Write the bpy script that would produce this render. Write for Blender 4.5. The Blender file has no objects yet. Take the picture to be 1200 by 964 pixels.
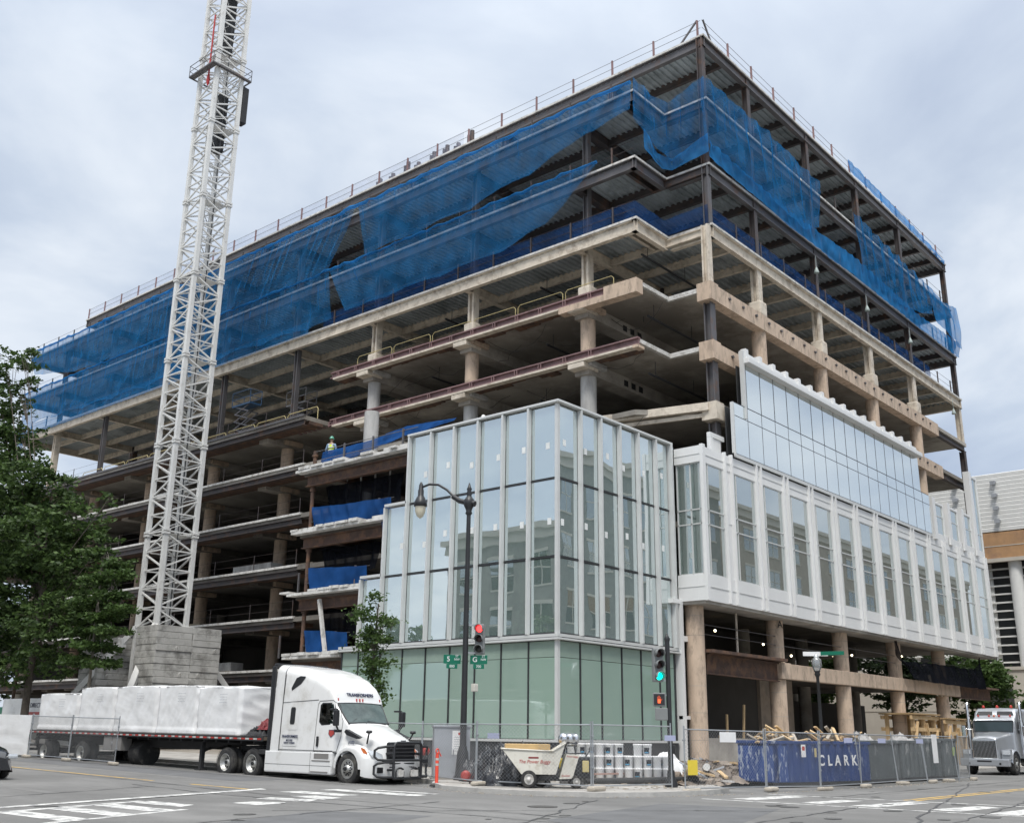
import bpy, bmesh, math, random
import numpy as np
from mathutils import Vector, Matrix, noise
R = math.radians
PI = math.pi
scene = bpy.context.scene
col = scene.collection

# ---------------------------------------------------------------- camera
F_PX = 1232.7996
cam_d = bpy.data.cameras.new('camera')
cam = bpy.data.objects.new('camera', cam_d)
col.objects.link(cam)
cam_d.sensor_width = 36.0
cam_d.lens = 36.0 * F_PX / 1200.0
cam_d.clip_end = 5000
yaw, pit, rol = R(40.68732155), R(17.09404054), R(0.75519901)
f_ = Vector((math.cos(pit)*math.cos(yaw), math.cos(pit)*math.sin(yaw), math.sin(pit)))
r_ = f_.cross(Vector((0, 0, 1))).normalized(); u_ = r_.cross(f_)
r2 = math.cos(rol)*r_ + math.sin(rol)*u_
u2 = -math.sin(rol)*r_ + math.cos(rol)*u_
mw = Matrix.Identity(4)
for i in range(3):
    mw[i][0] = r2[i]; mw[i][1] = u2[i]; mw[i][2] = -f_[i]
mw[2][3] = 1.6
cam.matrix_world = mw
scene.camera = cam

# ---------------------------------------------------------------- world: overcast sky
SUN_EL, SUN_AZ = R(58), R(215)          # azimuth measured from +X towards +Y
w = bpy.data.worlds.new('World'); scene.world = w; w.use_nodes = True
nt = w.node_tree; N = nt.nodes; L = nt.links
N.clear()
out = N.new('ShaderNodeOutputWorld'); bg = N.new('ShaderNodeBackground')
bg.inputs['Strength'].default_value = 0.1
sky = N.new('ShaderNodeTexSky'); sky.sky_type = 'NISHITA'; sky.sun_disc = False
sky.sun_elevation = SUN_EL; sky.sun_rotation = R(90) - SUN_AZ
sky.air_density = 1.0; sky.dust_density = 2.0
tc = N.new('ShaderNodeTexCoord')
sep = N.new('ShaderNodeSeparateXYZ'); L.new(tc.outputs['Generated'], sep.inputs[0])
add = N.new('ShaderNodeMath'); add.operation = 'MAXIMUM'; add.inputs[1].default_value = 0.0
L.new(sep.outputs['Z'], add.inputs[0])
ad2 = N.new('ShaderNodeMath'); ad2.operation = 'ADD'; ad2.inputs[1].default_value = 0.22
L.new(add.outputs[0], ad2.inputs[0])
dx = N.new('ShaderNodeMath'); dx.operation = 'DIVIDE'; L.new(sep.outputs['X'], dx.inputs[0]); L.new(ad2.outputs[0], dx.inputs[1])
dy = N.new('ShaderNodeMath'); dy.operation = 'DIVIDE'; L.new(sep.outputs['Y'], dy.inputs[0]); L.new(ad2.outputs[0], dy.inputs[1])
cmb = N.new('ShaderNodeCombineXYZ'); L.new(dx.outputs[0], cmb.inputs[0]); L.new(dy.outputs[0], cmb.inputs[1])
n1 = N.new('ShaderNodeTexNoise'); n1.inputs['Scale'].default_value = 2.0; n1.inputs['Detail'].default_value = 8; n1.inputs['Roughness'].default_value = 0.52
n1.inputs['Distortion'].default_value = 0.45
L.new(cmb.outputs[0], n1.inputs['Vector'])
n2 = N.new('ShaderNodeTexNoise'); n2.inputs['Scale'].default_value = 0.8; n2.inputs['Detail'].default_value = 5; n2.inputs['Roughness'].default_value = 0.5
mp = N.new('ShaderNodeMapping'); mp.inputs['Location'].default_value = (3.7, 1.9, 0)
L.new(cmb.outputs[0], mp.inputs[0]); L.new(mp.outputs[0], n2.inputs['Vector'])
ramp = N.new('ShaderNodeValToRGB')                # cloud tone: blue-grey bases to pale tops
e = ramp.color_ramp.elements
e[0].position = 0.40; e[0].color = (0.39, 0.465, 0.605, 1)
e[1].position = 0.60; e[1].color = (0.80, 0.85, 0.91, 1)
m_ = e.new(0.5); m_.color = (0.56, 0.635, 0.745, 1)
avg = N.new('ShaderNodeMix'); avg.data_type = 'FLOAT'; avg.inputs[0].default_value = 0.5
L.new(n1.outputs['Fac'], avg.inputs[2]); L.new(n2.outputs['Fac'], avg.inputs[3])
L.new(avg.outputs[0], ramp.inputs['Fac'])
# overcast sky, brighter overhead; zenith boosted out of view to light objects more
zr = N.new('ShaderNodeMapRange'); zr.inputs['From Min'].default_value = 0.0; zr.inputs['From Max'].default_value = 1.0
zr.inputs['To Min'].default_value = 7.0; zr.inputs['To Max'].default_value = 26.0
pw = N.new('ShaderNodeMath'); pw.operation = 'POWER'; pw.inputs[1].default_value = 6.5
L.new(add.outputs[0], pw.inputs[0]); L.new(pw.outputs[0], zr.inputs['Value'])
sc = N.new('ShaderNodeVectorMath'); sc.operation = 'SCALE'
L.new(ramp.outputs['Color'], sc.inputs[0]); L.new(zr.outputs[0], sc.inputs['Scale'])
mx = N.new('ShaderNodeMix'); mx.data_type = 'RGBA'; mx.inputs[0].default_value = 0.9
# the unseen zenith is turned neutral to keep its light from bluing the whites
zn = N.new('ShaderNodeMix'); zn.data_type = 'RGBA'; zn.inputs[7].default_value = (23.0, 22.4, 21.4, 1)
L.new(pw.outputs[0], zn.inputs[0]); L.new(sc.outputs[0], zn.inputs[6])
L.new(sky.outputs['Color'], mx.inputs[6]); L.new(zn.outputs[2], mx.inputs[7])
L.new(mx.outputs[2], bg.inputs['Color']); L.new(bg.outputs[0], out.inputs['Surface'])

# ---------------------------------------------------------------- soft sun behind the cloud
sd = bpy.data.lights.new('sun', 'SUN'); sd.energy = 1.5; sd.angle = R(14); sd.color = (1.0, 0.96, 0.89)
so = bpy.data.objects.new('sun', sd); col.objects.link(so)
sdir = Vector((math.cos(SUN_EL)*math.cos(SUN_AZ), math.cos(SUN_EL)*math.sin(SUN_AZ), math.sin(SUN_EL)))
so.rotation_euler = sdir.to_track_quat('Z', 'Y').to_euler()
vs = scene.view_settings
vs.view_transform = 'Standard'; vs.look = 'None'; vs.gamma = 1; vs.use_curve_mapping = False; vs.exposure = 0.68
scene.render.engine = 'CYCLES'
scene.cycles.max_bounces = 8; scene.cycles.transparent_max_bounces = 24
scene.cycles.diffuse_bounces = 3; scene.cycles.glossy_bounces = 3; scene.cycles.transmission_bounces = 4

# ---------------------------------------------------------------- materials
def mat(name, c, rough=0.7, metal=0.0, var=0.12, scale=1.5, bump=0.0, c2=None, f2=0.5, scale2=None, coat=0.0, bscale=None, stretch=None, spec=None, contrast=0.08):
    """c with tone variation; c2 = second colour in patches (dirt, rust, stain) covering about f2."""
    m = bpy.data.materials.new(name); m.use_nodes = True
    t = m.node_tree; n = t.nodes; l = t.links
    b = n['Principled BSDF']
    b.inputs['Roughness'].default_value = rough; b.inputs['Metallic'].default_value = metal
    if coat: b.inputs['Coat Weight'].default_value = coat; b.inputs['Coat Roughness'].default_value = 0.06
    if spec is not None: b.inputs['Specular IOR Level'].default_value = spec
    tcn = n.new('ShaderNodeTexCoord'); vec = tcn.outputs['Object']
    if stretch:
        mpn = n.new('ShaderNodeMapping'); mpn.inputs['Scale'].default_value = stretch
        l.new(vec, mpn.inputs[0]); vec = mpn.outputs[0]
    a = n.new('ShaderNodeTexNoise'); a.inputs['Scale'].default_value = scale; a.inputs['Detail'].default_value = 7; a.inputs['Roughness'].default_value = 0.62
    l.new(vec, a.inputs['Vector'])
    r = n.new('ShaderNodeValToRGB'); e = r.color_ramp.elements
    e[0].position = 0.3; e[1].position = 0.7
    e[0].color = tuple(max(0, x*(1-var)) for x in c) + (1,); e[1].color = tuple(min(1, x*(1+var)) for x in c) + (1,)
    l.new(a.outputs['Fac'], r.inputs['Fac']); cur = r.outputs['Color']
    if c2:
        a2 = n.new('ShaderNodeTexNoise'); a2.inputs['Scale'].default_value = scale2 or scale*0.6; a2.inputs['Detail'].default_value = 9; a2.inputs['Roughness'].default_value = 0.68
        mp2 = n.new('ShaderNodeMapping'); mp2.inputs['Location'].default_value = (7.3, 2.1, 4.4)
        l.new(vec, mp2.inputs[0]); l.new(mp2.outputs[0], a2.inputs['Vector'])
        r2_ = n.new('ShaderNodeValToRGB'); e2 = r2_.color_ramp.elements
        th = 0.5 + (0.5 - f2)*0.42
        e2[0].position = th - contrast; e2[1].position = th + contrast
        l.new(a2.outputs['Fac'], r2_.inputs['Fac'])
        mxn = n.new('ShaderNodeMix'); mxn.data_type = 'RGBA'
        l.new(r2_.outputs['Color'], mxn.inputs[0]); l.new(cur, mxn.inputs[6]); mxn.inputs[7].default_value = tuple(c2) + (1,)
        cur = mxn.outputs[2]
    l.new(cur, b.inputs['Base Color'])
    if bump:
        a3 = n.new('ShaderNodeTexNoise'); a3.inputs['Scale'].default_value = bscale or scale*8; a3.inputs['Detail'].default_value = 5
        l.new(vec, a3.inputs['Vector'])
        bp = n.new('ShaderNodeBump'); bp.inputs['Strength'].default_value = bump; bp.inputs['Distance'].default_value = 0.05
        l.new(a3.outputs['Fac'], bp.inputs['Height']); l.new(bp.outputs[0], b.inputs['Normal'])
    return m

def mat_glass(name, tint, refl=0.35, rough=0.02, wav=0.0, scatter=0.0, scol=(0.6, 0.7, 0.65)):
    """architectural glass: tinted see-through plus mirror reflection rising at grazing angles."""
    m = bpy.data.materials.new(name); m.use_nodes = True
    t = m.node_tree; n = t.nodes; l = t.links; n.clear()
    o = n.new('ShaderNodeOutputMaterial')
    tr = n.new('ShaderNodeBsdfTransparent'); tr.inputs[0].default_value = tuple(tint) + (1,)
    gl = n.new('ShaderNodeBsdfGlossy'); gl.inputs['Roughness'].default_value = rough; gl.inputs['Color'].default_value = (0.93, 0.97, 0.98, 1)
    fr = n.new('ShaderNodeFresnel'); fr.inputs['IOR'].default_value = 1.55
    ma = n.new('ShaderNodeMath'); ma.operation = 'MULTIPLY_ADD'; ma.inputs[1].default_value = 1.0 - refl; ma.inputs[2].default_value = refl
    l.new(fr.outputs[0], ma.inputs[0])
    cl = n.new('ShaderNodeClamp'); l.new(ma.outputs[0], cl.inputs[0])
    ms = n.new('ShaderNodeMixShader'); l.new(cl.outputs[0], ms.inputs[0])
    base = tr.outputs[0]
    if scatter:
        df = n.new('ShaderNodeBsdfDiffuse'); df.inputs[0].default_value = tuple(scol) + (1,)
        m2 = n.new('ShaderNodeMixShader'); m2.inputs[0].default_value = scatter
        l.new(tr.outputs[0], m2.inputs[1]); l.new(df.outputs[0], m2.inputs[2]); base = m2.outputs[0]
    l.new(base, ms.inputs[1]); l.new(gl.outputs[0], ms.inputs[2])
    if wav:
        tcn = n.new('ShaderNodeTexCoord'); a = n.new('ShaderNodeTexNoise'); a.inputs['Scale'].default_value = 0.5; a.inputs['Detail'].default_value = 1
        l.new(tcn.outputs['Object'], a.inputs['Vector'])
        bp = n.new('ShaderNodeBump'); bp.inputs['Strength'].default_value = wav; bp.inputs['Distance'].default_value = 0.05
        l.new(a.outputs['Fac'], bp.inputs['Height']); l.new(bp.outputs[0], gl.inputs['Normal'])
    l.new(ms.outputs[0], o.inputs['Surface'])
    return m

def mat_net(name, c, cover=0.55, trans=0.35, edge=0.35, scale=(1, 1, 1)):
    """woven debris netting: part see-through, part coloured thread, denser where seen edge-on."""
    m = bpy.data.materials.new(name); m.use_nodes = True
    t = m.node_tree; n = t.nodes; l = t.links; n.clear()
    o = n.new('ShaderNodeOutputMaterial')
    tr = n.new('ShaderNodeBsdfTransparent'); df = n.new('ShaderNodeBsdfDiffuse'); tl = n.new('ShaderNodeBsdfTranslucent')
    tcn = n.new('ShaderNodeTexCoord'); a = n.new('ShaderNodeTexNoise'); a.inputs['Scale'].default_value = 0.9; a.inputs['Detail'].default_value = 5
    l.new(tcn.outputs['Object'], a.inputs['Vector'])
    r = n.new('ShaderNodeValToRGB'); e = r.color_ramp.elements
    e[0].position = 0.3; e[0].color = tuple(x*0.75 for x in c) + (1,); e[1].position = 0.72; e[1].color = tuple(min(1, x*1.25) for x in c) + (1,)
    l.new(a.outputs['Fac'], r.inputs[0]); l.new(r.outputs[0], df.inputs[0]); l.new(r.outputs[0], tl.inputs[0])
    m1 = n.new('ShaderNodeMixShader'); m1.inputs[0].default_value = trans
    l.new(df.outputs[0], m1.inputs[1]); l.new(tl.outputs[0], m1.inputs[2])
    lw = n.new('ShaderNodeLayerWeight'); lw.inputs['Blend'].default_value = 0.45
    ma = n.new('ShaderNodeMath'); ma.operation = 'MULTIPLY_ADD'; ma.inputs[1].default_value = edge; ma.inputs[2].default_value = cover
    l.new(lw.outputs['Facing'], ma.inputs[0])
    mb = n.new('ShaderNodeMath'); mb.operation = 'MULTIPLY_ADD'; mb.inputs[1].default_value = 0.25; mb.inputs[2].default_value = -0.12
    l.new(a.outputs['Fac'], mb.inputs[0])
    mc = n.new('ShaderNodeMath'); mc.operation = 'ADD'; mc.use_clamp = True; l.new(ma.outputs[0], mc.inputs[0]); l.new(mb.outputs[0], mc.inputs[1])
    m2 = n.new('ShaderNodeMixShader'); l.new(mc.outputs[0], m2.inputs[0]); l.new(tr.outputs[0], m2.inputs[1]); l.new(m1.outputs[0], m2.inputs[2])
    l.new(m2.outputs[0], o.inputs['Surface'])
    return m

def mat_emit(name, c, s):
    m = bpy.data.materials.new(name); m.use_nodes = True
    b = m.node_tree.nodes['Principled BSDF']
    b.inputs['Base Color'].default_value = tuple(c) + (1,); b.inputs['Emission Color'].default_value = tuple(c) + (1,)
    b.inputs['Emission Strength'].default_value = s
    return m

def mat_leaf(name, c, var=0.35):
    m = bpy.data.materials.new(name); m.use_nodes = True
    t = m.node_tree; n = t.nodes; l = t.links; b = n['Principled BSDF']
    b.inputs['Roughness'].default_value = 0.55; b.inputs['Specular IOR Level'].default_value = 0.3
    g = n.new('ShaderNodeNewGeometry'); r = n.new('ShaderNodeValToRGB'); e = r.color_ramp.elements
    e[0].color = tuple(x*(1-var) for x in c) + (1,); e[1].color = (c[0]*(1+var*1.5), c[1]*(1+var), c[2]*(1+var*.5), 1)
    l.new(g.outputs['Random Per Island'], r.inputs[0]); l.new(r.outputs[0], b.inputs['Base Color'])
    tl = n.new('ShaderNodeBsdfTranslucent'); l.new(r.outputs[0], tl.inputs[0])
    ms = n.new('ShaderNodeMixShader'); ms.inputs[0].default_value = 0.3
    l.new(b.outputs[0], ms.inputs[1]); l.new(tl.outputs[0], ms.inputs[2])
    l.new(ms.outputs[0], n['Material Output'].inputs['Surface'])
    return m

# ---------------------------------------------------------------- mesh builder
class MB:
    def __init__(s): s.v = []; s.f = []; s.smooth = []
    def add(s, vs, fs, sm=False):
        o = len(s.v); s.v += [tuple(v) for v in vs]
        for f in fs: s.f.append(tuple(i+o for i in f)); s.smooth.append(sm)
    def box(s, x0, x1, y0, y1, z0, z1):
        if x0 > x1: x0, x1 = x1, x0
        if y0 > y1: y0, y1 = y1, y0
        if z0 > z1: z0, z1 = z1, z0
        s.add([(x0,y0,z0),(x1,y0,z0),(x1,y1,z0),(x0,y1,z0),(x0,y0,z1),(x1,y0,z1),(x1,y1,z1),(x0,y1,z1)],
              [(0,3,2,1),(4,5,6,7),(0,1,5,4),(1,2,6,5),(2,3,7,6),(3,0,4,7)])
        return s
    def bev(s, x0, x1, y0, y1, z0, z1, b=0.02):
        """box with bevelled edges"""
        if x0 > x1: x0, x1 = x1, x0
        if y0 > y1: y0, y1 = y1, y0
        if z0 > z1: z0, z1 = z1, z0
        bm = bmesh.new(); bmesh.ops.create_cube(bm, size=1)
        for v in bm.verts:
            v.co = Vector(((x0+x1)/2+v.co.x*(x1-x0), (y0+y1)/2+v.co.y*(y1-y0), (z0+z1)/2+v.co.z*(z1-z0)))
        b = min(b, (x1-x0)*.45, (y1-y0)*.45, (z1-z0)*.45)
        bmesh.ops.bevel(bm, geom=list(bm.edges), offset=b, segments=2, affect='EDGES', profile=0.6)
        bm.verts.index_update(); s.add([v.co.copy() for v in bm.verts], [[v.index for v in f.verts] for f in bm.faces]); bm.free()
        return s
    def frame(s, a, b, up=(0, 0, 1)):
        a = Vector(a); b = Vector(b); d = (b-a).normalized(); up = Vector(up)
        if abs(d.dot(up)) > 0.99: up = Vector((1, 0, 0)) if abs(d.x) < 0.9 else Vector((0, 1, 0))
        x = d.cross(up).normalized(); y = x.cross(d).normalized()
        return a, b, x, y
    def bar(s, a, b, w, h=None, up=(0, 0, 1)):
        h = h or w; a, b, x, y = s.frame(a, b, up)
        vs = [p + x*(w/2*i) + y*(h/2*j) for p in (a, b) for i, j in ((-1,-1),(1,-1),(1,1),(-1,1))]
        s.add(vs, [(0,1,2,3),(7,6,5,4),(0,4,5,1),(1,5,6,2),(2,6,7,3),(3,7,4,0)]); return s
    def cyl(s, a, b, r, r2=None, n=12, caps=True):
        r2 = r if r2 is None else r2; a, b, x, y = s.frame(a, b)
        vs = []
        for p, q in ((a, r), (b, r2)):
            for k in range(n):
                t = 2*PI*k/n; vs.append(p + x*(q*math.cos(t)) + y*(q*math.sin(t)))
        s.add(vs, [(k, (k+1) % n, n+(k+1) % n, n+k) for k in range(n)], True)
        if caps: s.add(vs, [tuple(range(n-1, -1, -1)), tuple(range(n, 2*n))])
        return s
    def tube(s, pts, r, n=8, closed=False):
        pts = [Vector(p) for p in pts]; rings = []
        m = len(pts); px = None
        rr = r if isinstance(r, (list, tuple)) else [r]*m
        for i, p in enumerate(pts):
            if closed: d = pts[(i+1) % m] - pts[i-1]
            else: d = pts[min(i+1, m-1)] - pts[max(i-1, 0)]
            d.normalize()
            if px is None:
                up = Vector((0, 0, 1)) if abs(d.z) < 0.95 else Vector((1, 0, 0)); px = d.cross(up).normalized()
            else:
                px = (px - d*px.dot(d)); px.normalize()
            py = px.cross(d)
            rings.append([p + px*(rr[i]*math.cos(2*PI*k/n)) + py*(rr[i]*math.sin(2*PI*k/n)) for k in range(n)])
        vs = [v for q in rings for v in q]; fs = []
        for i in range(m if closed else m-1):
            j = (i+1) % m
            for k in range(n): fs.append((i*n+k, i*n+(k+1) % n, j*n+(k+1) % n, j*n+k))
        s.add(vs, fs, True)
        if not closed: s.add(vs, [tuple(range(n-1, -1, -1)), tuple(range((m-1)*n, m*n))])
        return s
    def lathe(s, prof, c=(0, 0, 0), n=16, axis='z', sm=True):
        vs = []
        for r, z in prof:
            for k in range(n):
                t = 2*PI*k/n; a, b = r*math.cos(t), r*math.sin(t)
                p = (a, b, z) if axis == 'z' else ((z, a, b) if axis == 'x' else (a, z, b))
                vs.append((p[0]+c[0], p[1]+c[1], p[2]+c[2]))
        m = len(prof)
        s.add(vs, [(i*n+k, i*n+(k+1) % n, (i+1)*n+(k+1) % n, (i+1)*n+k) for i in range(m-1) for k in range(n)], sm)
        s.add(vs, [tuple(range(n-1, -1, -1)), tuple(range((m-1)*n, m*n))]); return s
    def prism(s, poly, axis, a, b):
        """extrude a 2-D outline along an axis; poly coords are the two other axes in order"""
        n = len(poly); vs = []
        for t in (a, b):
            for u, v in poly:
                vs.append((t, u, v) if axis == 'x' else ((u, t, v) if axis == 'y' else (u, v, t)))
        s.add(vs, [tuple(range(n)), tuple(range(2*n-1, n-1, -1))] + [(i, (i+1) % n, n+(i+1) % n, n+i) for i in range(n)]); return s
    def ibeam(s, a, b, d=0.5, w=0.25, t=0.03, up=(0, 0, 1)):
        """rolled steel section: two flanges and a web; a-b is the top-flange centre line"""
        a, b, x, y = s.frame(a, b, up)
        for u0, u1, v0, v1 in ((-w/2, w/2, -t, 0), (-w/2, w/2, -d, -d+t), (-t/2, t/2, -d+t, -t)):
            vs = [p + x*u + y*v for p in (a, b) for u, v in ((u0,v0),(u1,v0),(u1,v1),(u0,v1))]
            s.add(vs, [(0,1,2,3),(7,6,5,4),(0,4,5,1),(1,5,6,2),(2,6,7,3),(3,7,4,0)])
        return s
    def hcol(s, x, y, z0, z1, d=0.4, w=0.4, t=0.05):
        """upright H section"""
        s.box(x-w/2, x+w/2, y-d/2, y-d/2+t, z0, z1); s.box(x-w/2, x+w/2, y+d/2-t, y+d/2, z0, z1); s.box(x-t/2, x+t/2, y-d/2+t, y+d/2-t, z0, z1); return s
    def quad(s, a, b, c, d): s.add([a, b, c, d], [(0, 1, 2, 3)]); return s
    def grid(s, P, sm=True):
        m, n = len(P), len(P[0]); s.add([v for r in P for v in r], [(i*n+j, i*n+j+1, (i+1)*n+j+1, (i+1)*n+j) for i in range(m-1) for j in range(n-1)], sm); return s
    def xf(s, M, start=0):
        for i in range(start, len(s.v)): s.v[i] = tuple(M @ Vector(s.v[i]))
        return s
    def build(s, name, m, parent=None, fix=True, solid=0):
        me = bpy.data.meshes.new(name); me.from_pydata([tuple(v) for v in s.v], [], s.f)
        me.polygons.foreach_set('use_smooth', s.smooth)
        if fix:
            bm = bmesh.new(); bm.from_mesh(me); bmesh.ops.recalc_face_normals(bm, faces=bm.faces); bm.to_mesh(me); bm.free()
        me.materials.append(m); me.update()
        o = bpy.data.objects.new(name, me); col.objects.link(o)
        if parent is not None: o.parent = parent
        if solid:
            md = o.modifiers.new('solid', 'SOLIDIFY'); md.thickness = solid; md.offset = 0
        return o

def empty(name, loc=(0, 0, 0), rz=0.0, label=None, cat=None, group=None, kind=None, rx=0.0, ry=0.0):
    o = bpy.data.objects.new(name, None); col.objects.link(o); o.empty_display_size = 0.3
    o.location = loc; o.rotation_euler = (rx, ry, rz); return tag(o, label, cat, group, kind)
def tag(o, label=None, cat=None, group=None, kind=None):
    if label: o['label'] = label
    if cat: o['category'] = cat
    if group: o['group'] = group
    if kind: o['kind'] = kind
    return o
def copy_tree(o, parent=None):
    c = o.copy(); col.objects.link(c)
    if parent is not None: c.parent = parent
    for ch in list(o.children): copy_tree(ch, c)
    return c
def text(name, s, size, M, m, parent=None, ext=0.004, align='CENTER', space=1.0, shear=0.0, bold=0.0):
    cu = bpy.data.curves.new(name, 'FONT'); cu.body = s; cu.size = size; cu.align_x = align; cu.align_y = 'CENTER'
    cu.extrude = ext; cu.space_character = space; cu.shear = shear; cu.offset = bold
    o = bpy.data.objects.new(name, cu); col.objects.link(o)
    dg = bpy.context.evaluated_depsgraph_get(); me = bpy.data.meshes.new_from_object(o.evaluated_get(dg))
    bpy.data.objects.remove(o); bpy.data.curves.remove(cu)
    me.transform(M); me.materials.clear(); me.materials.append(m)
    o = bpy.data.objects.new(name, me); col.objects.link(o)
    if parent is not None: o.parent = parent
    return o
def face_M(origin, right, up):
    """matrix whose local x is right, local y is up"""
    r = Vector(right).normalized(); u = Vector(up).normalized(); n = r.cross(u)
    M = Matrix.Identity(4)
    for i in range(3): M[i][0] = r[i]; M[i][1] = u[i]; M[i][2] = n[i]; M[i][3] = origin[i]
    return M
def gz(x, y):
    """height of the street: level round the crossing, rising slowly up the side street"""
    return 0.0 if y < 25 else 0.016*(y-25)
rnd = random.Random(7)

# ================================================================= SETTING: ground, roads, kerbs, markings
asph = mat('asphalt', (0.185, 0.183, 0.178), 0.88, var=0.22, scale=0.45, bump=0.35, bscale=55, c2=(0.125, 0.124, 0.12), f2=0.45, scale2=0.22, contrast=0.12, stretch=(1.0, .55, 1.0))
m_pave = mat('pavement_concrete', (0.40, 0.385, 0.36), 0.9, var=0.13, scale=1.2, bump=0.2, c2=(0.27, 0.255, 0.235), f2=0.45, scale2=0.6)
m_kerb = mat('kerb_granite', (0.42, 0.41, 0.39), 0.85, var=0.15, scale=2.5, bump=0.2)
m_dirt = mat('lot_dirt', (0.25, 0.22, 0.185), 0.95, var=0.3, scale=1.3, bump=0.6, c2=(0.33, 0.31, 0.28), f2=0.4)
m_grass = mat('far_ground', (0.20, 0.20, 0.185), 0.95, var=0.2, scale=0.05)
m_paint = mat('road_paint_white', (0.58, 0.58, 0.56), 0.75, var=0.08, scale=3, c2=(0.25, 0.25, 0.25), f2=0.42, scale2=3.2, contrast=0.035)
m_pyel = mat('road_paint_yellow', (0.55, 0.36, 0.10), 0.75, var=0.1, scale=3, c2=(0.22, 0.19, 0.15), f2=0.38, scale2=2.2)
m_seal = mat('tar_seal', (0.06, 0.06, 0.062), 0.6, var=0.1)
m_patch = mat('road_patch', (0.12, 0.122, 0.125), 0.92, var=0.18, scale=1, bump=0.2, bscale=50)

def draped(name, poly, m, dz, kind='structure', parent=None, step=4.0, label=None):
    """flat polygon laid on the road surface"""
    me = bpy.data.meshes.new(name); bm = bmesh.new()
    vs = [bm.verts.new((x, y, 0)) for x, y in poly]; bm.faces.new(vs)
    # cut where the slope begins so that it bends with the road
    bmesh.ops.bisect_plane(bm, geom=bm.verts[:]+bm.edges[:]+bm.faces[:], plane_co=(0, 25, 0), plane_no=(0, 1, 0))
    for v in bm.verts: v.co.z = gz(v.co.x, v.co.y) + dz
    bmesh.ops.recalc_face_normals(bm, faces=bm.faces)
    for f in bm.faces:
        if f.normal.z < 0: f.normal_flip()
    bm.to_mesh(me); bm.free(); me.materials.append(m)
    o = bpy.data.objects.new(name, me); col.objects.link(o)
    if kind: o['kind'] = kind
    if label: o['label'] = label
    if parent: o.parent = parent
    return o

g = MB()
g.add([(-1500, -1500, -0.03), (1500, -1500, -0.03), (1500, 25, -0.03), (-1500, 25, -0.03), (1500, 1500, gz(0, 1500)-0.03), (-1500, 1500, gz(0, 1500)-0.03)], [(0, 1, 2, 3), (3, 2, 4, 5)])
tag(g.build('ground', m_grass), kind='structure')
draped('road', [(-80, -6), (200, -6), (200, 24), (32, 24), (32, 300), (-80, 300)], asph, 0.0)
# raised lot + pavement with a granite kerb
kerb = [(26.9, 220), (26.9, 27.2), (26.6, 26.0), (25.6, 25.2), (24.4, 23.6), (23.95, 21.6), (24.15, 19.7), (24.95, 18.2), (26.4, 17.3), (28.7, 16.95), (30.5, 17.2), (32.0, 18.6), (33.0, 20.3), (34.5, 20.9), (200, 20.9)]
def strip(name, line, w, h, m, kind='structure'):
    a = MB(); n = len(line)
    L2 = []
    for i, p in enumerate(line):
        q0 = Vector(line[max(i-1, 0)]); q1 = Vector(line[min(i+1, n-1)]); d = (q1-q0).normalized(); nn = Vector((-d.y, d.x))
        L2.append((p[0]+nn.x*w, p[1]+nn.y*w))
    vs = []
    for (x, y), (x2, y2) in zip(line, L2):
        vs += [(x, y, gz(x, y)-0.05), (x, y, gz(x, y)+h), (x2, y2, gz(x2, y2)+h), (x2, y2, gz(x2, y2)-0.05)]
    fs = []
    for i in range(n-1):
        for k in range(3): fs.append((i*4+k, i*4+k+1, (i+1)*4+k+1, (i+1)*4+k))
    a.add(vs, fs); return tag(a.build(name, m), kind=kind), L2
ln = []
for i in range(len(kerb)-1):
    ln.append(kerb[i])
    if i == 0: ln += [(26.9, 120), (26.9, 60)]
_, inner = strip('kerb', [kerb[0], (26.9, 25+100), (26.9, 60)] + kerb[1:], 0.16, 0.13, m_kerb)
draped('pavement', inner + [(200, 26.0), (60, 26.0), (33.4, 24.4), (33.0, 26.2), (33.0, 220)], m_pave, 0.128)
draped('building_lot', [(33.0, 220), (33.0, 26.2), (33.4, 24.4), (60, 26.0), (200, 26.0), (200, 220)], m_dirt, 0.124)
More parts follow.
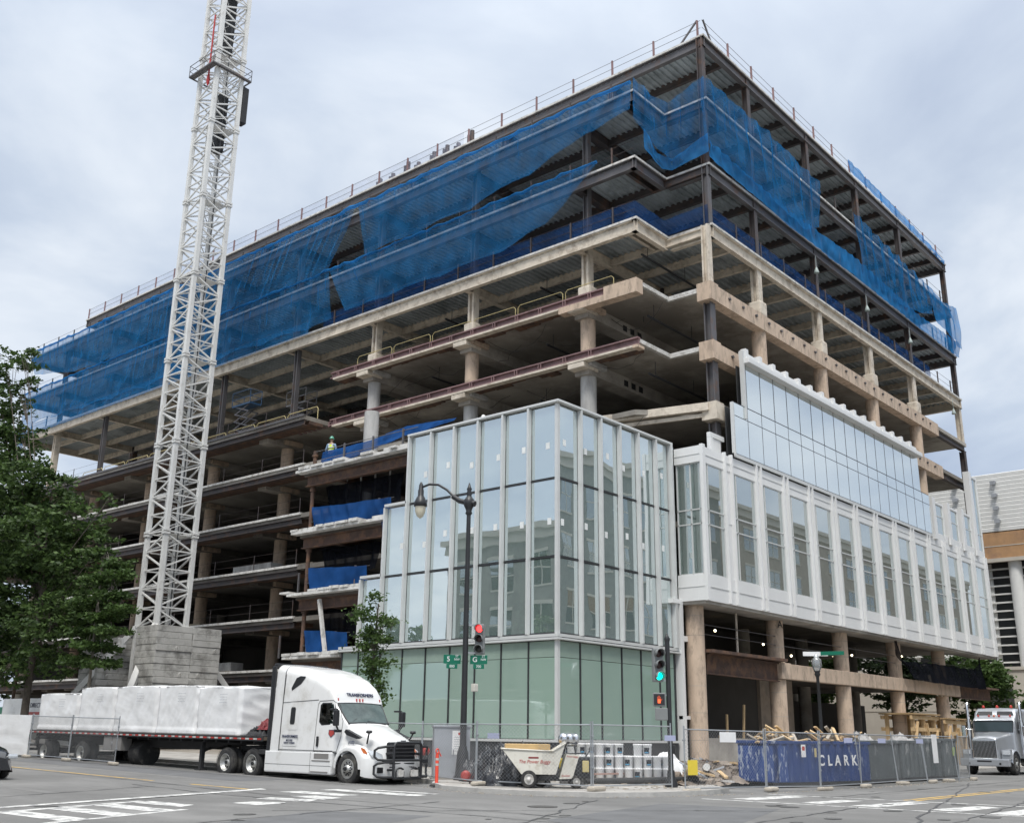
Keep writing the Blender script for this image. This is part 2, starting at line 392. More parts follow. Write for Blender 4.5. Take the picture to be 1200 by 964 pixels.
# far pavements on the other sides
draped('pavement', [(8.2, 30), (8.2, 220), (-30, 220), (-30, 30)], m_pave, 0.126)
draped('pavement', [(36, 4.2), (220, 4.2), (220, -30), (36, -30)], m_pave, 0.126)
mk = {
 'stop_line': (m_paint, [[(10.2, 23.55), (10.0, 23.15), (19.95, 26.3), (20.05, 26.72)]]),
 'crosswalk_marking': (m_paint, [
   [(9.0, 19.05), (9.05, 18.85), (13.75, 20.75), (13.7, 20.98)], [(9.0, 21.95), (9.05, 21.7), (14.6, 23.75), (14.5, 24.05)],
   [(10.35, 22.2), (10.95, 22.42), (10.95, 19.85), (10.3, 19.6)], [(11.6, 22.65), (12.25, 22.95), (12.22, 20.35), (11.6, 20.1)],
   [(12.85, 23.15), (13.5, 23.45), (13.5, 20.9), (12.85, 20.65)], [(14.05, 23.6), (14.7, 23.9), (14.7, 22.0), (14.1, 21.6)],
   [(15.75, 22.1), (16.45, 22.2), (16.9, 21.5), (16.5, 21.1), (15.75, 21.1)], [(17.2, 23.1), (17.85, 23.4), (18.2, 21.9), (17.4, 21.3)],
   [(18.6, 23.6), (19.3, 23.3), (19.2, 22.1), (18.3, 21.8)], [(19.6, 25.3), (20.4, 25.3), (20.4, 22.8), (19.7, 22.8)],
   [(21.2, 25.45), (21.9, 25.45), (21.95, 21.75), (21.2, 21.5)], [(22.3, 25.2), (22.65, 25.1), (22.7, 22.0), (22.35, 21.9)]]),
 'crosswalk_marking.001': (m_paint, [
   [(27.5, 15.5), (30.3, 15.2), (30.4, 14.5), (27.5, 14.7)], [(27.4, 13.4), (29.6, 13.2), (29.7, 12.6), (27.4, 12.75)],
   [(27.3, 11.95), (30.3, 11.6), (30.2, 10.95), (27.2, 11.2)], [(27.3, 10.0), (29.9, 9.65), (29.8, 9.0), (27.2, 9.25)],
   [(27.0, 8.5), (29.5, 8.4), (29.5, 7.7), (26.9, 7.8)], [(30.6, 16.0), (30.8, 16.0), (30.8, 7.0), (30.6, 7.0)], [(26.75, 16.0), (26.95, 16.0), (26.75, 7.0), (26.55, 7.0)]]),
 'yellow_centre_line': (m_pyel, [[(19.1, 60), (19.25, 60), (19.35, 31.2), (19.2, 31.2)], [(19.3, 29.3), (19.45, 29.3), (19.6, 26.4), (19.45, 26.4)]]),
 'yellow_centre_line.001': (m_pyel, [[(31.0, 12.05), (90, 12.4), (90, 12.25), (31.0, 11.9)], [(31.0, 11.75), (90, 12.1), (90, 11.95), (31.0, 11.6)]]),
}
for nme, (m, polys) in mk.items():
    a = MB()
    for P in polys: a.add([(x, y, gz(x, y)+0.005) for x, y in P], [tuple(range(len(P)))])
    o = a.build(nme.split('.')[0], m, fix=False)
    for pl in o.data.polygons:
        pass
    bm = bmesh.new(); bm.from_mesh(o.data)
    for f in bm.faces:
        if f.normal.z < 0: f.normal_flip()
    bm.to_mesh(o.data); bm.free()
    o['kind'] = 'structure'
# tyre rubber, oil spots and worn wheel tracks
m_trk = mat('tyre_track', (0.145, 0.143, 0.138), 0.8, var=.15, scale=1.0, c2=(.175, .173, .168), f2=.5, scale2=2.5, contrast=.15)
a = MB()
for x in (12.2, 14.0, 21.0, 22.9): a.add([(x, 27.5, gz(0, 27.5)+.0022), (x+.42, 27.5, gz(0, 27.5)+.0022), (x+.42, 110, gz(0, 110)+.0022), (x, 110, gz(0, 110)+.0022)], [(0, 1, 2, 3)])
for y in (9.3, 7.4, 13.6): a.add([(31.5, y, .0022), (120, y+.3, .0022), (120, y+.7, .0022), (31.5, y+.4, .0022)], [(0, 1, 2, 3)])
o = a.build('tyre_track', m_trk, fix=False); o['kind'] = 'structure'
a = MB(); rs = random.Random(8)
for k in range(46):
    x = rs.uniform(11, 40); y = rs.uniform(7.5, 24 if x < 24 else 15.5); r = rs.uniform(.05, .32)
    a.add([(x+r*(1+.35*noise.noise((q*1.1, k, 0)))*math.cos(q*PI/6), y+r*.8*(1+.35*noise.noise((q*1.1, k, 3)))*math.sin(q*PI/6), .0095) for q in range(12)], [tuple(range(12))])
o = a.build('oil_spot', mat('oil_spot', (.085, .083, .08), .55), fix=False); o['kind'] = 'structure'
# darker resurfaced patches and sealed cracks
a = MB()
for P in ([(14.0, 9.0), (24.5, 12.5), (24.0, 15.5), (17.5, 14.0)], [(12.0, 14.5), (16.5, 16.2), (15.8, 18.8), (12.2, 17.5)], [(21.5, 30), (23.8, 30), (23.8, 47), (21.5, 47)]):
    a.add([(x, y, gz(x, y)+0.0025) for x, y in P], [(0, 1, 2, 3)])
o = a.build('road_patch', m_patch, fix=False); o['kind'] = 'structure'
a = MB()
rs = random.Random(3)
for (x0, y0, x1, y1) in ((9.5, 22, 12.2, 60), (23.5, 27, 22.8, 80), (30, 14, 55, 14.6), (12, 10, 27, 11.5), (17, 10, 17.8, 30), (13, 12, 24, 17.5), (15, 19.5, 24, 12), (10.5, 26, 18, 29), (16, 7, 34, 9.5), (20.5, 8, 46, 15), (10, 17.3, 20, 19.4), (18.3, 13, 19.2, 45)):
    p = []; n = 26
    for i in range(n+1):
        t = i/n; p.append(Vector((x0+(x1-x0)*t + rs.uniform(-.09, .09), y0+(y1-y0)*t + rs.uniform(-.09, .09), 0)))
    for i in range(n):
        wdt = rs.uniform(.012, .035); d = (p[i+1]-p[i]).normalized(); nn = Vector((-d.y, d.x, 0))*wdt
        q = [p[i]-nn, p[i+1]-nn, p[i+1]+nn, p[i]+nn]
        a.add([(v.x, v.y, gz(v.x, v.y)+0.0075) for v in q], [(0, 1, 2, 3)])
o = a.build('road_crack', m_seal, fix=False); o['kind'] = 'structure'
a = MB().cyl((20.6, 16.6, -0.1), (20.6, 16.6, 0.012), 0.36, n=28)
tag(a.build('manhole_cover', mat('cast_iron', (0.10, 0.095, 0.09), 0.6, 0.6, bump=0.5, bscale=20)), 'round iron manhole cover set in the asphalt of the crossing', 'manhole cover')

# ================================================================= THE BUILDING UNDER CONSTRUCTION
m_conc = mat('raw_concrete', (0.41, 0.38, 0.34), 0.9, var=0.2, scale=0.5, bump=0.25, c2=(0.24, 0.22, 0.195), f2=0.45, scale2=0.35)
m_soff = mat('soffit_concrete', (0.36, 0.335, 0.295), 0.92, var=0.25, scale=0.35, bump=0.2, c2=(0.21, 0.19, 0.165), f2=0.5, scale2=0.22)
m_beig = mat('beige_painted_concrete', (0.54, 0.42, 0.32), 0.85, var=0.14, scale=1.6, bump=0.25, c2=(0.37, 0.29, 0.225), f2=0.38, scale2=2.4, stretch=(1.2, 1.2, .45), contrast=.06)
m_cream = mat('fireproofed_cream', (0.62, 0.555, 0.465), 0.9, var=0.14, scale=1.8, bump=0.3, c2=(0.42, 0.36, 0.29), f2=0.36, scale2=1.6, contrast=.06)
m_greyc = mat('grey_column_concrete', (0.46, 0.455, 0.44), 0.88, var=0.18, scale=1.6, stretch=(1.5, 1.5, .4), bump=0.15, c2=(0.33, 0.32, 0.31), f2=0.4)
m_steel = mat('primed_steel', (0.070, 0.060, 0.060), 0.6, 0.2, var=0.22, scale=0.8, c2=(0.16, 0.09, 0.06), f2=0.25, scale2=1.3)
m_steelg = mat('grey_steel_face', (0.125, 0.12, 0.125), 0.55, 0.3, var=0.2, scale=0.8, c2=(0.16, 0.10, 0.075), f2=0.2, scale2=1.3)
m_rust = mat('rusty_steel', (0.10, 0.065, 0.052), 0.8, 0.2, var=0.3, scale=1.5, c2=(0.19, 0.105, 0.065), f2=0.4, scale2=2)
m_purp = mat('red_oxide_primer', (0.235, 0.145, 0.145), 0.7, 0.1, var=0.15, scale=1.0, c2=(0.15, 0.095, 0.095), f2=0.3)
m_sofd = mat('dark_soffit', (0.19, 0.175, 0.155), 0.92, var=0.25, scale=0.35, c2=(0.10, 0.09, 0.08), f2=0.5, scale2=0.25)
m_deck = mat('galvanised_deck', (0.40, 0.44, 0.46), 0.5, 0.2, var=0.22, scale=0.6, c2=(0.22, 0.25, 0.26), f2=0.35, scale2=0.4)
m_edge = mat('slab_edge_pale', (0.62, 0.61, 0.585), 0.85, var=0.15, scale=2, c2=(0.36, 0.34, 0.31), f2=0.35, scale2=3)
m_whitem = mat('white_metal_panel', (0.76, 0.765, 0.76), 0.42, 0.05, var=0.05, scale=0.35, c2=(0.68, 0.685, 0.68), f2=0.3, scale2=0.5, stretch=(1, 1, .5), contrast=.2)
m_mull = mat('mullion_aluminium', (0.62, 0.63, 0.62), 0.4, 0.2, var=0.05)
m_dark = mat('dark_gasket', (0.035, 0.037, 0.04), 0.5)
m_plinth = mat('dark_plinth', (0.045, 0.047, 0.052), 0.5, var=0.2)
m_plast = mat('white_polythene', (0.68, 0.72, 0.69), 0.45, var=0.08, scale=2)
m_wallin = mat('dark_inner_wall', (0.075, 0.07, 0.065), 0.95, var=0.25, scale=0.3)  # near-black cores and partitions; interior darkness put into the colour
m_black = mat('black_sheet', (0.02, 0.021, 0.024), 0.7, var=0.2)
m_stick = mat('glass_sticker', (0.75, 0.77, 0.76), 0.6)
m_yel = mat('yellow_rail_paint', (0.50, 0.42, 0.20), 0.55, var=0.1)
m_bulb = mat_emit('bulb_glow', (1.0, 0.85, 0.55), 6.0)
g_vis = mat_glass('vision_glass', (0.45, 0.58, 0.56), refl=0.60, rough=0.01, wav=0.16, scatter=0.5, scol=(0.52, 0.69, 0.66))  # pale diffuse fill lifts the panes in place of brighter reflected sky
g_gnd = mat_glass('ground_floor_glass', (0.62, 0.80, 0.70), refl=0.14, rough=0.02, scatter=0.60, scol=(0.50, 0.68, 0.58))  # milky fill makes up for the low light on the curtains behind
g_cw = mat_glass('curtain_wall_glass', (0.36, 0.48, 0.50), refl=0.70, rough=0.03, scatter=.4, scol=(.5, .6, .62))
g_bay = mat_glass('bay_window_glass', (0.50, 0.62, 0.58), refl=0.44, rough=0.01, scatter=0.40, scol=(0.34, 0.42, 0.38))
g_spand = mat('spandrel_glass', (0.27, 0.35, 0.30), 0.25, var=0.06)

bld = empty('office_building', (45, 26, 0), 0, 'unfinished ten storey office block, steel frame over stripped concrete floors, partly glazed', 'building')
class BB(MB):
    """builds in world coordinates, stores relative to the building's base"""
    def build(s, name, m, parent=bld, **k):
        off = (45, 26, 0)
        s.v = [(v[0]-off[0], v[1]-off[1], v[2]) for v in s.v]
        return MB.build(s, name, m, parent, **k)

COLX = [44.07, 52.2, 60.35, 68.5, 76.6, 84.8]
COLY = [26.0, 32.6, 41.4, 50.2, 59.0, 67.9, 76.7, 85.6, 94.2]
XE, YE = 87.1, 100.2        # far ends of the frame
BAYX, MX, SY, NY = 43.35, 46.6, 25.75, 28.55   # bay face, main face, south face, notch
# levels: (z top of slab, kind)
TOP = {'roof': 40.86, 's9': 36.63, 's8': 32.4, 's7': 28.65}
LOW = {6: 24.85, 5: 21.5, 4: 18.15, 3: 14.9, 2: 11.6, 1: 8.4, 0: 5.25}

def footprint(bay, yend=YE, x0=BAYX):
    if not bay: return [(MX, SY), (XE, SY), (XE, 96.6), (MX, 96.6)]
    return [(MX, SY), (XE, SY), (XE, yend), (x0, yend), (x0, NY), (MX, NY)]

def deck(par, z, bay, yend=YE, x_from=None):
    """ribbed metal deck seen from below, ribs running east-west"""
    a = BB(); pitch = 0.40; y = SY + 0.2
    ya = []
    while y < yend - 0.3:
        ya.append(y); y += pitch
    xs_end = XE - 0.15
    for y in ya:
        x0 = (BAYX if (bay and y > NY + 0.1) else MX) + 0.15
        prof = [(y, z-0.25), (y+0.13, z-0.25), (y+0.17, z-0.135), (y+0.36, z-0.135), (y+0.40, z-0.25)]
        vs = [(x, p[0], p[1]) for x in (x0, xs_end) for p in prof]; n = len(prof)
        a.add(vs, [(i, i+1, n+i+1, n+i) for i in range(n-1)])
    return a.build('metal_deck', m_deck, par, fix=False)

floor_objs = {}
for k, z in TOP.items():
    bay = k != 'roof'; yend = YE if bay else 96.6
    cream = k == 's7'; mb = m_cream if cream else m_steel; me_ = m_cream if cream else m_steelg
    fp = footprint(bay)
    a = BB(); a.prism(fp, 'z', z-0.13+0.005, z); fl = a.build('floor_slab', m_edge if cream else m_edge)
    floor_objs[k] = fl
    fl['label'] = {'roof': 'roof slab', 's9': 'ninth floor slab', 's8': 'eighth floor slab', 's7': 'cream seventh floor slab'}[k]
    par = fl
    deck(par, z, bay, yend)
    # edge beams (spandrels)
    for i in range(len(fp)):
        p, q = fp[i], fp[(i+1) % len(fp)]
        pv, qv = Vector((p[0], p[1], z-0.135)), Vector((q[0], q[1], z-0.135)); d = (qv-pv).normalized(); inn = Vector((-d.y, d.x, 0))
        a = BB(); a.ibeam(pv+inn*0.2+d*0.05, qv+inn*0.2-d*0.05, 0.62 if not cream else 0.72, 0.3, 0.045); a.build('edge_beam', me_, par)
    # girders along X on the column lines
    for y in COLY:
        x0 = (BAYX if (bay and y > NY) else MX) + 0.35
        if y < NY: continue
        a = BB(); a.ibeam((x0, y, z-0.205), (XE-0.35, y, z-0.205), 0.62, 0.3, 0.045); a.build('girder', mb, par)
    # joists along Y, every 2.7 m; beyond the first rows they are one piece
    xs = [MX+0.02+2.72*i for i in range(0, 15)]
    far = BB()
    for i, x in enumerate(xs):
        t = BB() if i < 8 else far
        y0 = SY+0.3 if (i > 0 or not bay) else NY-2.5
        if i == 0 and not bay: continue
        t.ibeam((x, y0, z-0.205), (x, yend-0.35, z-0.205), 0.46, 0.22, 0.035)
        if i < 8: t.build('joist', mb, par)
    fo = far.build('joist', mb, par); fo['kind'] = 'stuff'
    if bay:   # cantilever outriggers carrying the bay
        for y in [NY+0.5] + [c for c in COLY if c > NY] + [YE-0.6]:
            a = BB(); a.ibeam((BAYX+0.36, y+0.45, z-0.21), (MX, y+0.45, z-0.21), 0.4, 0.2, 0.03); a.build('outrigger', mb, par)

# concrete floors
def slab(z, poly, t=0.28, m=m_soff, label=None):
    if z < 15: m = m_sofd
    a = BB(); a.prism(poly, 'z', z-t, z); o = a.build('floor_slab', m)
    if label: o['label'] = label
    return o
XL = 41.2
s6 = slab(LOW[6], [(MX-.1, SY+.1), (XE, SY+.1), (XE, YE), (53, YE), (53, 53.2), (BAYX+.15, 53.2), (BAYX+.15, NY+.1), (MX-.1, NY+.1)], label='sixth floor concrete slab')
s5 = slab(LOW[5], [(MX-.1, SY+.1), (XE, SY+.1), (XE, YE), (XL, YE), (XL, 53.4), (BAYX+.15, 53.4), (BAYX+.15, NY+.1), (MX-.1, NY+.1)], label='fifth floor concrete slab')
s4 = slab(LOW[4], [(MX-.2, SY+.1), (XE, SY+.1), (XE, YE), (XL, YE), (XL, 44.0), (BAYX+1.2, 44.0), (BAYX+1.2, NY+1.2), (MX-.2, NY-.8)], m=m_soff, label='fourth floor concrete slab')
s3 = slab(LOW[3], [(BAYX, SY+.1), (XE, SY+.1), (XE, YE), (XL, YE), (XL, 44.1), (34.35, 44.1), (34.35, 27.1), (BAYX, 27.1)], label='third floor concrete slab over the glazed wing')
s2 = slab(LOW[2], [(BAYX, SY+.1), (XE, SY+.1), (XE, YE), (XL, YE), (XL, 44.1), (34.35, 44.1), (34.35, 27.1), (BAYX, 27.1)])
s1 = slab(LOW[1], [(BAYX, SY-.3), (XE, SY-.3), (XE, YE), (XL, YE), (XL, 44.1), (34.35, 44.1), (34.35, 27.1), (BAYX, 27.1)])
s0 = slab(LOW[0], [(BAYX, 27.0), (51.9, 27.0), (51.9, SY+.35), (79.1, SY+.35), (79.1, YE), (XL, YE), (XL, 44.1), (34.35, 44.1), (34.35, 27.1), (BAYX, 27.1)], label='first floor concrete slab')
floor_objs.update({6: s6, 5: s5, 4: s4, 3: s3, 2: s2, 1: s1, 0: s0})

# beige concrete edge beam of the south face, floors five and six, with anchor brackets
for lv, x1 in ((6, 80.2), (5, 80.2)):
    z = LOW[lv]; a = BB(); a.box(MX-.45, x1, SY-.05, SY+.55, z-0.92, z+0.02); a.box(MX-.7, MX+.1, SY-.12, SY+.75, z-0.96, z+0.06)
    eb = a.build('edge_beam', m_beig, floor_objs[lv]); 
    a = BB(); x = MX+1.4
    while x < x1-.5:
        a.box(x-.13, x+.13, SY-.12, SY-.05, z-0.36, z-0.30); a.box(x-.05, x+.05, SY-.15, SY-.05, z-0.40, z-0.27); x += 1.52
    o = a.build('anchor_bracket', m_steelg, eb)
    a = BB(); a.ibeam((80.3, SY+.3, z-.02), (XE, SY+.3, z-.02), .7, .3, .05); a.build('edge_beam', m_steel, floor_objs[lv])
z = LOW[4]; a = BB(); a.box(MX-.45, 80, SY-.05, SY+.55, z-0.85, z+0.02); a.box(MX-.7, MX+.1, SY-.12, SY+.75, z-0.9, z+0.05); a.build('edge_beam', m_cream, s4)
a = BB(); a.box(BAYX-5.5, MX-.7, SY+.35, SY+.75, z-0.42, z+0.01); a.box(BAYX-5.0, MX-.7, SY+.9, SY+1.1, z-0.85, z-0.5)
for i in range(6): a.box(BAYX-4+1.1*i, BAYX-3.6+1.1*i, SY+.6, SY+1.0, z-0.6, z-0.42)
# diagonal cut edge of the fourth floor is carried from the bay corner to the steel corner column
a.v = []; a.f = []; a.smooth = []
a.bar((MX-.6, SY+.35, z-.2), (BAYX+.6, 34.5, z-.2), .4, .42); a.bar((MX-.6, SY+.6, z-.62), (BAYX+.9, 34.0, z-.62), .16, .2)
a.build('edge_beam', m_cream, s4)

# red-oxide steel edge channels with beige sill along the west bay, floors five and six
for lv, y1 in ((6, 53.4), (5, 53.2)):
    z = LOW[lv]; pz = floor_objs[lv]
    a = BB(); a.box(BAYX-.16, BAYX+.12, NY+2.2 if lv == 6 else NY, y1, z+0.02, z+0.10); a.box(BAYX-.02, BAYX+.02, NY+2.2 if lv == 6 else NY, y1, z-0.26, z+0.02)
    a.box(BAYX-.18, BAYX+.12, NY+2.2 if lv == 6 else NY, y1, z-0.34, z-0.262)
    y = NY + 3
    while y < y1: a.box(BAYX-.17, BAYX-.02, y, y+.05, z-.262, z+.02); a.box(BAYX-.17, BAYX-.02, y+.16, y+.21, z-.262, z+.02); y += 1.75
    a.build('edge_channel', m_purp, pz)
    a = BB(); a.box(BAYX-.2, BAYX+.25, NY+(5.22 if lv == 6 else .32), y1-.3, z-0.46, z-0.345); a.build('sill_strip', m_cream, pz)
    a = BB()
    if lv == 6: a.box(BAYX-.215, BAYX+.4, NY+2.11, NY+5.2, z-0.72, z-0.347); a.box(BAYX-.215, BAYX+.4, NY-.04, NY+2.1, z-0.72, z+0.10)
    else: a.box(BAYX-.215, BAYX+.4, NY-.05, NY+.3, z-.5, z-.347)
    a.build('edge_beam', m_beig, pz)
    a = BB(); rs = random.Random(lv)
    y = NY+.4
    while y < y1-1: 
        dd = rs.uniform(.5, 1.3); a.box(BAYX+.28, BAYX+.28+rs.uniform(.4, .9), y, y+dd, z-0.29-rs.uniform(.02, .12), z-0.27); y += dd
    a.build('rusted_plate', m_rust, pz)
    # white strip along the notch
    a = BB(); a.box(BAYX+.1, MX-.3, NY-.02, NY+.14, z-.2, z+.02); a.box(MX-.28, MX-.1, SY+.4, NY+.1, z-.24, z+.02); a.build('edge_angle', m_edge, pz)

# dropped beams and drop panels under the concrete floors
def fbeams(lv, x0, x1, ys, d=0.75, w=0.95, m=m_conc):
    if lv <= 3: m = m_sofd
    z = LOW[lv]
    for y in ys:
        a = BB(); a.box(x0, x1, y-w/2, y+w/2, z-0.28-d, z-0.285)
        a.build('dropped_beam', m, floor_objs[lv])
for lv in (6, 5): fbeams(lv, BAYX+.4, XE-.4, [c for c in COLY if 30 < c < 53])
fbeams(5, XL+1.0, XE-.4, [c for c in COLY if c > 53], .5)
fbeams(6, 53.2, XE-.4, [c for c in COLY if c > 53])
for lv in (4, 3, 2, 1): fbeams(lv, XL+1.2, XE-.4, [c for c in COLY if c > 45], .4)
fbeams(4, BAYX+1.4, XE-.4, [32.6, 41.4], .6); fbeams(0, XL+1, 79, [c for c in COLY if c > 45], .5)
# black patches on the drop beams, painted for the dark of square openings
for lv, y in ((6, 32.6), (5, 32.6)):
    for i in range(3): a = BB(); a.box(47.1+i*.75, 47.5+i*.75, y-.49, y-.48, LOW[lv]-.85, LOW[lv]-.5); a.build('opening_patch', m_black, floor_objs[lv])
# sprinkler mains hanging under the floors
for lv, y0 in ((6, 29.4), (5, 29.4), (6, 36.5), (5, 37.0), ('s7', 29.7), ('s7', 37), ('s7', 45), (6, 46)):
    z = (TOP if lv == 's7' else LOW)[lv]
    a = BB(); a.cyl((BAYX+2.2, y0, z-1.15), (BAYX+34, y0, z-1.15), .07, n=8)
    for i in range(8): a.cyl((BAYX+2.8+i*4, y0, z-1.15), (BAYX+2.8+i*4, y0, z-.3), .02, n=5)
    a.build('sprinkler_pipe', m_dark, floor_objs[lv])

# pale slab edges with dark spandrel steel on the west face, floors one to five
for lv in (5, 4, 3, 2, 1, 0):
    z = LOW[lv]; y0 = 53.4 if lv == 5 else 53.0; pz = floor_objs[lv]
    a = BB(); a.box(XL-.1, XL-.0025, y0-.05, YE, z-.09, z+.05); a.box(XL-.0025, XL+.12, y0-.05, YE, z+.0025, z+.05)
    a.build('edge_angle', m_steelg if lv == 5 else m_edge, pz)
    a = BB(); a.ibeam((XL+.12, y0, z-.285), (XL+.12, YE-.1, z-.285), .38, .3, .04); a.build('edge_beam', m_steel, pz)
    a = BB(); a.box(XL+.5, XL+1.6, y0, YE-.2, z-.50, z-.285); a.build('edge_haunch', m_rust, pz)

# ------------------------------------------------ columns
def rcol(x, y, z0, z1, r=0.42, m=m_beig, cap=True, label=None, n=20):
    a = BB(); a.cyl((x, y, z0), (x, y, z1), r, n=n, caps=False)
    if cap: a.bev(x-.75, x+.75, y-.75, y+.75, z1-.32, z1-.003, .05)
    o = a.build('concrete_column', m)
    if label: o['label'] = label
    return o
# south row
for i, x in enumerate(COLX[:5]):
    rcol(x, 26.3, 0.1, LOW[0]-.7 if i else LOW[1]-.3, .44, m_beig, False)
    if i: rcol(x, 26.3, LOW[0]+.02, LOW[1]-.3, .44, m_beig, False)
for x in COLX[1:5]:
    for l0, l1 in ((6-1, 6),):
        rcol(x, SY+.45, LOW[5]+.02, LOW[6]-.92, .42, m_beig, False)
    rcol(x, SY+.45, LOW[4]+.02, LOW[5]-.92, .42, m_beig, False)
    # cream cased column with flared base at floor six
    a = BB(); a.hcol(x, SY+.4, LOW[6]+.9, TOP['s7']-.15, .48, .5, .14); a.bev(x-.42, x+.42, SY, SY+.8, LOW[6]+.02, LOW[6]+.95, .12); a.build('cased_column', m_cream)
# corner column
a = BB(); a.hcol(MX-.12, SY+.35, LOW[6]+.08, TOP['s7']-.15, .42, .42, .09); a.build('cased_column', m_cream)
for l0, l1 in ((5, 6), (4, 5), (3, 4)):
    a = BB(); a.hcol(MX-.12, SY+.35, LOW[l0]+.06, LOW[l1]-.97, .46, .46, .07); a.build('steel_column', m_steelg)
# west bay row
WX = 44.35
for y in COLY[1:]:
    if y < 53:
        a = BB(); a.hcol(WX, y, LOW[6]+1.0, TOP['s7']-.15, .48, .5, .14); a.bev(WX-.42, WX+.42, y-.42, y+.42, LOW[6]+.02, LOW[6]+1.0, .14); a.build('cased_column', m_cream)
        rcol(WX, y, LOW[5]+.02, LOW[6]-.3, .42, m_beig if y < 45 else m_greyc, True)
        rcol(WX, y, LOW[4]+.02, LOW[5]-.3, .44, m_greyc, True)
        rcol(WX, y, LOW[3]+.02, LOW[4]-.3, .44, m_greyc, True)
        
        for q in (6, 5): a = BB(); a.bev(BAYX-.18, BAYX+1.2, y-.55, y+.55, LOW[q]-.78, LOW[q]-.47, .04); a.build('column_bracket', m_cream)
    else:
        if y < 92:
            if True:
                a = BB(); a.hcol(WX-.35, y-.8, LOW[5]+.01, TOP['s7']-.75, .36, .34, .06); a.build('steel_column', m_steelg)
        else:
            a = BB(); a.hcol(WX, y, LOW[6]-1, TOP['s7']-.15, .48, .5, .14); a.bev(WX-.42, WX+.42, y-.42, y+.42, LOW[6]-1.8, LOW[6]-.8, .14); a.build('cased_column', m_cream)
            rcol(WX, y, LOW[5]+.02, LOW[6]-1.8, .42, m_beig, False)
        for l0, l1 in ((4, 5), (3, 4), (2, 3), (1, 2), (0, 1)): rcol(WX, y, LOW[l0]+.02, LOW[l1]-.3, .44, m_beig, True)
        rcol(WX, y, gz(0, y), LOW[0]-.3, .5, m_greyc, True)
# new steel columns of the top storeys
lev = [28.65, 32.4, 36.63, 40.86]
for i in range(3):
    z0, z1 = lev[i]+.01, lev[i+1]-.15
    for x in [MX+.1] + COLX[1:] + [XE-.3]:
        if abs(x-84.8) < .1: continue
        if x > 80 and i == 9: continue
        a = BB(); a.hcol(x if x < 47 else x-.1, SY+.3, z0, z1, .36, .36, .05); a.build('steel_column', m_steel if i or x > 50 else m_steelg)
    for y in COLY[1:]:
        a = BB(); a.hcol(WX-.1 if i < 2 else MX+.35, y-.1, z0, z1, .36, .36, .05); a.build('steel_column', m_steelg)
for i, (z0, z1) in enumerate(((LOW[5], LOW[6]-.75), (LOW[6], 28.65-.8), (LOW[4], LOW[5]-.8), (LOW[3], LOW[4]-.8))):
    a = BB(); a.hcol(XE-.35, SY+.35, z0+.01, z1, .42, .42, .06); a.build('steel_column' if i != 1 else 'cased_column', m_steel if i != 1 else m_cream)
# interior columns, one storey each, kept as one part per grid line
for x in COLX[1:]:
    for y in COLY[1:]:
        a = BB(); a.cyl((x, y, .1), (x, y, LOW[6]-.3), .42, n=10, caps=False); a.build('interior_concrete_column', m_conc)
        a = BB(); a.box(x-.25, x+.25, y-.25, y+.25, LOW[6]+.01, 28.4)
        a.hcol(x, y, 28.4, 40.7, .36, .36, .05); a.build('interior_steel_column', m_steel)
# lift and stair cores
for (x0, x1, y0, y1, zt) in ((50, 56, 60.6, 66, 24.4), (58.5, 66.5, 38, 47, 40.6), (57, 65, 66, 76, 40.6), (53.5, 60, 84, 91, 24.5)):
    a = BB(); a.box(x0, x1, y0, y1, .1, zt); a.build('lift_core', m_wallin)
# near-black walls added to darken the lower floors and close the view through
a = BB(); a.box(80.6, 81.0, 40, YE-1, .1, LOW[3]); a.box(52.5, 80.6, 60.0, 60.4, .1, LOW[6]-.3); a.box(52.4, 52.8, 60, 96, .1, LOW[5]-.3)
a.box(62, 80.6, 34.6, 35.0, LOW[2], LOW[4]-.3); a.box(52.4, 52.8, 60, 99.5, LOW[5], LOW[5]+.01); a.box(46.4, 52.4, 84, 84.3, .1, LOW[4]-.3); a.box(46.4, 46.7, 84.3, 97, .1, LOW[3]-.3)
a.build('dark_backing', m_wallin)
a = BB(); a.box(57.6, 84.6, 35.2, 35.5, .1, 4.2); a.box(52.6, 66.5, 33.9, 34.2, LOW[0], LOW[1]-.3); a.build('dark_backing', m_wallin)  # dark back added behind the ground and first floor columns
a = BB(); a.box(35.5, 44.6, 43.6, 43.9, .1, LOW[0]-.3); a.box(46.0, 46.3, 29.8, 52.5, .1, LOW[3]-.3); a.build('dark_backing', m_wallin)

# ground floor, south side: beige first-floor beam, rusty beam, rear wall
z = LOW[0]+.12
a = BB(); a.bev(51.75, 79.0, SY+.05, SY+.45, z-.78, z, .03); a.bev(51.7, 52.75, SY-.0, SY+1.0, z-.8, z+.03, .03); a.build('first_floor_beam', m_beig, s0)
a = BB(); a.ibeam((44.6, SY+.3, z+.05), (51.7, SY+.3, z+.0), .95, .3, .05); a.box(44.2, 51.9, SY-.25, SY+.6, z+.06, z+.2); a.build('first_floor_beam', m_rust, s0)['label'] = 'rusty steel first floor beam'
a = BB(); a.ibeam((79.15, SY+.3, z-.05), (86.3, SY+.3, z-.05), .8, .3, .05); a.box(79.1, 87.0, SY-.2, SY+.9, z-.04, z+.08); a.build('first_floor_beam', m_rust, s0)
a = BB(); a.box(45.5, 56.9, 30.0, 30.35, .1, LOW[0]-.3); a.build('rear_wall', m_wallin)  # near-black stretch stands in for the dark beside the stripped wall
a = BB(); a.box(56.9, 61.0, 29.8, 30.35, .1, LOW[0]-.3); a.build('rear_wall', mat('stripped_wall', (0.40, 0.33, 0.27), .9, var=.15, c2=(.27, .24, .21), f2=.4, bump=.3))

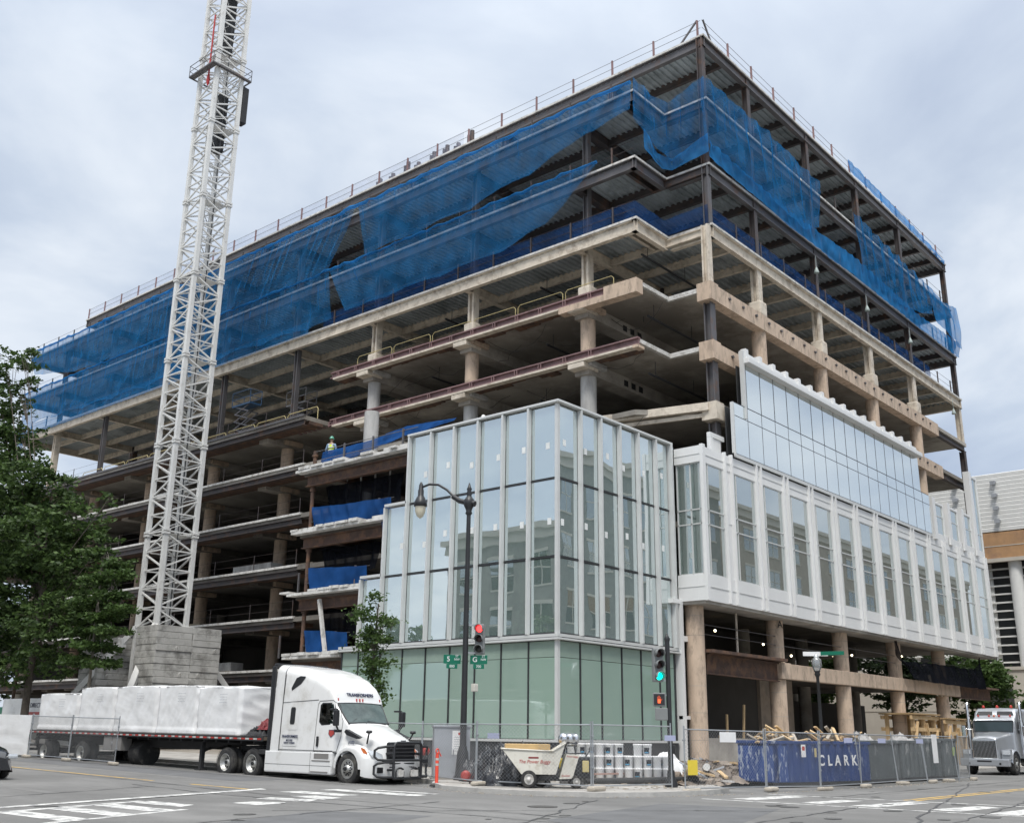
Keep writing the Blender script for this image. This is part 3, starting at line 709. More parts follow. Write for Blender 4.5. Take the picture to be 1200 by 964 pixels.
# stanchions and knee wall behind the rubble
a = BB(); a.box(44.6, 52, 26.6, 26.8, .1, 1.6); a.build('knee_wall', m_conc)

# ------------------------------------------------ glazed wing
gw = BB()
X0, Y0, P = 34.0, 26.66, 1.49
gw.box(X0, X0+.25, Y0, 39.8, .1, 1.36); gw.box(X0+.25, 42.9, Y0, Y0+.25, .1, 1.36)
wing = gw.build('glazed_wing', m_plinth); wing['label'] = 'corner wing with pale mullions above a green glass base'
def wpart(name, m, b): return b.build(name, m, wing)
# ledges
a = BB(); a.bev(X0-.2, X0+.2, Y0-.2, 39.9, 5.30, 5.38, .02); a.bev(X0+.2, 43.0, Y0-.2, Y0+.2, 5.30, 5.38, .02); a.box(X0-.16, X0+.2, Y0-.16, 39.9, 5.42, 5.54); a.box(X0+.2, 43.0, Y0-.16, Y0+.2, 5.42, 5.54); a.box(X0-.1, X0+.18, Y0-.1, 39.85, 5.38, 5.42); wpart('ledge', m_mull, a)
a = BB(); a.box(X0-.08, X0+.1, Y0-.08, 39.75, 1.36, 1.46); a.box(X0+.1, 42.9, Y0-.08, Y0+.1, 1.36, 1.46); wpart('base_sill', m_mull, a)
a = BB(); a.bev(X0-.2, X0+.22, Y0-.2, Y0+6*P+.1, 15.29, 15.4, .02); a.bev(X0+.22, 42.9, Y0-.2, Y0+.22, 15.29, 15.4, .02); wpart('parapet_cap', m_mull, a)
a = BB(); a.box(X0+.1, X0+.16, Y0, Y0+6*P, 14.6, 15.28); a.box(X0+.16, 42.8, Y0+.1, Y0+.16, 14.6, 15.28); wpart('parapet_back', m_plinth, a)
tier = [(5.58, 8.66), (8.72, 11.98), (12.04, 15.26)]; tn = [8, 7, 6]
prs = random.Random(99)
def pane(x0, x1, y0, y1, z0, z1, m, sub=wing):
    a = BB()
    if x0 == x1: a.box(x0, x0+.03, y0, y1, z0, z1)
    else: a.box(x0, x1, y0, y0+.03, z0, z1)
    ka, kb = prs.uniform(-.006, .006), prs.uniform(-.004, .004); cx, cy, cz = (x0+x1)/2, (y0+y1)/2, (z0+z1)/2      # no pane sits perfectly true
    a.v = [((v[0]+ka*(v[1]-cy)+kb*(v[2]-cz)) if x0 == x1 else v[0], v[1] if x0 == x1 else v[1]+ka*(v[0]-cx)+kb*(v[2]-cz), v[2]) for v in a.v]
    return a.build('window_pane', m, sub)
# west face
for k in range(9):
    y = Y0 + P*k
    ztop = tier[2][1] if k <= 6 else (tier[1][1] if k == 7 else tier[0][1])
    if k == 0:
        a = BB(); a.box(X0-.06, X0+.1, Y0-.06, Y0+.1, 1.46, 15.27)
    else:
        a = BB(); a.box(X0-.2, X0+.02, y-.05, y+.05, 5.56, ztop); 
    wpart('mullion', m_mull, a)
    for t, (z0, z1) in enumerate(tier):
        if k < tn[t]:
            pane(X0+.02, X0+.02, y+.08, y+P-.08, z0+.03, z1-.03, g_vis)
    if k < 9:
        yy = Y0 + P*k; y2 = min(yy+P, 39.75)
        pane(X0, X0, yy+.04, y2-.03, 1.48, 4.62, g_gnd)
        a = BB(); a.box(X0, X0+.03, yy+.04, y2-.03, 4.64, 5.27); wpart('spandrel', g_spand, a)
        a = BB(); a.box(X0-.05, X0+.06, y2-.02, y2+.03, 1.46, 5.28); wpart('mullion', m_dark, a)
for t, n_ in zip((5.58, 8.69, 12.01), (8, 7, 6)):
    a = BB(); a.box(X0-.01, X0+.07, Y0, Y0+P*n_, t-.035, t+.035); a.box(X0, 42.8, Y0-.01, Y0+.07, t-.035, t+.035); wpart('transom', m_dark, a)
a = BB(); a.box(X0-.2, X0+.2, Y0+P*6, Y0+P*7, 12.02, 12.14); wpart('parapet_cap', m_mull, a); a = BB(); a.box(X0-.2, X0+.2, Y0+P*7, Y0+P*8, 8.70, 8.82); wpart('parapet_cap', m_mull, a)
# south face
for k in range(6):
    x = X0 + P*k
    if k:
        a = BB(); a.box(x-.05, x+.05, Y0-.2, Y0+.02, 5.56, 15.27); wpart('mullion', m_mull, a)
    w_ = P if k < 5 else 1.25
    for z0, z1 in tier: pane(x+.08, x+w_-.08, Y0+.02, Y0+.02, z0+.03, z1-.03, g_vis)
    pane(x+.04, x+w_-.04, Y0, Y0, 1.48, 4.62, g_gnd)
    a = BB(); a.box(x+.04, x+w_-.04, Y0, Y0+.03, 4.64, 5.27); wpart('spandrel', g_spand, a)
    a = BB(); a.box(x+w_-.02, x+w_+.03, Y0-.05, Y0+.06, 1.46, 5.28); wpart('mullion', m_dark, a)
a = BB(); a.box(X0+P*5+1.25, X0+P*5+1.4, Y0-.22, Y0+.1, 5.56, 15.3); wpart('mullion', m_mull, a)
# return strip of glass beside the white bay
for z0, z1 in ((7.2, 8.66), (8.72, 11.98), (12.04, 15.26)):
    pane(41.6+1.3, 43.2, Y0-.02, Y0-.02, z0, z1, g_bay)
# factory stickers on the panes
a = BB(); rs = random.Random(11)
for k in range(8):
    for t, (z0, z1) in enumerate(tier):
        if t > 0 and k < tn[t]:
            y = Y0+P*k+rs.uniform(.25, .45); zz = z0+rs.uniform(1.1, 1.5); a.box(X0+.008, X0+.015, y, y+.2, zz, zz+.28)
for k in range(6):
    for t, (z0, z1) in enumerate(tier):
        if t > 0: x = X0+P*k+rs.uniform(.25, .6); zz = z0+rs.uniform(1.1, 1.5); a.box(x, x+.2, Y0+.008, Y0+.015, zz, zz+.28)
wpart('pane_sticker', m_stick, a)
# polythene dust curtains hanging behind the glass
def curtain(ax, c, a0, a1, z0, z1, seed, par, m=m_plast, amp=.1, tw=0.0, name='dust_sheet'):
    rs = random.Random(seed); n = max(8, int((a1-a0)/.06)); rows = 14
    fr = [(rs.uniform(1.5, 5), rs.uniform(0, 6), rs.uniform(.3, 1)) for _ in range(5)]
    Pn = []
    for j in range(rows+1):
        t = j/rows; row = []
        for i in range(n+1):
            s_ = a0+(a1-a0)*i/n
            d = sum(w_*math.sin(f*s_*2+ph+t*w_*3) for f, ph, w_ in fr)*amp*.45*(.35+.65*t) + noise.noise((s_*.9, t*3, seed))*amp
            zz = z1-(z1-z0)*t
            row.append((c+d, s_, zz) if ax == 'x' else (s_, c+d, zz))
        Pn.append(row)
    b = BB(); b.grid(Pn); return b.build(name, m, par)
for i in range(4): curtain('x', X0+.55, Y0+.2+i*3.2, Y0+.2+i*3.2+3.1, .2, 4.5, 20+i, wing, amp=.14)
for i in range(3): curtain('y', Y0+.55, X0+.5+i*2.8, X0+.5+i*2.8+2.7, .2, 4.5, 30+i, wing, amp=.14)
for i, (t, y0, y1) in enumerate(((1, .3, 2.6), (1, 3.6, 4.9), (0, .4, 3.2), (0, 4.6, 6.0), (2, .2, 1.1))):
    curtain('x', X0+.5, Y0+y0, Y0+y1, tier[t][0]+.1, tier[t][1]-.2, 40+i, wing, amp=.16)
for i, (t, x0, x1) in enumerate(((0, .3, 4.2), (1, 3.4, 6.0), (0, 5, 7.6), (1, .4, 1.6), (1, 6.4, 7.2))):
    curtain('y', Y0+.5, X0+x0, X0+x1, tier[t][0]+.1, tier[t][1]-.2, 50+i, wing, amp=.16)
# roller-shade coloured slab zone behind the glass heads
a = BB()
for z_ in (8.4, 11.6, 14.9): a.box(X0+.12, X0+.2, Y0+.3, Y0+6*P, z_-.75, z_-.3); a.box(X0+.4, 42.6, Y0+.12, Y0+.2, z_-.75, z_-.3)
wpart('ceiling_edge', mat('green_grey_board', (.30, .36, .32), .8), a)
# open end of the wing: rusty beams, posts, blown white planks on the slab edge
for lv in (3, 2, 1, 0):
    z = LOW[lv]; ys = {3: 35.7, 2: 37.2, 1: 38.7, 0: 39.9}[lv]
    a = BB(); a.ibeam((34.45, ys, z-.29), (34.45, 43.9, z-.29), .55, .3, .04); a.build('wing_edge_beam', m_rust, wing)
    a = BB(); a.ibeam((34.7, 41.6, z-.30), (40.5, 41.6, z-.30), .5, .25, .04); a.build('wing_edge_beam', m_rust, wing)
    a = BB(); rs = random.Random(lv+60); y = ys
    while y < 44.2:
        d = rs.uniform(.5, 1.1); 
        if rs.random() < .8: a.box(33.75+rs.uniform(0, .2), 34.5, y, y+d*.85, z+.01, z+.1+rs.uniform(0, .07))
        y += d
    a.box(33.9, 34.34, ys, 44.3, z-.14, z-.003)
    a.build('edge_plank', m_edge, wing)
    a = BB(); a.cyl((34.55, 43.55, z+.02), (34.55, 43.55, z+3.0 if lv < 3 else z+1.1), .11, n=10); a.cyl((34.55, 43.55, z+2.2 if lv<3 else z+.8), (34.55, 43.55, z+2.35 if lv<3 else z+.9), .17, n=10)
    a.build('wing_post', m_rust, wing)
    a = BB()
    for h in (.55, 1.05): a.cyl((34.5, ys, z+h), (34.5, 43.5, z+h), .018, n=6)
    for q in range(3): a.box(34.46, 34.54, ys+1+q*2.2, ys+1.08+q*2.2, z, z+1.15)
    a.build('guard_cable', m_steelg, wing)
a = BB(); a.bar((34.2, 41.3, LOW[0]+.1), (34.2, 42.0, LOW[1]-.4), .16, .16); a.build('brace', m_edge, wing)
rcol(36.5, 41.4, LOW[3]+.02, LOW[4]+.1, .4, m_greyc, False)

# white frame post between wing and first round column
a = BB(); a.box(43.0, 43.25, Y0-.25, Y0+.1, .1, 7.6); a.box(42.4, 43.3, Y0-.25, Y0+.1, 7.6, 7.8); a.box(43.25, 44.1, Y0-.2, Y0, 5.9, 6.15); a.box(43.0, 44.2, Y0-.2, Y0, 2.4, 2.55); a.box(44.0, 44.12, Y0-.2, Y0, .2, 6.1)
a.build('door_frame', m_whitem, wing)

# ------------------------------------------------ white panelled bay along the south face
YB = 25.0; BX0, BX1, BZ0, BZ1 = 43.2, 86.0, 7.72, 15.15
a = BB(); a.box(BX0, BX1, YB+.12, YB+.5, BZ0, 8.95); a.box(BX0, BX1, YB+.12, YB+.5, 14.35, BZ1)
a.box(BX0, BX0+.4, YB+.503, 26.6, BZ0, 8.95); a.box(BX0, BX0+.4, YB+.503, 26.6, 14.35, BZ1)
bay = a.build('panelled_bay', m_whitem); bay['label'] = 'two storey white panelled bay with tall window strips'
def bp(name, m, b): return b.build(name, m, bay)
a = BB()
for z_ in (8.35, 14.72): a.box(BX0-.02, BX1+.02, YB+.095, YB+.12, z_, z_+.035); a.box(BX0-.02, BX0, YB+.1, 26.6, z_, z_+.035)
bp('panel_joint', m_mull, a)
a = BB(); a.box(BX0+.1, BX1, YB+.2, 26.5, BZ0-.14, BZ0); bp('bay_underside', m_conc, a)
WP = 3.07
k = 0; x = 46.25
wins = [(BX0+.25, 45.3)]
while x < BX1-1.0:
    wins.append((x-.02, x+2.33)); x += WP
edges = [BX0]
for (x0, x1) in wins:
    # frame and three lights
    zs = [8.97, 11.35, 12.05, 14.33]; xm = x0+.42
    a = BB(); 
    for zz in zs: a.box(x0, x1, YB+.14, YB+.24, zz-.03, zz+.03)
    for xx in (x0, xm, x1): a.box(xx-.03, xx+.03, YB+.14, YB+.24, 8.97, 14.33)
    wf = bp('window', m_mull, a)
    for i in range(3):
        a = BB(); a.box(x0+.03, x1-.03, YB+.18, YB+.2, zs[i]+.03, zs[i+1]-.03); a.build('window_pane', g_bay, wf)
# pilasters: paired fins between windows
px = []
for i in range(len(wins)-1): px.append((wins[i][1]+.03, wins[i+1][0]-.03))
for (x0, x1) in px + [(wins[-1][1]+.03, BX1)]:
    a = BB(); a.box(x0, x1, YB+.16, YB+.4, 8.95, 14.35)
    w2 = (x1-x0)
    a.box(x0+.04, x0+.15, YB-.02, YB+.16, BZ0+.02, BZ1+.08)
    if w2 > .4: a.box(x1-.15, x1-.04, YB-.02, YB+.16, BZ0+.02, BZ1+.08)
    a.box(x0+.02, x1-.02, YB+.13, YB+.15, 11.66, 11.68)
    bp('pilaster', m_whitem, a)
a = BB(); a.box(BX0-.03, BX0+.22, YB-.03, YB+.15, BZ0-.02, BZ1+.05); bp('pilaster', m_whitem, a)
# west return windows
a = BB()
for zz in (8.97, 11.35, 12.05, 14.33): a.box(BX0+.1, BX0+.2, YB+.2, 26.6, zz-.03, zz+.03)
for yy in (YB+.25, 25.8, 26.55): a.box(BX0+.1, BX0+.2, yy-.03, yy+.03, 8.97, 14.33)
wf = bp('window', m_mull, a)
a = BB(); a.box(BX0+.14, BX0+.16, YB+.25, 26.55, 9, 14.3); a.build('window_pane', g_bay, wf)
# far end: bay continues up another storey and a half
for i, (x0, x1, z1) in enumerate(((75.4, 77.3, 18.0), (78.45, 80.4, 18.1), (81.5, 83.4, 18.2), (84.3, 85.9, 21.6))):
    a = BB(); a.box(x0-.6, x1+.6 if i < 3 else BX1, YB+.12, YB+.4, BZ1+.01, BZ1+.55); a.box(x0-.55, x0-.02, YB-.05, YB+.4, BZ1, z1+.15)
    a.box(x0, x1, YB+.12, YB+.4, z1-.15, z1); a.box(x1, x1+.1, YB+.1, YB+.4, BZ1, z1+.05)
    bp('upper_panel', m_whitem, a)
    a = BB()
    for zz in (BZ1+.56, 17.0, z1-.18): a.box(x0, x1, YB+.16, YB+.24, zz-.03, zz+.03)
    a.box(x0+.4, x0+.46, YB+.16, YB+.24, BZ1+.5, z1-.15)
    wf = bp('window', m_mull, a)
    a = BB(); a.box(x0+.02, x1-.02, YB+.19, YB+.21, BZ1+.56, z1-.18); a.build('window_pane', g_bay, wf)
# loose white panel and cut sheet standing at the corner above the bay
a = BB(); a.box(45.26, 46.1, YB+.6, YB+.7, 15.2, 16.04); a.box(45.0, 45.25, YB+.55, YB+.75, 15.18, 16.04); a.box(45.0, 46.4, YB+.55, YB+.75, 16.05, 16.3); bp('loose_panel', m_whitem, a)

# ------------------------------------------------ hung curtain wall above the bay
YC = 24.95; pw_ = 1.56
a = BB(); a.box(46.35, 74.4, YC+.05, YC+.15, 15.22, 15.4); a.box(46.35, 46.45, YC-.03, YC+.15, 15.22, 18.1); a.box(47.7, 47.82, YC-.05, YC+.2, 17.5, 21.3)
a.box(74.3, 74.42, YC, YC+.15, 15.22, 17.3)
cw = a.build('curtain_wall', m_mull); cw['label'] = 'hung curtain wall of pale blue glass below a white parapet'
xx = 46.45; i = 0
while xx < 74.2:
    x1 = min(xx+pw_-.03, 74.3)
    a = BB(); a.box(xx, x1, YC+.04, YC+.07, 15.42, 17.42); a.build('glass_pane', g_cw, cw)
    a = BB(); a.box(xx, x1, YC+.04, YC+.07, 17.46, 18.12); a.build('glass_pane', g_cw, cw)
    if xx > 47.4 and xx < 72.3:
        a = BB(); a.box(xx+.04 if i else xx, min(x1+.04, 72.8), YC+.04, YC+.07, 18.17, 20.55); a.build('glass_pane', g_cw, cw)
    xx += pw_; i += 1
a = BB(); xx = 46.45
while xx < 74.4: a.box(xx-.02, xx-.005, YC+.03, YC+.1, 15.4, 18.1 if xx < 47.7 or xx > 72.8 else 20.55); xx += pw_
for z_ in (17.44, 18.145): a.box(46.45, 74.3, YC+.03, YC+.1, z_-.014, z_+.014)
a.box(46.5, 74.2, YC+.5, YC+.55, 15.3, 18.0); a.box(47.9, 72.8, YC+.5, YC+.55, 18.0, 20.6)
a.build('pane_joint', m_dark, cw)
a = BB(); a.bev(47.75, 72.85, YC-.35, YC+.05, 20.56, 20.85, .03); a.box(47.85, 72.8, YC+.05, YC+.3, 20.86, 21.3)
xx = 48.0
while xx < 72.6: a.box(xx, xx+.3, YC-.05, YC+.25, 20.86, 21.48); xx += 1.56
a.build('parapet', m_whitem, cw)

# ------------------------------------------------ temporary works on the frame
# yellow guard rails of floor six (and the rails deeper on floor five)
for i in range(6):
    y0 = 30.6+i*3.55; z = LOW[6]+.1; a = BB()
    for q in (0, 1.15): a.tube([(BAYX+.7, y0, z+.0), (BAYX+.7, y0, z+.85), (BAYX+.7, y0+.15, z+1.0), (BAYX+.7, y0+3.2, z+1.0), (BAYX+.7, y0+3.35, z+.85), (BAYX+.7, y0+3.35, z)], .022, 6); break
    a.build('guard_rail', m_yel, s6)
for i in range(9):
    y0 = 54+i*3.5; z = LOW[5]+.05; a = BB()
    a.tube([(XL+1.6, y0, z), (XL+1.6, y0, z+.9), (XL+1.6, y0+.15, z+1.05), (XL+1.6, y0+3.1, z+1.05), (XL+1.6, y0+3.25, z+.9), (XL+1.6, y0+3.25, z)], .028, 6)
    a.build('guard_rail', m_yel, s5)
# safety posts and cables round the roof
roof = floor_objs['roof']
for (pts) in ([(MX+.15, y) for y in np.arange(26.2, 96.5, 3.05)], [(x, SY+.15) for x in np.arange(49.8, XE, 2.95)]):
    for (x, y) in pts:
        a = BB(); a.box(x-.05, x+.05, y-.05, y+.05, 40.87, 42.0); a.build('safety_post', m_purp, roof)
a = BB(); z = 40.87
for h in (.55, 1.05):
    a.cyl((MX+.15, 26, z+h), (MX+.15, 96.5, z+h), .014, n=5); a.cyl((MX+.15, SY+.15, z+h), (XE-.1, SY+.15, z+h), .014, n=5)
a.build('safety_cable', m_steelg, roof)
a = BB(); a.bar((MX+.1, 26.2, z), (MX+.1, 28.0, z-.0+.02), .06); a.bar((MX+.15, 27.4, z), (MX+.15, 26.2, z+1.15), .09); a.bar((MX+1.2, SY+.15, z), (MX+.3, SY+.15, z+1.15), .09); a.build('safety_post', m_steelg, roof)
# posts of lower safety lines
for k, zl in (('s9', 36.63), ('s8', 32.4), ('s7', 28.65)):
    a = BB()
    for x in np.arange(49.6, XE, 2.95): a.box(x-.04, x+.04, SY+.12, SY+.2, zl, zl+1.1)
    for y in np.arange(30.2, YE, 2.95): a.box(BAYX+.12, BAYX+.2, y-.04, y+.04, zl, zl+1.1)
    for h in (.55, 1.05): a.cyl((MX+.15, SY+.16, zl+h), (XE-.1, SY+.16, zl+h), .013, n=5); a.cyl((BAYX+.16, NY+.2, zl+h), (BAYX+.16, YE-.1, zl+h), .013, n=5)
    a.build('safety_line', m_steel, floor_objs[k])
for lv in (6, 5, 4, 3, 2, 1):
    zl = LOW[lv]; a = BB()
    y0 = 53.5
    if lv == 6: continue
    for h in (.55, 1.05): a.cyl((XL+.3, y0, zl+h), (XL+.3, YE-.1, zl+h), .009, n=5)
    for y in np.arange(y0, YE, 4.4): a.box(XL+.27, XL+.31, y-.02, y+.02, zl, zl+1.1)
    a.build('safety_line', m_steel, floor_objs[lv])
# festoon lamps under the bay
a = BB(); b2 = BB(); rs = random.Random(5)
for i in range(11):
    x = 46+i*3.4; y = 28+rs.uniform(0, 3); zz = 7.0+rs.uniform(-.5, .4)
    b2 = BB(); b2.lathe([(.01, -.07), (.055, -.04), (.07, 0), (.05, .05), (.01, .07)], (x, y, zz), 8); b2.build('festoon_bulb', m_bulb, s1)
for zz in (6.3, 6.75): a.cyl((44.5, 26.1, zz), (84, 26.1, zz), .02, n=5)
a.build('safety_line', m_steelg, s0)
a = BB(); a.cyl((47.9, 26.2, LOW[0]+.3), (47.9, 26.2, LOW[1]-.3), .06, n=8); a.build('prop', m_cream, s0)
text('column_letter', 'A', .55, face_M((52.2-45-.18, 26.3-.42-26, 7.35), (1, -.35, 0), (0, 0, 1)), m_dark, bld)
# upright studs in the wing
a = BB()
for y in (38.3, 39.4, 40.5, 41.6): a.cyl((35.2, y, LOW[2]+.5), (35.2, y, LOW[3]-.6), .05, n=6)
a.build('stud', m_edge, wing)
# red stiffener rack at the end of floor five
a = BB()
for i in range(7): a.box(BAYX-.1, BAYX+.1, 53.3+i*.5, 53.5+i*.5, LOW[5]-.35, LOW[5]-.02)
a.box(BAYX-.05, BAYX+.05, 53.2, 56.8, LOW[5]-.1, LOW[5]+.0); a.build('stiffener', m_purp, s5)

# loose cables, hangers and stored material on the open floors
rs = random.Random(77)
for lv, n_ in ((6, 7), (5, 7), (4, 4)):
    z = LOW[lv]-.3; pz = floor_objs[lv]
    for k in range(n_):
        a = BB(); x0 = BAYX+rs.uniform(.6, 3); y0 = 29+k*3.3+rs.uniform(-1, 1); L_ = rs.uniform(2.5, 7); sg = rs.uniform(.4, 1.3)
        a.tube([(x0+rs.uniform(0, .4), y0+L_*t/8, z-sg*math.sin(PI*t/8)-.1) for t in range(9)], .014, 4); a.build('loose_cable', m_dark, pz)
    for k in range(n_): a = BB(); x0 = rs.uniform(46, 60); y0 = rs.uniform(27, 50); a.cyl((x0, y0, z-rs.uniform(.3, 1.2)), (x0, y0, z+.03), .02, n=5); a.build('hanger_rod', m_dark, pz)
for lv in (5, 4, 3, 2, 1):
    z = LOW[lv]+.01; pz = floor_objs[lv]
    for k in range(4):
        y0 = 56+k*9.5+rs.uniform(-2, 2); x0 = XL+rs.uniform(1.5, 3.5); a = BB(); h = rs.uniform(.3, .8)
        kind = rs.randrange(3)
        if kind == 0:
            for q in range(6): a.cyl((x0+q*.13, y0, z+.07), (x0+q*.13, y0+rs.uniform(2.5, 3.6), z+.07), .06, n=7)
            for q in range(5): a.cyl((x0+.07+q*.13, y0, z+.18), (x0+.07+q*.13, y0+rs.uniform(2.5, 3.4), z+.18), .06, n=7)
            a.build('stored_pipe', m_steelg, pz)
        elif kind == 1:
            for q in range(5): a.box(x0, x0+1.1, y0+rs.uniform(-.05, .05), y0+2.2, z+q*.12, z+q*.12+.1)
            a.build('stored_board', mat('board_stack_%d_%d' % (lv, k), (.45, .38, .28), .85, var=.2), pz)
        else:
            a.bev(x0, x0+.7, y0, y0+1.0, z, z+h, .04); a.build('stored_crate', m_cream, pz)
# spray and formwork marks: square patches and tie holes on the lower columns and beams
a = BB()
for x in COLX[:5]:
    for zz in (1.5, 2.7, 3.9, 6.2, 7.1):
        a.lathe([(.4435, zz-.008), (.4435, zz+.008)], (x, 26.3, 0), 20)
        del a.f[-2:]; del a.smooth[-2:]
a.build('column_joint', m_conc)

# ================================================================= NETS AND TARPAULINS (each hangs from the frame, so each is a thing)
net_blue = mat_net('blue_debris_net', (0.030, 0.20, 0.47), cover=0.17, trans=0.42, edge=0.65)
net_dense = mat_net('folded_blue_net', (0.035, 0.23, 0.55), cover=0.55, trans=0.35, edge=0.3)
net_navy = mat_net('navy_guard_net', (0.020, 0.065, 0.19), cover=0.5, trans=0.3, edge=0.3)
net_black = mat_net('black_shade_net', (0.012, 0.013, 0.017), cover=0.80, trans=0.2, edge=0.3)
tarp_blue = mat_net('blue_tarpaulin', (0.020, 0.080, 0.25), cover=.80, trans=.2, edge=.2)

def pline(pts, t):
    """point at fraction t of a polyline, by length"""
    pts = [Vector(p) for p in pts]; ls = [(pts[i+1]-pts[i]).length for i in range(len(pts)-1)]; s = sum(ls)*t
    for i, l_ in enumerate(ls):
        if s <= l_ or i == len(ls)-1: return pts[i].lerp(pts[i+1], min(1, s/max(l_, 1e-6)))
        s -= l_
def cloth(name, top, bot, m, label, group=None, cols=None, rows=12, fold=0.12, wave=3.5, seed=0, out=(-1, 0, 0), scal=0.0, sp=3.0, cat='debris net', swag=0.0, skew=0.0):
    rs = random.Random(seed); out = Vector(out).normalized()
    L0 = sum((Vector(top[i+1])-Vector(top[i])).length for i in range(len(top)-1)); cols = cols or max(12, int(L0/.11))
    ph = [(rs.uniform(.7, 2.6)*wave, rs.uniform(0, 6), rs.uniform(.3, 1), rs.uniform(-1, 1)) for _ in range(5)]
    Pn = []
    o0 = Vector(top[0])
    for j in range(rows+1):
        t = j/rows; row = []
        for i in range(cols+1):
            s = i/cols; a = pline(top, s); b = pline(bot, s)
            u = s*L0
            up = abs(((u/(sp*1.7)) % 1.0)-.5)*2                     # 1 at tie points, 0 between
            p = a.lerp(b, t)
            d = sum(w_*(1-abs(math.sin(.5*(f*u+q+t*k*2.6)))*1.6) for f, q, w_, k in ph)*.30
            amp = fold*(.7 if out.x < -.9 else 1.5)*(.25+.75*math.sin(PI*min(1, t*1.1+.1)))
            p = p + out*(d*amp + noise.noise((u*.35, t*2.0, seed*3.1))*fold*.5*t)
            if scal: p.z += .55*scal*(t**2)*(1-(1-up)**2)          # scalloped hem
            if swag: p.z -= swag*math.sin(PI*s)*t
            p.z += noise.noise((u*.8, t*3, seed+9.0))*.05
            row.append(p - o0)
        Pn.append(row)
    b_ = MB(); b_.grid(Pn)
    # rope along the top hem
    o = b_.build(name, m, None); o.location = o0
    tag(o, label, cat, group)
    return o
GN = 'blue debris nets hung round the upper floors'
bx = BAYX-.22
# ninth floor, west side: from the bay corner back to the far end, in two lengths with a gap
cloth('debris_net', [(bx, 28.5, 36.95), (bx, 41, 36.95), (bx, 51.6, 36.95)], [(bx-.1, 28.6, 34.9), (bx-.2, 31.5, 34.6), (bx-.25, 35, 33.6), (bx-.3, 40.5, 32.8), (bx-.2, 47, 32.6), (bx-.1, 50.4, 32.7)], net_blue,
      'upper blue net nearest the corner on the long side, its hem lifting rightwards', GN, seed=1, scal=.45, sp=3.0, fold=.22)
cloth('debris_net', [(bx, 51.9, 36.95), (bx, 66, 36.95), (bx, 78, 36.95)], [(bx-.1, 54.3, 32.6), (bx-.2, 66, 32.5), (bx-.1, 78, 32.5)], net_blue,
      'upper blue net just right of the crane mast, gathered beside a dark gap', GN, seed=2, scal=.35, sp=3.4, fold=.28)
cloth('debris_net', [(bx, 78, 36.95), (bx, 99.9, 36.95)], [(bx-.1, 78, 32.5), (bx-.1, 90, 32.9), (bx-.1, 98, 34.3)], net_blue,
      'upper blue net at the far left end of the long side', GN, seed=3, scal=.2, sp=3.4, fold=.15)
# eighth floor, west side
cloth('debris_net', [(bx, 31.0, 32.72), (bx, 43, 32.72), (bx, 54.2, 32.72)], [(bx-.05, 31.2, 32.3), (bx-.15, 34.5, 29.8), (bx-.25, 37.4, 29.15), (bx-.25, 42, 29.0), (bx-.2, 52, 28.9)], net_blue,
      'lower blue net on the west side tapering to a point under the eighth floor', GN, seed=4, scal=.3, sp=3.2, fold=.2)
cloth('debris_net', [(bx, 54.3, 32.72), (bx, 70, 32.72), (bx, 80, 32.72)], [(bx-.1, 53.6, 28.6), (bx-.2, 66, 28.75), (bx-.1, 80, 28.7)], net_blue,
      'lower blue net right of the crane mast, torn away along one seam', GN, seed=5, scal=.55, sp=3.0, fold=.22)
cloth('debris_net', [(bx, 80, 32.72), (bx, 99.9, 32.72)], [(bx-.1, 80, 28.7), (bx-.1, 99.3, 29.2)], net_blue,
      'lower blue net at the far left end, above the cream seventh floor', GN, seed=6, scal=.5, sp=3.0, fold=.15)
cloth('debris_net', [(bx-.03, 56, 29.35), (bx-.03, 99.9, 29.3)], [(bx-.08, 56, 28.4), (bx-.08, 99.9, 28.1)], net_blue,
      'narrow blue strip of netting along the seventh floor edge behind the crane', GN, seed=7, fold=.06, rows=5)
cloth('debris_net', [(bx+.1, 98.4, 29.2), (bx+.1, 100.3, 29.2)], [(bx, 98.6, 26.3), (bx, 100.2, 26.6)], net_blue, 'small blue net flap drooping at the far left corner of the seventh floor', GN, seed=8, fold=.15)
# rolled top hems
def roll(pts, r, label, m=net_dense, seed=0):
    rs = random.Random(seed); P = []
    for i in range(len(pts)-1):
        a, b = Vector(pts[i]), Vector(pts[i+1]); n = max(2, int((b-a).length/.5))
        for k in range(n): P.append(a.lerp(b, k/n) + Vector((rs.uniform(-.04, .04), rs.uniform(-.04, .04), rs.uniform(-.09, .06))))
    P.append(Vector(pts[-1])); o0 = P[0].copy()
    a = MB(); a.tube([p-o0 for p in P], [r*rs.uniform(.6, 1.25) for _ in P], 7); o = a.build('rolled_net', m); o.location = o0
    tag(o, label, 'debris net', 'rolled blue netting along the slab edges')
roll([(bx, 28.6, 37.0), (bx, 60, 36.98), (bx, 99.9, 36.95)], .11, 'rolled top hem of blue netting along the ninth floor, west side')
roll([(bx, 31, 32.8), (bx, 99.9, 32.75)], .09, 'rolled top hem of blue netting along the eighth floor, west side')
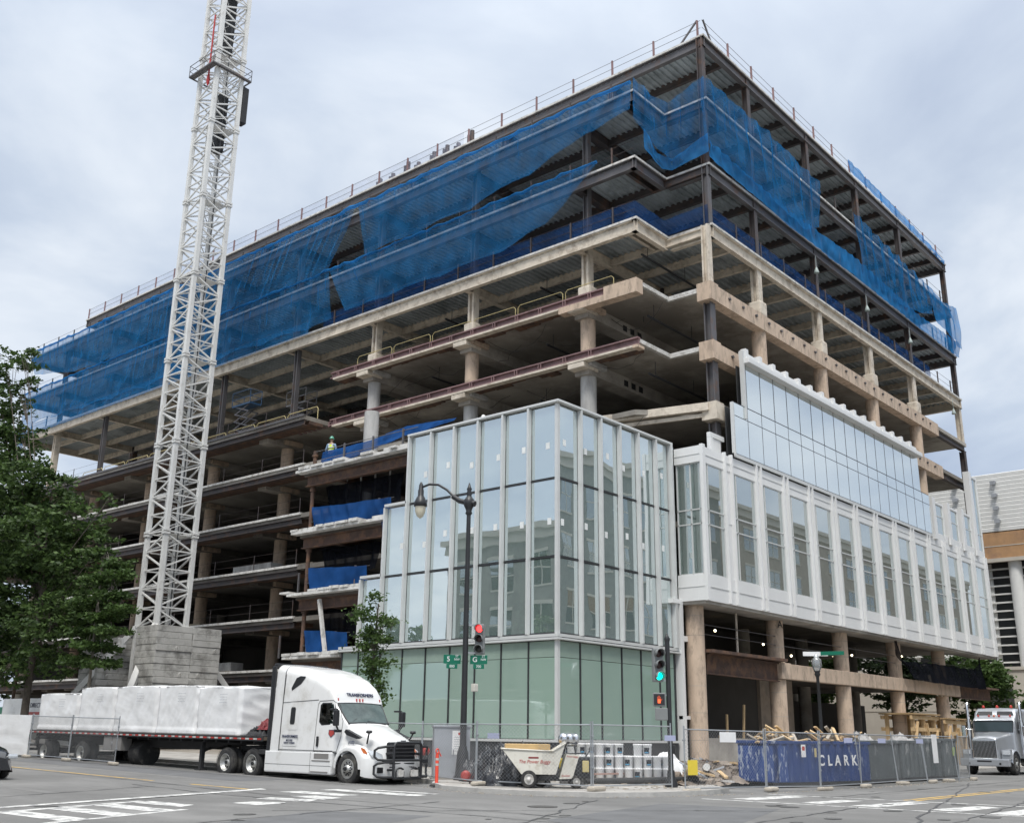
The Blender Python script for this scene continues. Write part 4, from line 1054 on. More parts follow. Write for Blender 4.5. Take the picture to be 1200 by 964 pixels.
# notch swags
cloth('debris_net', [(bx, 28.4, 37.2), (BAYX+1.5, 28.25, 36.8), (MX-.45, 28.0, 36.9), (MX-.45, 25.6, 37.7)], [(bx, 28.45, 34.6), (BAYX+1.2, 28.2, 33.6), (MX-.55, 27.9, 33.0), (MX-.5, 25.55, 33.4)], net_blue,
      'blue net swagged across the notch at the building corner, ninth floor', GN, seed=10, fold=.35, wave=2.5, out=(-.6, -.8, 0), cols=70)
cloth('debris_net', [(BAYX+.6, 28.3, 34.3), (BAYX+1.8, 28.2, 33.2), (MX-.2, 28.0, 33.3), (MX-.5, 25.5, 33.9)], [(BAYX+.6, 28.3, 33.0), (BAYX+2.2, 28.2, 32.4), (MX-.3, 28.0, 32.55), (MX-.5, 25.45, 32.7)], net_dense,
      'short bright blue net sagging over the eighth floor notch beside the corner column', GN, seed=11, fold=.22, wave=3, out=(-.6, -.8, 0), cols=60)
sy = SY-.12
# south side
cloth('debris_net', [(MX-.45, sy, 37.7), (54, sy, 37.8), (61.2, sy, 37.4)], [(MX-.5, sy, 33.4), (50, sy-.3, 32.9), (57.5, sy-.35, 32.3), (60.6, sy, 33.8)], net_blue,
      'large blue net on the south side from the corner column, pinched near its middle', GN, seed=12, fold=.4, wave=2.2, out=(0, -1, 0), sp=2.9, scal=.1)
cloth('debris_net', [(67.0, sy, 37.6), (74, sy, 37.0), (81.5, sy, 36.8)], [(67.4, sy, 32.8), (74, sy-.3, 32.7), (78, sy-.3, 33.2), (81.6, sy, 34.4)], net_blue,
      'second blue net on the south side, hanging like a curtain between two dark columns', GN, seed=13, fold=.4, wave=3.0, out=(0, -1, 0), scal=.15)
cloth('debris_net', [(81.5, sy, 36.9), (84, sy-.2, 36.2), (86.9, sy-.3, 36.6)], [(82.2, sy, 34.0), (85, sy-.4, 33.4), (86.9, sy-.4, 32.8)], net_dense,
      'bunched blue net trailing off the far right corner', GN, seed=14, fold=.4, wave=3.5, out=(0, -1, 0))
cloth('debris_net', [(MX-.3, sy-.05, 33.6), (56, sy-.1, 33.1), (66, sy-.1, 33.7), (78, sy-.1, 33.2), (86.9, sy-.1, 33.6)], [(MX-.3, sy-.05, 32.5), (56, sy-.1, 32.0), (66, sy-.1, 32.15), (78, sy-.1, 32.05), (86.9, sy-.1, 32.2)], net_dense,
      'long bright strip of bunched netting along the eighth floor, south side', GN, seed=15, fold=.2, wave=2.4, out=(0, -1, 0), rows=7)
cloth('debris_net', [(67.0, sy+.1, 41.9), (80, sy+.1, 41.5), (86.6, sy+.1, 41.0)], [(67.2, sy+.1, 40.95), (80, sy+.1, 40.8), (86.6, sy+.1, 40.6)], net_dense,
      'blue strip of netting on the roof edge at the far right', GN, seed=16, fold=.15, wave=3, out=(0, -1, 0), rows=6)
# navy guard netting round the seventh floor
cloth('guard_net', [(BAYX+.2, 28.8, 29.75), (BAYX+.2, 40, 29.7), (BAYX+.2, 55, 29.7)], [(BAYX+.2, 28.8, 28.7), (BAYX+.2, 40, 28.68), (BAYX+.2, 55, 28.68)], net_navy, 'navy guard net along the seventh floor edge, west side', 'navy guard nets', seed=20, fold=.1, rows=5, cat='guard net')
cloth('guard_net', [(BAYX+.2, 28.8, 29.75), (MX-.1, 28.75, 29.7), (MX-.05, 25.95, 29.8)], [(BAYX+.2, 28.8, 28.7), (MX-.1, 28.75, 28.68), (MX-.05, 25.95, 28.68)], net_navy, 'navy guard net round the notch of the seventh floor', 'navy guard nets', seed=21, fold=.12, rows=5, out=(-.7, -.7, 0), cat='guard net')
cloth('guard_net', [(MX, SY+.2, 29.8), (60, SY+.2, 29.6), (80.5, SY+.2, 29.7)], [(MX, SY+.2, 28.7), (60, SY+.2, 28.7), (80.5, SY+.2, 28.7)], net_navy, 'navy guard net along the seventh floor edge, south side', 'navy guard nets', seed=22, fold=.12, rows=5, out=(0, -1, 0), cat='guard net')
cloth('guard_net', [(MX+.18, 45, 42.0), (MX+.18, 96.4, 41.9)], [(MX+.18, 45, 40.95), (MX+.18, 96.4, 40.95)], mat_net('pale_roof_net', (.42, .47, .62), cover=.18, edge=.2), 'pale see-through net between the roof safety posts, left half', None, seed=23, fold=.04, rows=4, cat='guard net')
# tarps on the open end of the wing
for lv, ys, sd in ((2, 37.3, 0), (1, 38.8, 1), (0, 40.0, 2)):
    z = LOW[lv]; nm = {2: 'top', 1: 'middle', 0: 'lowest'}[lv]
    cloth('tarpaulin', [(34.4, ys, z+1.05), (34.35, 41, z+1.15), (34.4, 43.3, z+1.3)], [(34.5, ys, z+.12), (34.3, 41, z+.1), (34.4, 43.0, z+.1)], tarp_blue, f'blue tarpaulin screening the {nm} open floor of the wing', 'blue tarpaulins on the open wing floors', seed=30+sd, fold=.2, rows=9, cat='tarpaulin')
    zt = LOW[lv+1]-.9
    cloth('shade_net', [(35.1, ys-.2, zt), (35.1, 41, zt+.05), (35.1, 43.2, zt+.1)], [(35.0, ys, z+1.0), (34.9, 41, z+.6), (35.0, 42.6, z+.9)], net_black, f'black shade net hanging behind the {nm} blue tarpaulin', 'black shade nets in the wing', seed=35+sd, fold=.35, rows=12, cat='shade net')
cloth('tarpaulin', [(35.0, 33.6, 16.15), (35.0, 37, 16.35), (34.9, 40, 16.0), (34.6, 43.0, 15.9)], [(34.9, 33.7, 16.0), (34.8, 37, 15.75), (34.7, 40, 15.3), (34.5, 43.1, 14.95)], tarp_blue, 'long blue tarpaulin sagging along the wing roof behind the worker', 'blue tarpaulins on the open wing floors', seed=40, fold=.25, rows=9, cat='tarpaulin')
cloth('tarpaulin', [(34.2, 37.0, LOW[2]+.5), (34.2, 37.9, LOW[2]+.45)], [(34.15, 37.0, LOW[2]-.9), (34.15, 37.5, LOW[2]-1.0)], tarp_blue, 'blue tarpaulin tail hanging over the slab edge beside the glass', 'blue tarpaulins on the open wing floors', seed=41, fold=.2, cols=12, cat='tarpaulin')
# dark netting bundle on the first floor beam, south side
cloth('shade_net', [(66.6, 25.6, 8.0), (67.5, 25.6, 6.4), (74, 25.55, 6.55), (82.0, 25.6, 6.6), (83.6, 25.6, 7.6)], [(66.9, 25.5, 7.6), (69, 25.4, 5.35), (74, 25.35, 5.25), (82, 25.4, 5.25), (84.0, 25.5, 5.3)], net_black, 'black shade netting slumped along the first floor beam under the white bay', 'black shade nets on the south side', seed=45, fold=.35, out=(0, -1, 0), rows=9, cat='shade net')

# bundled pipes standing on the roof
for i, (y, h) in enumerate(((57.3, .5), (55.4, .35), (54.0, .8), (52.6, .75), (51.0, 1.15), (49.9, .7), (48.3, .95), (47.0, 1.0), (45.9, .75), (44.6, 1.25))):
    a = MB(); a.cyl((0, 0, 0), (0, 0, h), .16, n=10); a.cyl((0, .3, 0), (0, .3, h*.8), .13, n=10); a.cyl((0, 0, h), (0, 0, h+.02), .13, n=10)
    o = a.build('pipe_bundle', m_steel); o.location = (MX+.6, y, 40.865)
    ordn = ['first', 'second', 'third', 'fourth', 'fifth', 'sixth', 'seventh', 'eighth', 'ninth', 'tenth'][i]
    tag(o, 'dark stub pipe standing on the roof edge, %s from the left of the row' % ordn, 'pipe', 'dark stub pipes on the roof edge')
# pallets of block and a scissor lift inside the floors
for (x, y, z, lx, ly, h, lab) in ((42.6, 57.6, LOW[2]+.05, 1, 4.2, .75, 'long pale bundle of board lying on the second floor edge right of the crane'), (42.4, 64.0, LOW[0]+.05, 1, 2.2, .8, 'low pallet of grey blocks on the first floor behind the crane'), (42.4, 60.8, LOW[0]+.05, 1, 2.6, .7, 'pallet of pale blocks on the first floor just right of the crane base')):
    e_ = empty('block_pallet', (x, y, z), 0, lab, 'pallet'); a = MB(); a.bev(0, lx, 0, ly, .14, h, .03)
    for k in range(1, int(ly/.45)): a.box(-.01, lx, k*.45-.008, k*.45+.008, .16, h+.004)
    a.build('block_stack', m_greyc, e_); a = MB()
    for k in (0, .45, .9): a.box(k, k+.1, 0, ly, 0, .1)
    a.box(0, lx, 0, ly, .1, .138); a.build('pallet_base', mat('pallet_wood_%d' % int(y), (.36, .27, .17), .85), e_)
def scissor(x, y, z, m, label, h=3.0):
    e_ = empty('scissor_lift', (x, y, z), 0, label, 'scissor lift', 'scissor lifts on the fifth floor'); a = MB(); a.bev(-.5, .5, -1, 1, .25, .75, .04); a.build('chassis', m, e_)
    for wx in (-.42, .42):
        for wy in (-.7, .7): MB().cyl((wx-.09, wy, .22), (wx+.09, wy, .22), .22, n=14).build('wheel', m_black, e_)
    a = MB(); n = 4; dz = (h-.75)/n
    for s_ in (-.4, .4):
        for i in range(n): a.bar((s_, -.85, .78+i*dz), (s_, .85, .78+(i+1)*dz), .05, .09); a.bar((s_+.06, .85, .78+i*dz), (s_+.06, -.85, .78+(i+1)*dz), .05, .09)
    a.build('scissor_arms', m_steelg, e_)
    a = MB(); a.box(-.5, .5, -1.1, 1.1, h, h+.12)
    for (p, q) in (((-.5, -1.1), (.5, -1.1)), ((.5, -1.1), (.5, 1.1)), ((.5, 1.1), (-.5, 1.1)), ((-.5, 1.1), (-.5, -1.1))):
        for hh in (.55, 1.1): a.bar((*p, h+hh), (*q, h+hh), .04)
        a.bar((*p, h+.1), (*p, h+1.12), .04)
    a.build('platform', m, e_)
scissor(43.6, 63.4, LOW[5]+.05, mat('lift_blue', (.03, .08, .16), .5), 'blue scissor lift raised between the columns, right of the crane mast', 3.0)
scissor(45.2, 59.0, LOW[5]+.05, mat('lift_grey', (.12, .12, .125), .5), 'grey scissor lift under the cream floor, nearest the purple edge beams', 2.6)
m_cab0 = mat('work_light_grey', (.36, .42, .40), .5)
# small hoists hanging from the eighth floor columns
for x in (60.0, 68.1, 76.2, 84.6):
    a = MB(); a.cyl((0, 0, -.9), (0, 0, 0), .02, n=6); a.lathe([(.04, -.8), (.12, -1.0), (.17, -1.2), (.16, -1.24), (.03, -1.2)], n=10)
    o = a.build('work_light', m_cab0); o.location = (x, SY+.02, 31.6 if x < 80 else 28.0)
    tag(o, 'small pale work light hanging on the %s' % {60.0: 'second dark column from the corner', 68.1: 'third dark column from the corner', 76.2: 'fourth dark column from the corner', 84.6: 'far right end of the frame'}[x], 'work light', 'work lights on the south columns')

# ================================================================= TOWER CRANE
m_cr = mat('crane_white', (0.66, 0.66, 0.645), 0.5, var=0.07, scale=1.2, c2=(0.40, 0.36, 0.32), f2=0.12, scale2=1.8)
m_bal = mat('ballast_concrete', (0.46, 0.455, 0.435), 0.92, var=0.14, scale=1.0, bump=0.3, c2=(0.25, 0.245, 0.23), f2=0.42, scale2=1.3)
m_red = mat('signal_red', (0.42, 0.03, 0.03), 0.45)
crane = empty('tower_crane', (35.9, 59.0, gz(0, 59)+.13), 0, 'white lattice tower crane mast on a ballasted base in front of the long side', 'tower crane')
S = 1.02; zb = 7.55-.67; base = 35.9, 59.0
# mast sections of 5.8 m
zs = zb; k = 0
corners = [(-S, -S), (S, -S), (S, S), (-S, S)]
while zs < 60:
    h = 5.8; e_ = MB()
    for (x, y) in corners:
        e_.box(x-.13, x+.13, y-.13, y+.13, zs+.02, zs+h-.02)
        e_.box(x-.19, x+.19, y-.19, y+.19, zs+h-.16, zs+h-.03); e_.box(x-.19, x+.19, y-.19, y+.19, zs+.03, zs+.16)
    sec = e_.build('mast_section', m_cr, crane)
    a = MB(); n = 5; dz = h/n
    for i in range(4):
        (x0, y0), (x1, y1) = corners[i], corners[(i+1) % 4]
        for j in range(n):
            z0 = zs+j*dz; z1 = z0+dz
            if (j+i) % 2: a.bar((x0, y0, z0+.1), (x1, y1, z1-.1), .09); 
            else: a.bar((x1, y1, z0+.1), (x0, y0, z1-.1), .09)
            a.bar((x1 if (j+i) % 2 else x0, y1 if (j+i) % 2 else y0, z0+dz*.0+.08), ((x0+x1)/2, (y0+y1)/2, z0+dz*.5), .05) if j % 2 == 0 else None
            a.bar((x0, y0, z0+.05), (x1, y1, z0+.05), .08)
    for j in range(n): a.bar((-S, -S, zs+j*dz+dz), (S, S, zs+j*dz+dz), .05) if j % 2 else a.bar((-S, S, zs+j*dz+dz), (S, -S, zs+j*dz+dz), .05)
    a.build('lacing', m_cr, sec)
    a = MB()    # ladder with its landing
    lx = -.25 if k % 2 else .25
    a.bar((lx-.2, .35, zs+.1), (lx-.2, .35, zs+h), .05); a.bar((lx+.2, .35, zs+.1), (lx+.2, .35, zs+h), .05)
    q = zs+.2
    while q < zs+h: a.cyl((lx-.2, .35, q), (lx+.2, .35, q), .016, n=5); q += .3
    for q in (1.8, 3.0, 4.2): a.tube([(lx-.3, .35, zs+q), (lx-.38, -.05, zs+q), (lx, -.35, zs+q), (lx+.38, -.05, zs+q), (lx+.3, .35, zs+q)], .02, 5)
    a.build('ladder', m_cr, sec)
    a = MB(); a.box(-S+.15, S-.15, -S+.15, .2, zs+h-.08, zs+h-.03)
    a.build('landing', m_cr, sec)
    zs += h; k += 1
# climbing collar and dark boxes high on the mast
z = 46.6-.67
a = MB()
for (p, q) in (((-1.6, -1.4), (1.6, -1.4)), ((1.6, -1.4), (1.6, 1.6)), ((1.6, 1.6), (-1.6, 1.6)), ((-1.6, 1.6), (-1.6, -1.4))):
    a.bar((*p, z), (*q, z), .07, .10); a.bar((*p, z+.45), (*q, z+.45), .03); a.bar((*p, z+.9), (*q, z+.9), .035)
    a.bar((*p, z), (*p, z+.9), .035)
a.box(-1.55, 1.55, -1.38, -1.15, z-.02, z+.02); a.box(-1.55, -1.2, -1.15, 1.6, z-.02, z+.02)
a.build('climbing_platform', m_steelg, crane)
MB().bev(.2, .8, .0, .7, z-5.6, z-1.0, .05).build('cage_screen', m_black, crane)
MB().bev(1.2, 1.65, -1.2, -.6, z-3.4, z-.5, .05).build('control_cabinet', m_black, crane)
MB().bev(.1, .7, .0, .7, z+1.6, z+8, .05).build('cage_screen', m_black, crane)
a = MB(); a.cyl((-1.2, -.3, z-1.0), (-1.2, -.3, z+4.6), .06, n=8); a.lathe([(.04, -.4), (.12, -.1), (.12, .2), (.07, .5)], (-1.2, -.3, z-.9), 10); a.build('hook_block', m_red, crane)
a = MB(); a.tube([(-.1, -.9, zb+.5), (-.15, -.95, 20), (-.05, -.9, 34), (-.1, -.9, 50)], .035, 6); a.tube([(-.05, -.95, zb+.3), (-.9, -1.1, zb-2), (-1.4, -1.5, zb-4), (-1.5, -2, .8)], .035, 6); a.build('power_cable', m_dark, crane)
# base frame, splayed struts
a = MB()
for (x, y) in corners:
    a.bar((x, y, 0), (x, y, zb), .3, .3)
for i in range(4):
    (x0, y0), (x1, y1) = corners[i], corners[(i+1) % 4]
    a.bar((x0, y0, zb-.1), (x1, y1, zb-.1), .25); a.bar((x0, y0, zb-3.6), (x1, y1, zb-3.6), .2)
    a.bar((x0, y0, zb-3.5), ((x0+x1)/2, (y0+y1)/2, zb-.2), .15); a.bar((x1, y1, zb-3.5), ((x0+x1)/2, (y0+y1)/2, zb-.2), .15)
    a.bar((x0, y0, .2), ((x0+x1)/2, (y0+y1)/2, zb-3.7), .15); a.bar((x1, y1, .2), ((x0+x1)/2, (y0+y1)/2, zb-3.7), .15)
a.bar((-4.6, -4.6, .25), (4.6, 4.6, .25), .5); a.bar((4.6, -4.6, .26), (-4.6, 4.6, .26), .5)
a.build('base_frame', m_cr, crane)
for (x, y) in corners:
    a = MB(); a.bar((x*1.02, y*1.02, zb+.1), (x*4.9, y*4.3, .4), .34, .3)
    for q in (.15, .9): 
        p = Vector((x*1.02, y*1.02, zb+.1)).lerp(Vector((x*4.9, y*4.3, .4)), q); a.bar(p-Vector((0, 0, .3)), p+Vector((0, 0, .3)), .42, .36)
    a.build('base_strut', m_cr, crane)
# ballast: two stacks of cast blocks
rs = random.Random(9)
for sgn, ya, yb in ((-1, -4.2, -2.0), (1, 2.0, 4.2)):
    zc = .6; n = 0
    while zc < (6.6 if sgn < 0 else 6.3):
        for (x0, x1) in ((-2.78, -.45), (-.43, 1.5)):
            a = MB(); j = rs.uniform(-.02, .02); j2 = rs.uniform(-.03, .03)
            a.bev(x0+j, x1+j*.5-.01, ya+j2, yb+j2, zc+.006, zc+.352, .022)
            b_ = a.build('ballast_block', m_bal, crane)
            if n % 4 == 1:
                a = MB(); xc = (x0+x1)/2+rs.uniform(-.6, .6); a.tube([(xc-.09, ya+j2-.02, zc+.06), (xc-.09, ya+j2-.08, zc+.2), (xc, ya+j2-.1, zc+.28), (xc+.09, ya+j2-.08, zc+.2), (xc+.09, ya+j2-.02, zc+.06)], .022, 6); a.build('lifting_loop', m_edge, b_)
        zc += .36; n += 1

# ================================================================= VEHICLES
m_tw = mat('truck_white', (0.78, 0.785, 0.78), 0.25, var=0.03, scale=0.7, coat=0.6, c2=(0.60, 0.59, 0.56), f2=0.20, scale2=1.4, contrast=.12)
m_tb = mat('black_trim', (0.022, 0.023, 0.026), 0.4, var=0.1)
m_tyre = mat('tyre_rubber', (0.028, 0.028, 0.029), 0.85, var=0.2, scale=4, bump=.2, c2=(.10, .095, .085), f2=.3)
m_rim = mat('polished_rim', (0.55, 0.55, 0.53), 0.42, 0.8, var=0.1, scale=5, c2=(.3, .28, .25), f2=.25)
m_chrome = mat('chrome', (0.75, 0.76, 0.78), 0.12, 1.0, var=0.05)
m_silver = mat('silver_paint', (0.42, 0.44, 0.47), 0.3, 0.5, var=0.06, coat=0.4)
g_car = mat_glass('vehicle_glass', (0.16, 0.22, 0.22), refl=0.12, rough=0.01)
m_lens = mat('headlight_lens', (0.62, 0.65, 0.68), 0.12, 0.3, coat=1.0)
m_amber = mat('amber_lens', (0.55, 0.14, 0.03), 0.3, coat=.6)
m_redl = mat('red_marker', (0.45, 0.04, 0.03), 0.35)
m_wrap = mat('white_shrink_wrap', (0.80, 0.805, 0.81), 0.3, var=0.02, scale=1.0, bump=0.30, bscale=2.0, coat=0.25, stretch=(1, .6, 1.2))
m_frame = mat('chassis_dark', (0.03, 0.03, 0.032), 0.7, var=.3)
m_deckw = mat('trailer_deck', (0.16, 0.13, 0.10), .8, var=.2)
m_ink = mat('navy_lettering', (0.05, 0.06, 0.11), 0.5)
m_toolb = mat('grey_toolbox', (0.27, 0.26, 0.25), 0.5, .2, var=.1)

def wheel(par, x, y, z, r=.51, w=.28, side=-1, name='wheel', hubdeep=False, dual=False, simple=False):
    """side = -1: outer face towards -x"""
    e = MB(); pr = []
    for t in (-1, 1):
        pass
    h = w/2
    e.lathe([(r*.60, -h*.9), (r*.72, -h), (r*.93, -h*.92), (r*.985, -h*.7), (r, -h*.3), (r, h*.3), (r*.985, h*.7), (r*.93, h*.92), (r*.72, h), (r*.60, h*.9)], (x, y, z), 36, 'x')
    del e.f[-2:]; del e.smooth[-2:]
    for a_ in (-.45, 0, .45): e.lathe([(r*1.004, a_*w-.008), (r*1.004, a_*w+.008)], (x, y, z), 36, 'x', False); del e.f[-2:]; del e.smooth[-2:]
    if dual: e.lathe([(r*.60, -h*.9), (r*.93, -h*.92), (r, -h*.3), (r, h*.3), (r*.93, h*.92), (r*.6, h*.9)], (x-side*w*1.12, y, z), 28, 'x'); del e.f[-2:]; del e.smooth[-2:]
    wo = e.build(name, m_tyre, par)
    e = MB(); s = side; d0 = x+s*h*.9
    dish = .16 if dual else .02
    prof = [(r*.60, 0), (r*.575, s*.012), (r*.53, -s*.03), (r*.50, -s*dish), (r*.26, -s*(dish+.02)), (r*.24, -s*(dish-.06)), (r*.10, -s*(dish-.09)), (.01, -s*(dish-.095))]
    e.lathe([(a, d0+b) for a, b in prof], (0, y, z), 30, 'x'); del e.f[-2]; del e.smooth[-2]; e.lathe([(r*.58, x-s*h*.88), (r*.58, x+s*h*.86)], (0, y, z), 30, 'x'); del e.f[-2:]; del e.smooth[-2:]
    rim = e.build('rim', m_rim, wo)
    if not simple:
        e = MB()
        for k in range(10):
            t = 2*PI*k/10; rr = r*.39
            xx = d0-s*(dish+.004); e.cyl((xx, y+rr*math.cos(t), z+rr*math.sin(t)), (xx+s*.016, y+rr*math.cos(t), z+rr*math.sin(t)), r*.055, n=8)
        for k in range(10):
            t = 2*PI*(k+.5)/10; rr = r*.285; xx = d0-s*(dish+.01); e.cyl((xx, y+rr*math.cos(t), z+rr*math.sin(t)), (xx+s*.045, y+rr*math.cos(t), z+rr*math.sin(t)), .018, n=6)
        e.cyl((d0-s*(dish-.07), y, z), (d0-s*(dish-.12), y, z), r*.12, n=12)
        e.build('hub', m_tb, rim)
    return wo

def interp(tab, u):
    for i in range(len(tab)-1):
        if u <= tab[i+1][0]:
            t = (u-tab[i][0])/(tab[i+1][0]-tab[i][0]+1e-9); t = max(0, min(1, t))
            return [a+(b-a)*t for a, b in zip(tab[i][1:], tab[i+1][1:])]
    return list(tab[-1][1:])
def section(u, zb, zt, hb, ht, r, n=6, crown=.03):
    """half-rounded cross-section, from left bottom over the top to right bottom"""
    P = []; r = min(r, ht*.8, (zt-zb)*.8); 
    for s in (-1, 1):
        q = [(s*hb, zb), (s*(hb*.65+ht*.35), zb+(zt-r-zb)*.35), (s*(hb*.3+ht*.7), zb+(zt-r-zb)*.7)]
        for k in range(n+1):
            t = PI/2*k/n; q.append((s*(ht-r+r*math.cos(t)), zt-r+r*math.sin(t)))
        q += [(s*(ht-r)*f, zt+crown*(1-f*f)*1.0) for f in (.66, .33)]
        P.append(q)
    left = P[0]; right = P[1][::-1]
    return [(x, u, z) for x, z in left] + [(0, u, zt+crown)] + [(x, u, z) for x, z in right]
def loft(sec):
    b = MB(); n = len(sec[0]); vs = [p for s in sec for p in s]
    b.add(vs, [(i*n+j, i*n+j+1, (i+1)*n+j+1, (i+1)*n+j) for i in range(len(sec)-1) for j in range(n-1)], True)
    b.add(sec[0], [tuple(range(n))]); b.add(sec[-1], [tuple(range(n-1, -1, -1))])
    return b

# ---------------- white sleeper tractor
trk = empty('semi_truck', (25.42, 26.45, -.02), 0, 'white semi truck with tall sleeper cab and black bull bar, parked by the kerb', 'truck')
trk.rotation_euler = (R(.15), 0, 0)
cabtab = [ (1.50, 1.00, 1.62, 1.00, .90, .12), (1.62, 1.0, 1.86, 1.06, .93, .14), (1.80, 1.0, 2.06, 1.16, 1.00, .14), (2.02, 1.0, 2.34, 1.20, 1.05, .14), (2.20, 1.0, 2.57, 1.22, 1.08, .14), (2.25, 1.0, 2.74, 1.225, 1.10, .18),
           (2.34, 1.0, 2.98, 1.23, 1.11, .28), (2.50, 1.0, 3.19, 1.235, 1.12, .34), (2.80, 1.0, 3.42, 1.24, 1.12, .40), (3.2, 1.0, 3.60, 1.245, 1.12, .42), (3.7, 1.0, 3.74, 1.25, 1.13, .42), (4.3, 1.0, 3.84, 1.25, 1.14, .38), (4.93, 1.0, 3.90, 1.25, 1.15, .32)]
N_ = 46
us = sorted(set([1.5+(4.93-1.5)*i/N_ for i in range(N_+1)] + [t[0] for t in cabtab]))
body = loft([section(u, *interp(cabtab, u)) for u in us]).build('cab', m_tw, trk)
def hw(u, z):
    zb_, zt, hb, ht, r = interp(cabtab, u)
    t = max(0, min(1, (z-zb_)/(zt-r-zb_))); w_ = hb*(1-t)+ht*t
    if z > zt-r: q = (z-(zt-r))/r; w_ = ht-r+r*math.sqrt(max(0, 1-q*q))
    return w_
def side_patch(name, poly, m, off=.012, par=body, sides=(-1, 1), sub=4):
    """panel following the cab flank; poly in (u, z)"""
    for s in sides:
        pts = []; n = len(poly)
        for i in range(n):
            (a, b), (c, d) = poly[i], poly[(i+1) % n]
            for k in range(sub): t = k/sub; pts.append((a+(c-a)*t, b+(d-b)*t))
        cu = sum(p[0] for p in pts)/len(pts); cz = sum(p[1] for p in pts)/len(pts)
        e = MB(); vs = [(s*(hw(u, z)+off), u, z) for u, z in pts]; ring2 = [(s*(hw(cu+(u-cu)*.5, cz+(z-cz)*.5)+off), cu+(u-cu)*.5, cz+(z-cz)*.5) for u, z in pts]
        vs += ring2 + [(s*(hw(cu, cz)+off), cu, cz)]; k = len(pts)
        fs = [(i, (i+1) % k, k+(i+1) % k, k+i) for i in range(k)] + [(k+i, k+(i+1) % k, 2*k) for i in range(k)]
        e.add(vs, fs); e.build(name, m, par)
# rear fairing and dark trim gap
fairing = loft([section(u, .95, z_, 1.25, 1.16, .3) for u, z_ in ((4.97, 3.905), (5.2, 3.93), (5.42, 3.95))]).build('side_fairing', m_tw, trk)
loft([section(u, .96, z_-.02, 1.235, 1.15, .3) for u, z_ in ((4.90, 3.88), (4.99, 3.89))]).build('cab_gap_seal', m_tb, trk)
a = MB(); 
for s in (-1, 1): a.bev(s*1.27, s*1.17, 5.42, 5.62, .98, 3.9, .04)
a.bev(-1.2, 1.2, 5.42, 5.6, 3.86, 4.0, .05); a.build('rubber_extender', m_tb, trk)
# windows
e = MB(); rows = []
for i in range(9):
    u = 1.69+(2.19-1.69)*i/8; zb_, zt, hb, ht, r = interp(cabtab, u); row = []
    for j in range(17):
        f = -1+2*j/16; w_ = ht*.93; x = f*w_; zz = zt+.03*(1-f*f)+.012
        if abs(x) > ht-r: q = (abs(x)-(ht-r))/r; zz = zt-r+r*math.sqrt(max(0, 1-q*q))+.012
        row.append((x, u-.008, zz))
    rows.append(row)
e.grid(rows); ws = e.build('windscreen', mat('windscreen_glass', (.035, .055, .055), .05, var=.3, scale=1.2, c2=(.12, .16, .155), f2=.3, scale2=.9, contrast=.2), trk)
# dark backing to read the cab interior, wipers, central post
e = MB(); ru = []
for f in (-1.0, 1.0):
    ru.append([(f*interp(cabtab, u)[3]*.93, u-.012, interp(cabtab, u)[1]-.02) for u in (1.68, 1.85, 2.0, 2.2)])
for r_l in ru: e.tube(r_l, .022, 6)
e.tube([(x*.93, 1.68, interp(cabtab, 1.68)[1]+.03*(1-x*x)+.01) for x in (-1, -.5, 0, .5, 1)], .02, 6); e.tube([(x*1.0, 2.2, interp(cabtab, 2.2)[1]+.03*(1-x*x)+.012) for x in (-1, -.5, 0, .5, 1)], .022, 6)
e.build('windscreen_gasket', m_tb, trk)
e = MB(); e.tube([(-.15, 1.66, 1.93), (.1, 1.95, 2.27)], .014, 5); e.tube([(.75, 1.66, 1.92), (-.05, 1.72, 2.02)], .014, 5); e.tube([(-.85, 1.68, 1.93), (-.45, 1.8, 2.10)], .014, 5); e.build('wiper', m_tb, trk)
side_patch('side_window', [(2.05, 1.93), (2.72, 1.90), (2.86, 1.99), (2.86, 2.50), (2.78, 2.56), (2.28, 2.56)], g_car)
side_patch('window_liner', [(2.0, 1.9), (2.75, 1.86), (2.90, 1.97), (2.90, 2.53), (2.80, 2.60), (2.24, 2.60)], m_tb, .006)
side_patch('sleeper_window', [(4.22, 1.88), (4.40, 1.88), (4.44, 1.94), (4.44, 2.40), (4.40, 2.46), (4.22, 2.46), (4.18, 2.40), (4.18, 1.94)], m_tb, .018)
side_patch('window_surround', [(4.05, 1.70), (4.52, 1.70), (4.58, 1.78), (4.58, 2.55), (4.52, 2.63), (4.05, 2.63), (3.99, 2.55), (3.99, 1.78)], m_tw, .010)
side_patch('roof_window', [(4.52, 3.02), (4.55, 3.12), (4.33, 3.45), (4.12, 3.52), (3.86, 3.50), (3.86, 3.44), (4.05, 3.25)], m_tb, .010)
# door cut lines
for s in (-1, 1):
    e = MB(); o_ = .006
    for path in ([(3.03, 1.02), (3.03, 2.55), (2.95, 2.66), (2.3, 2.68), (2.12, 2.50), (1.86, 2.02), (1.84, 1.5), (1.92, 1.02), (3.03, 1.02)], [(4.92, 2.62), (3.03, 2.70)], [(1.6, 1.04), (4.92, 1.04)], [(4.9, 1.0), (4.93, 2.5), (4.9, 3.6)]):
        pts = []
        for i in range(len(path)-1):
            for k in range(6): t = k/6; u = path[i][0]+(path[i+1][0]-path[i][0])*t; z = path[i][1]+(path[i+1][1]-path[i][1])*t; pts.append((s*(hw(u, z)+o_), u, z))
        u, z = path[-1]; pts.append((s*(hw(u, z)+o_), u, z)); e.tube(pts, .009, 4)
    e.build('panel_seam', m_dark, body)
    MB().bev(s*1.235, s*1.275, 2.80, 2.90, 1.17, 1.50, .02).build('door_handle', m_tb, body)
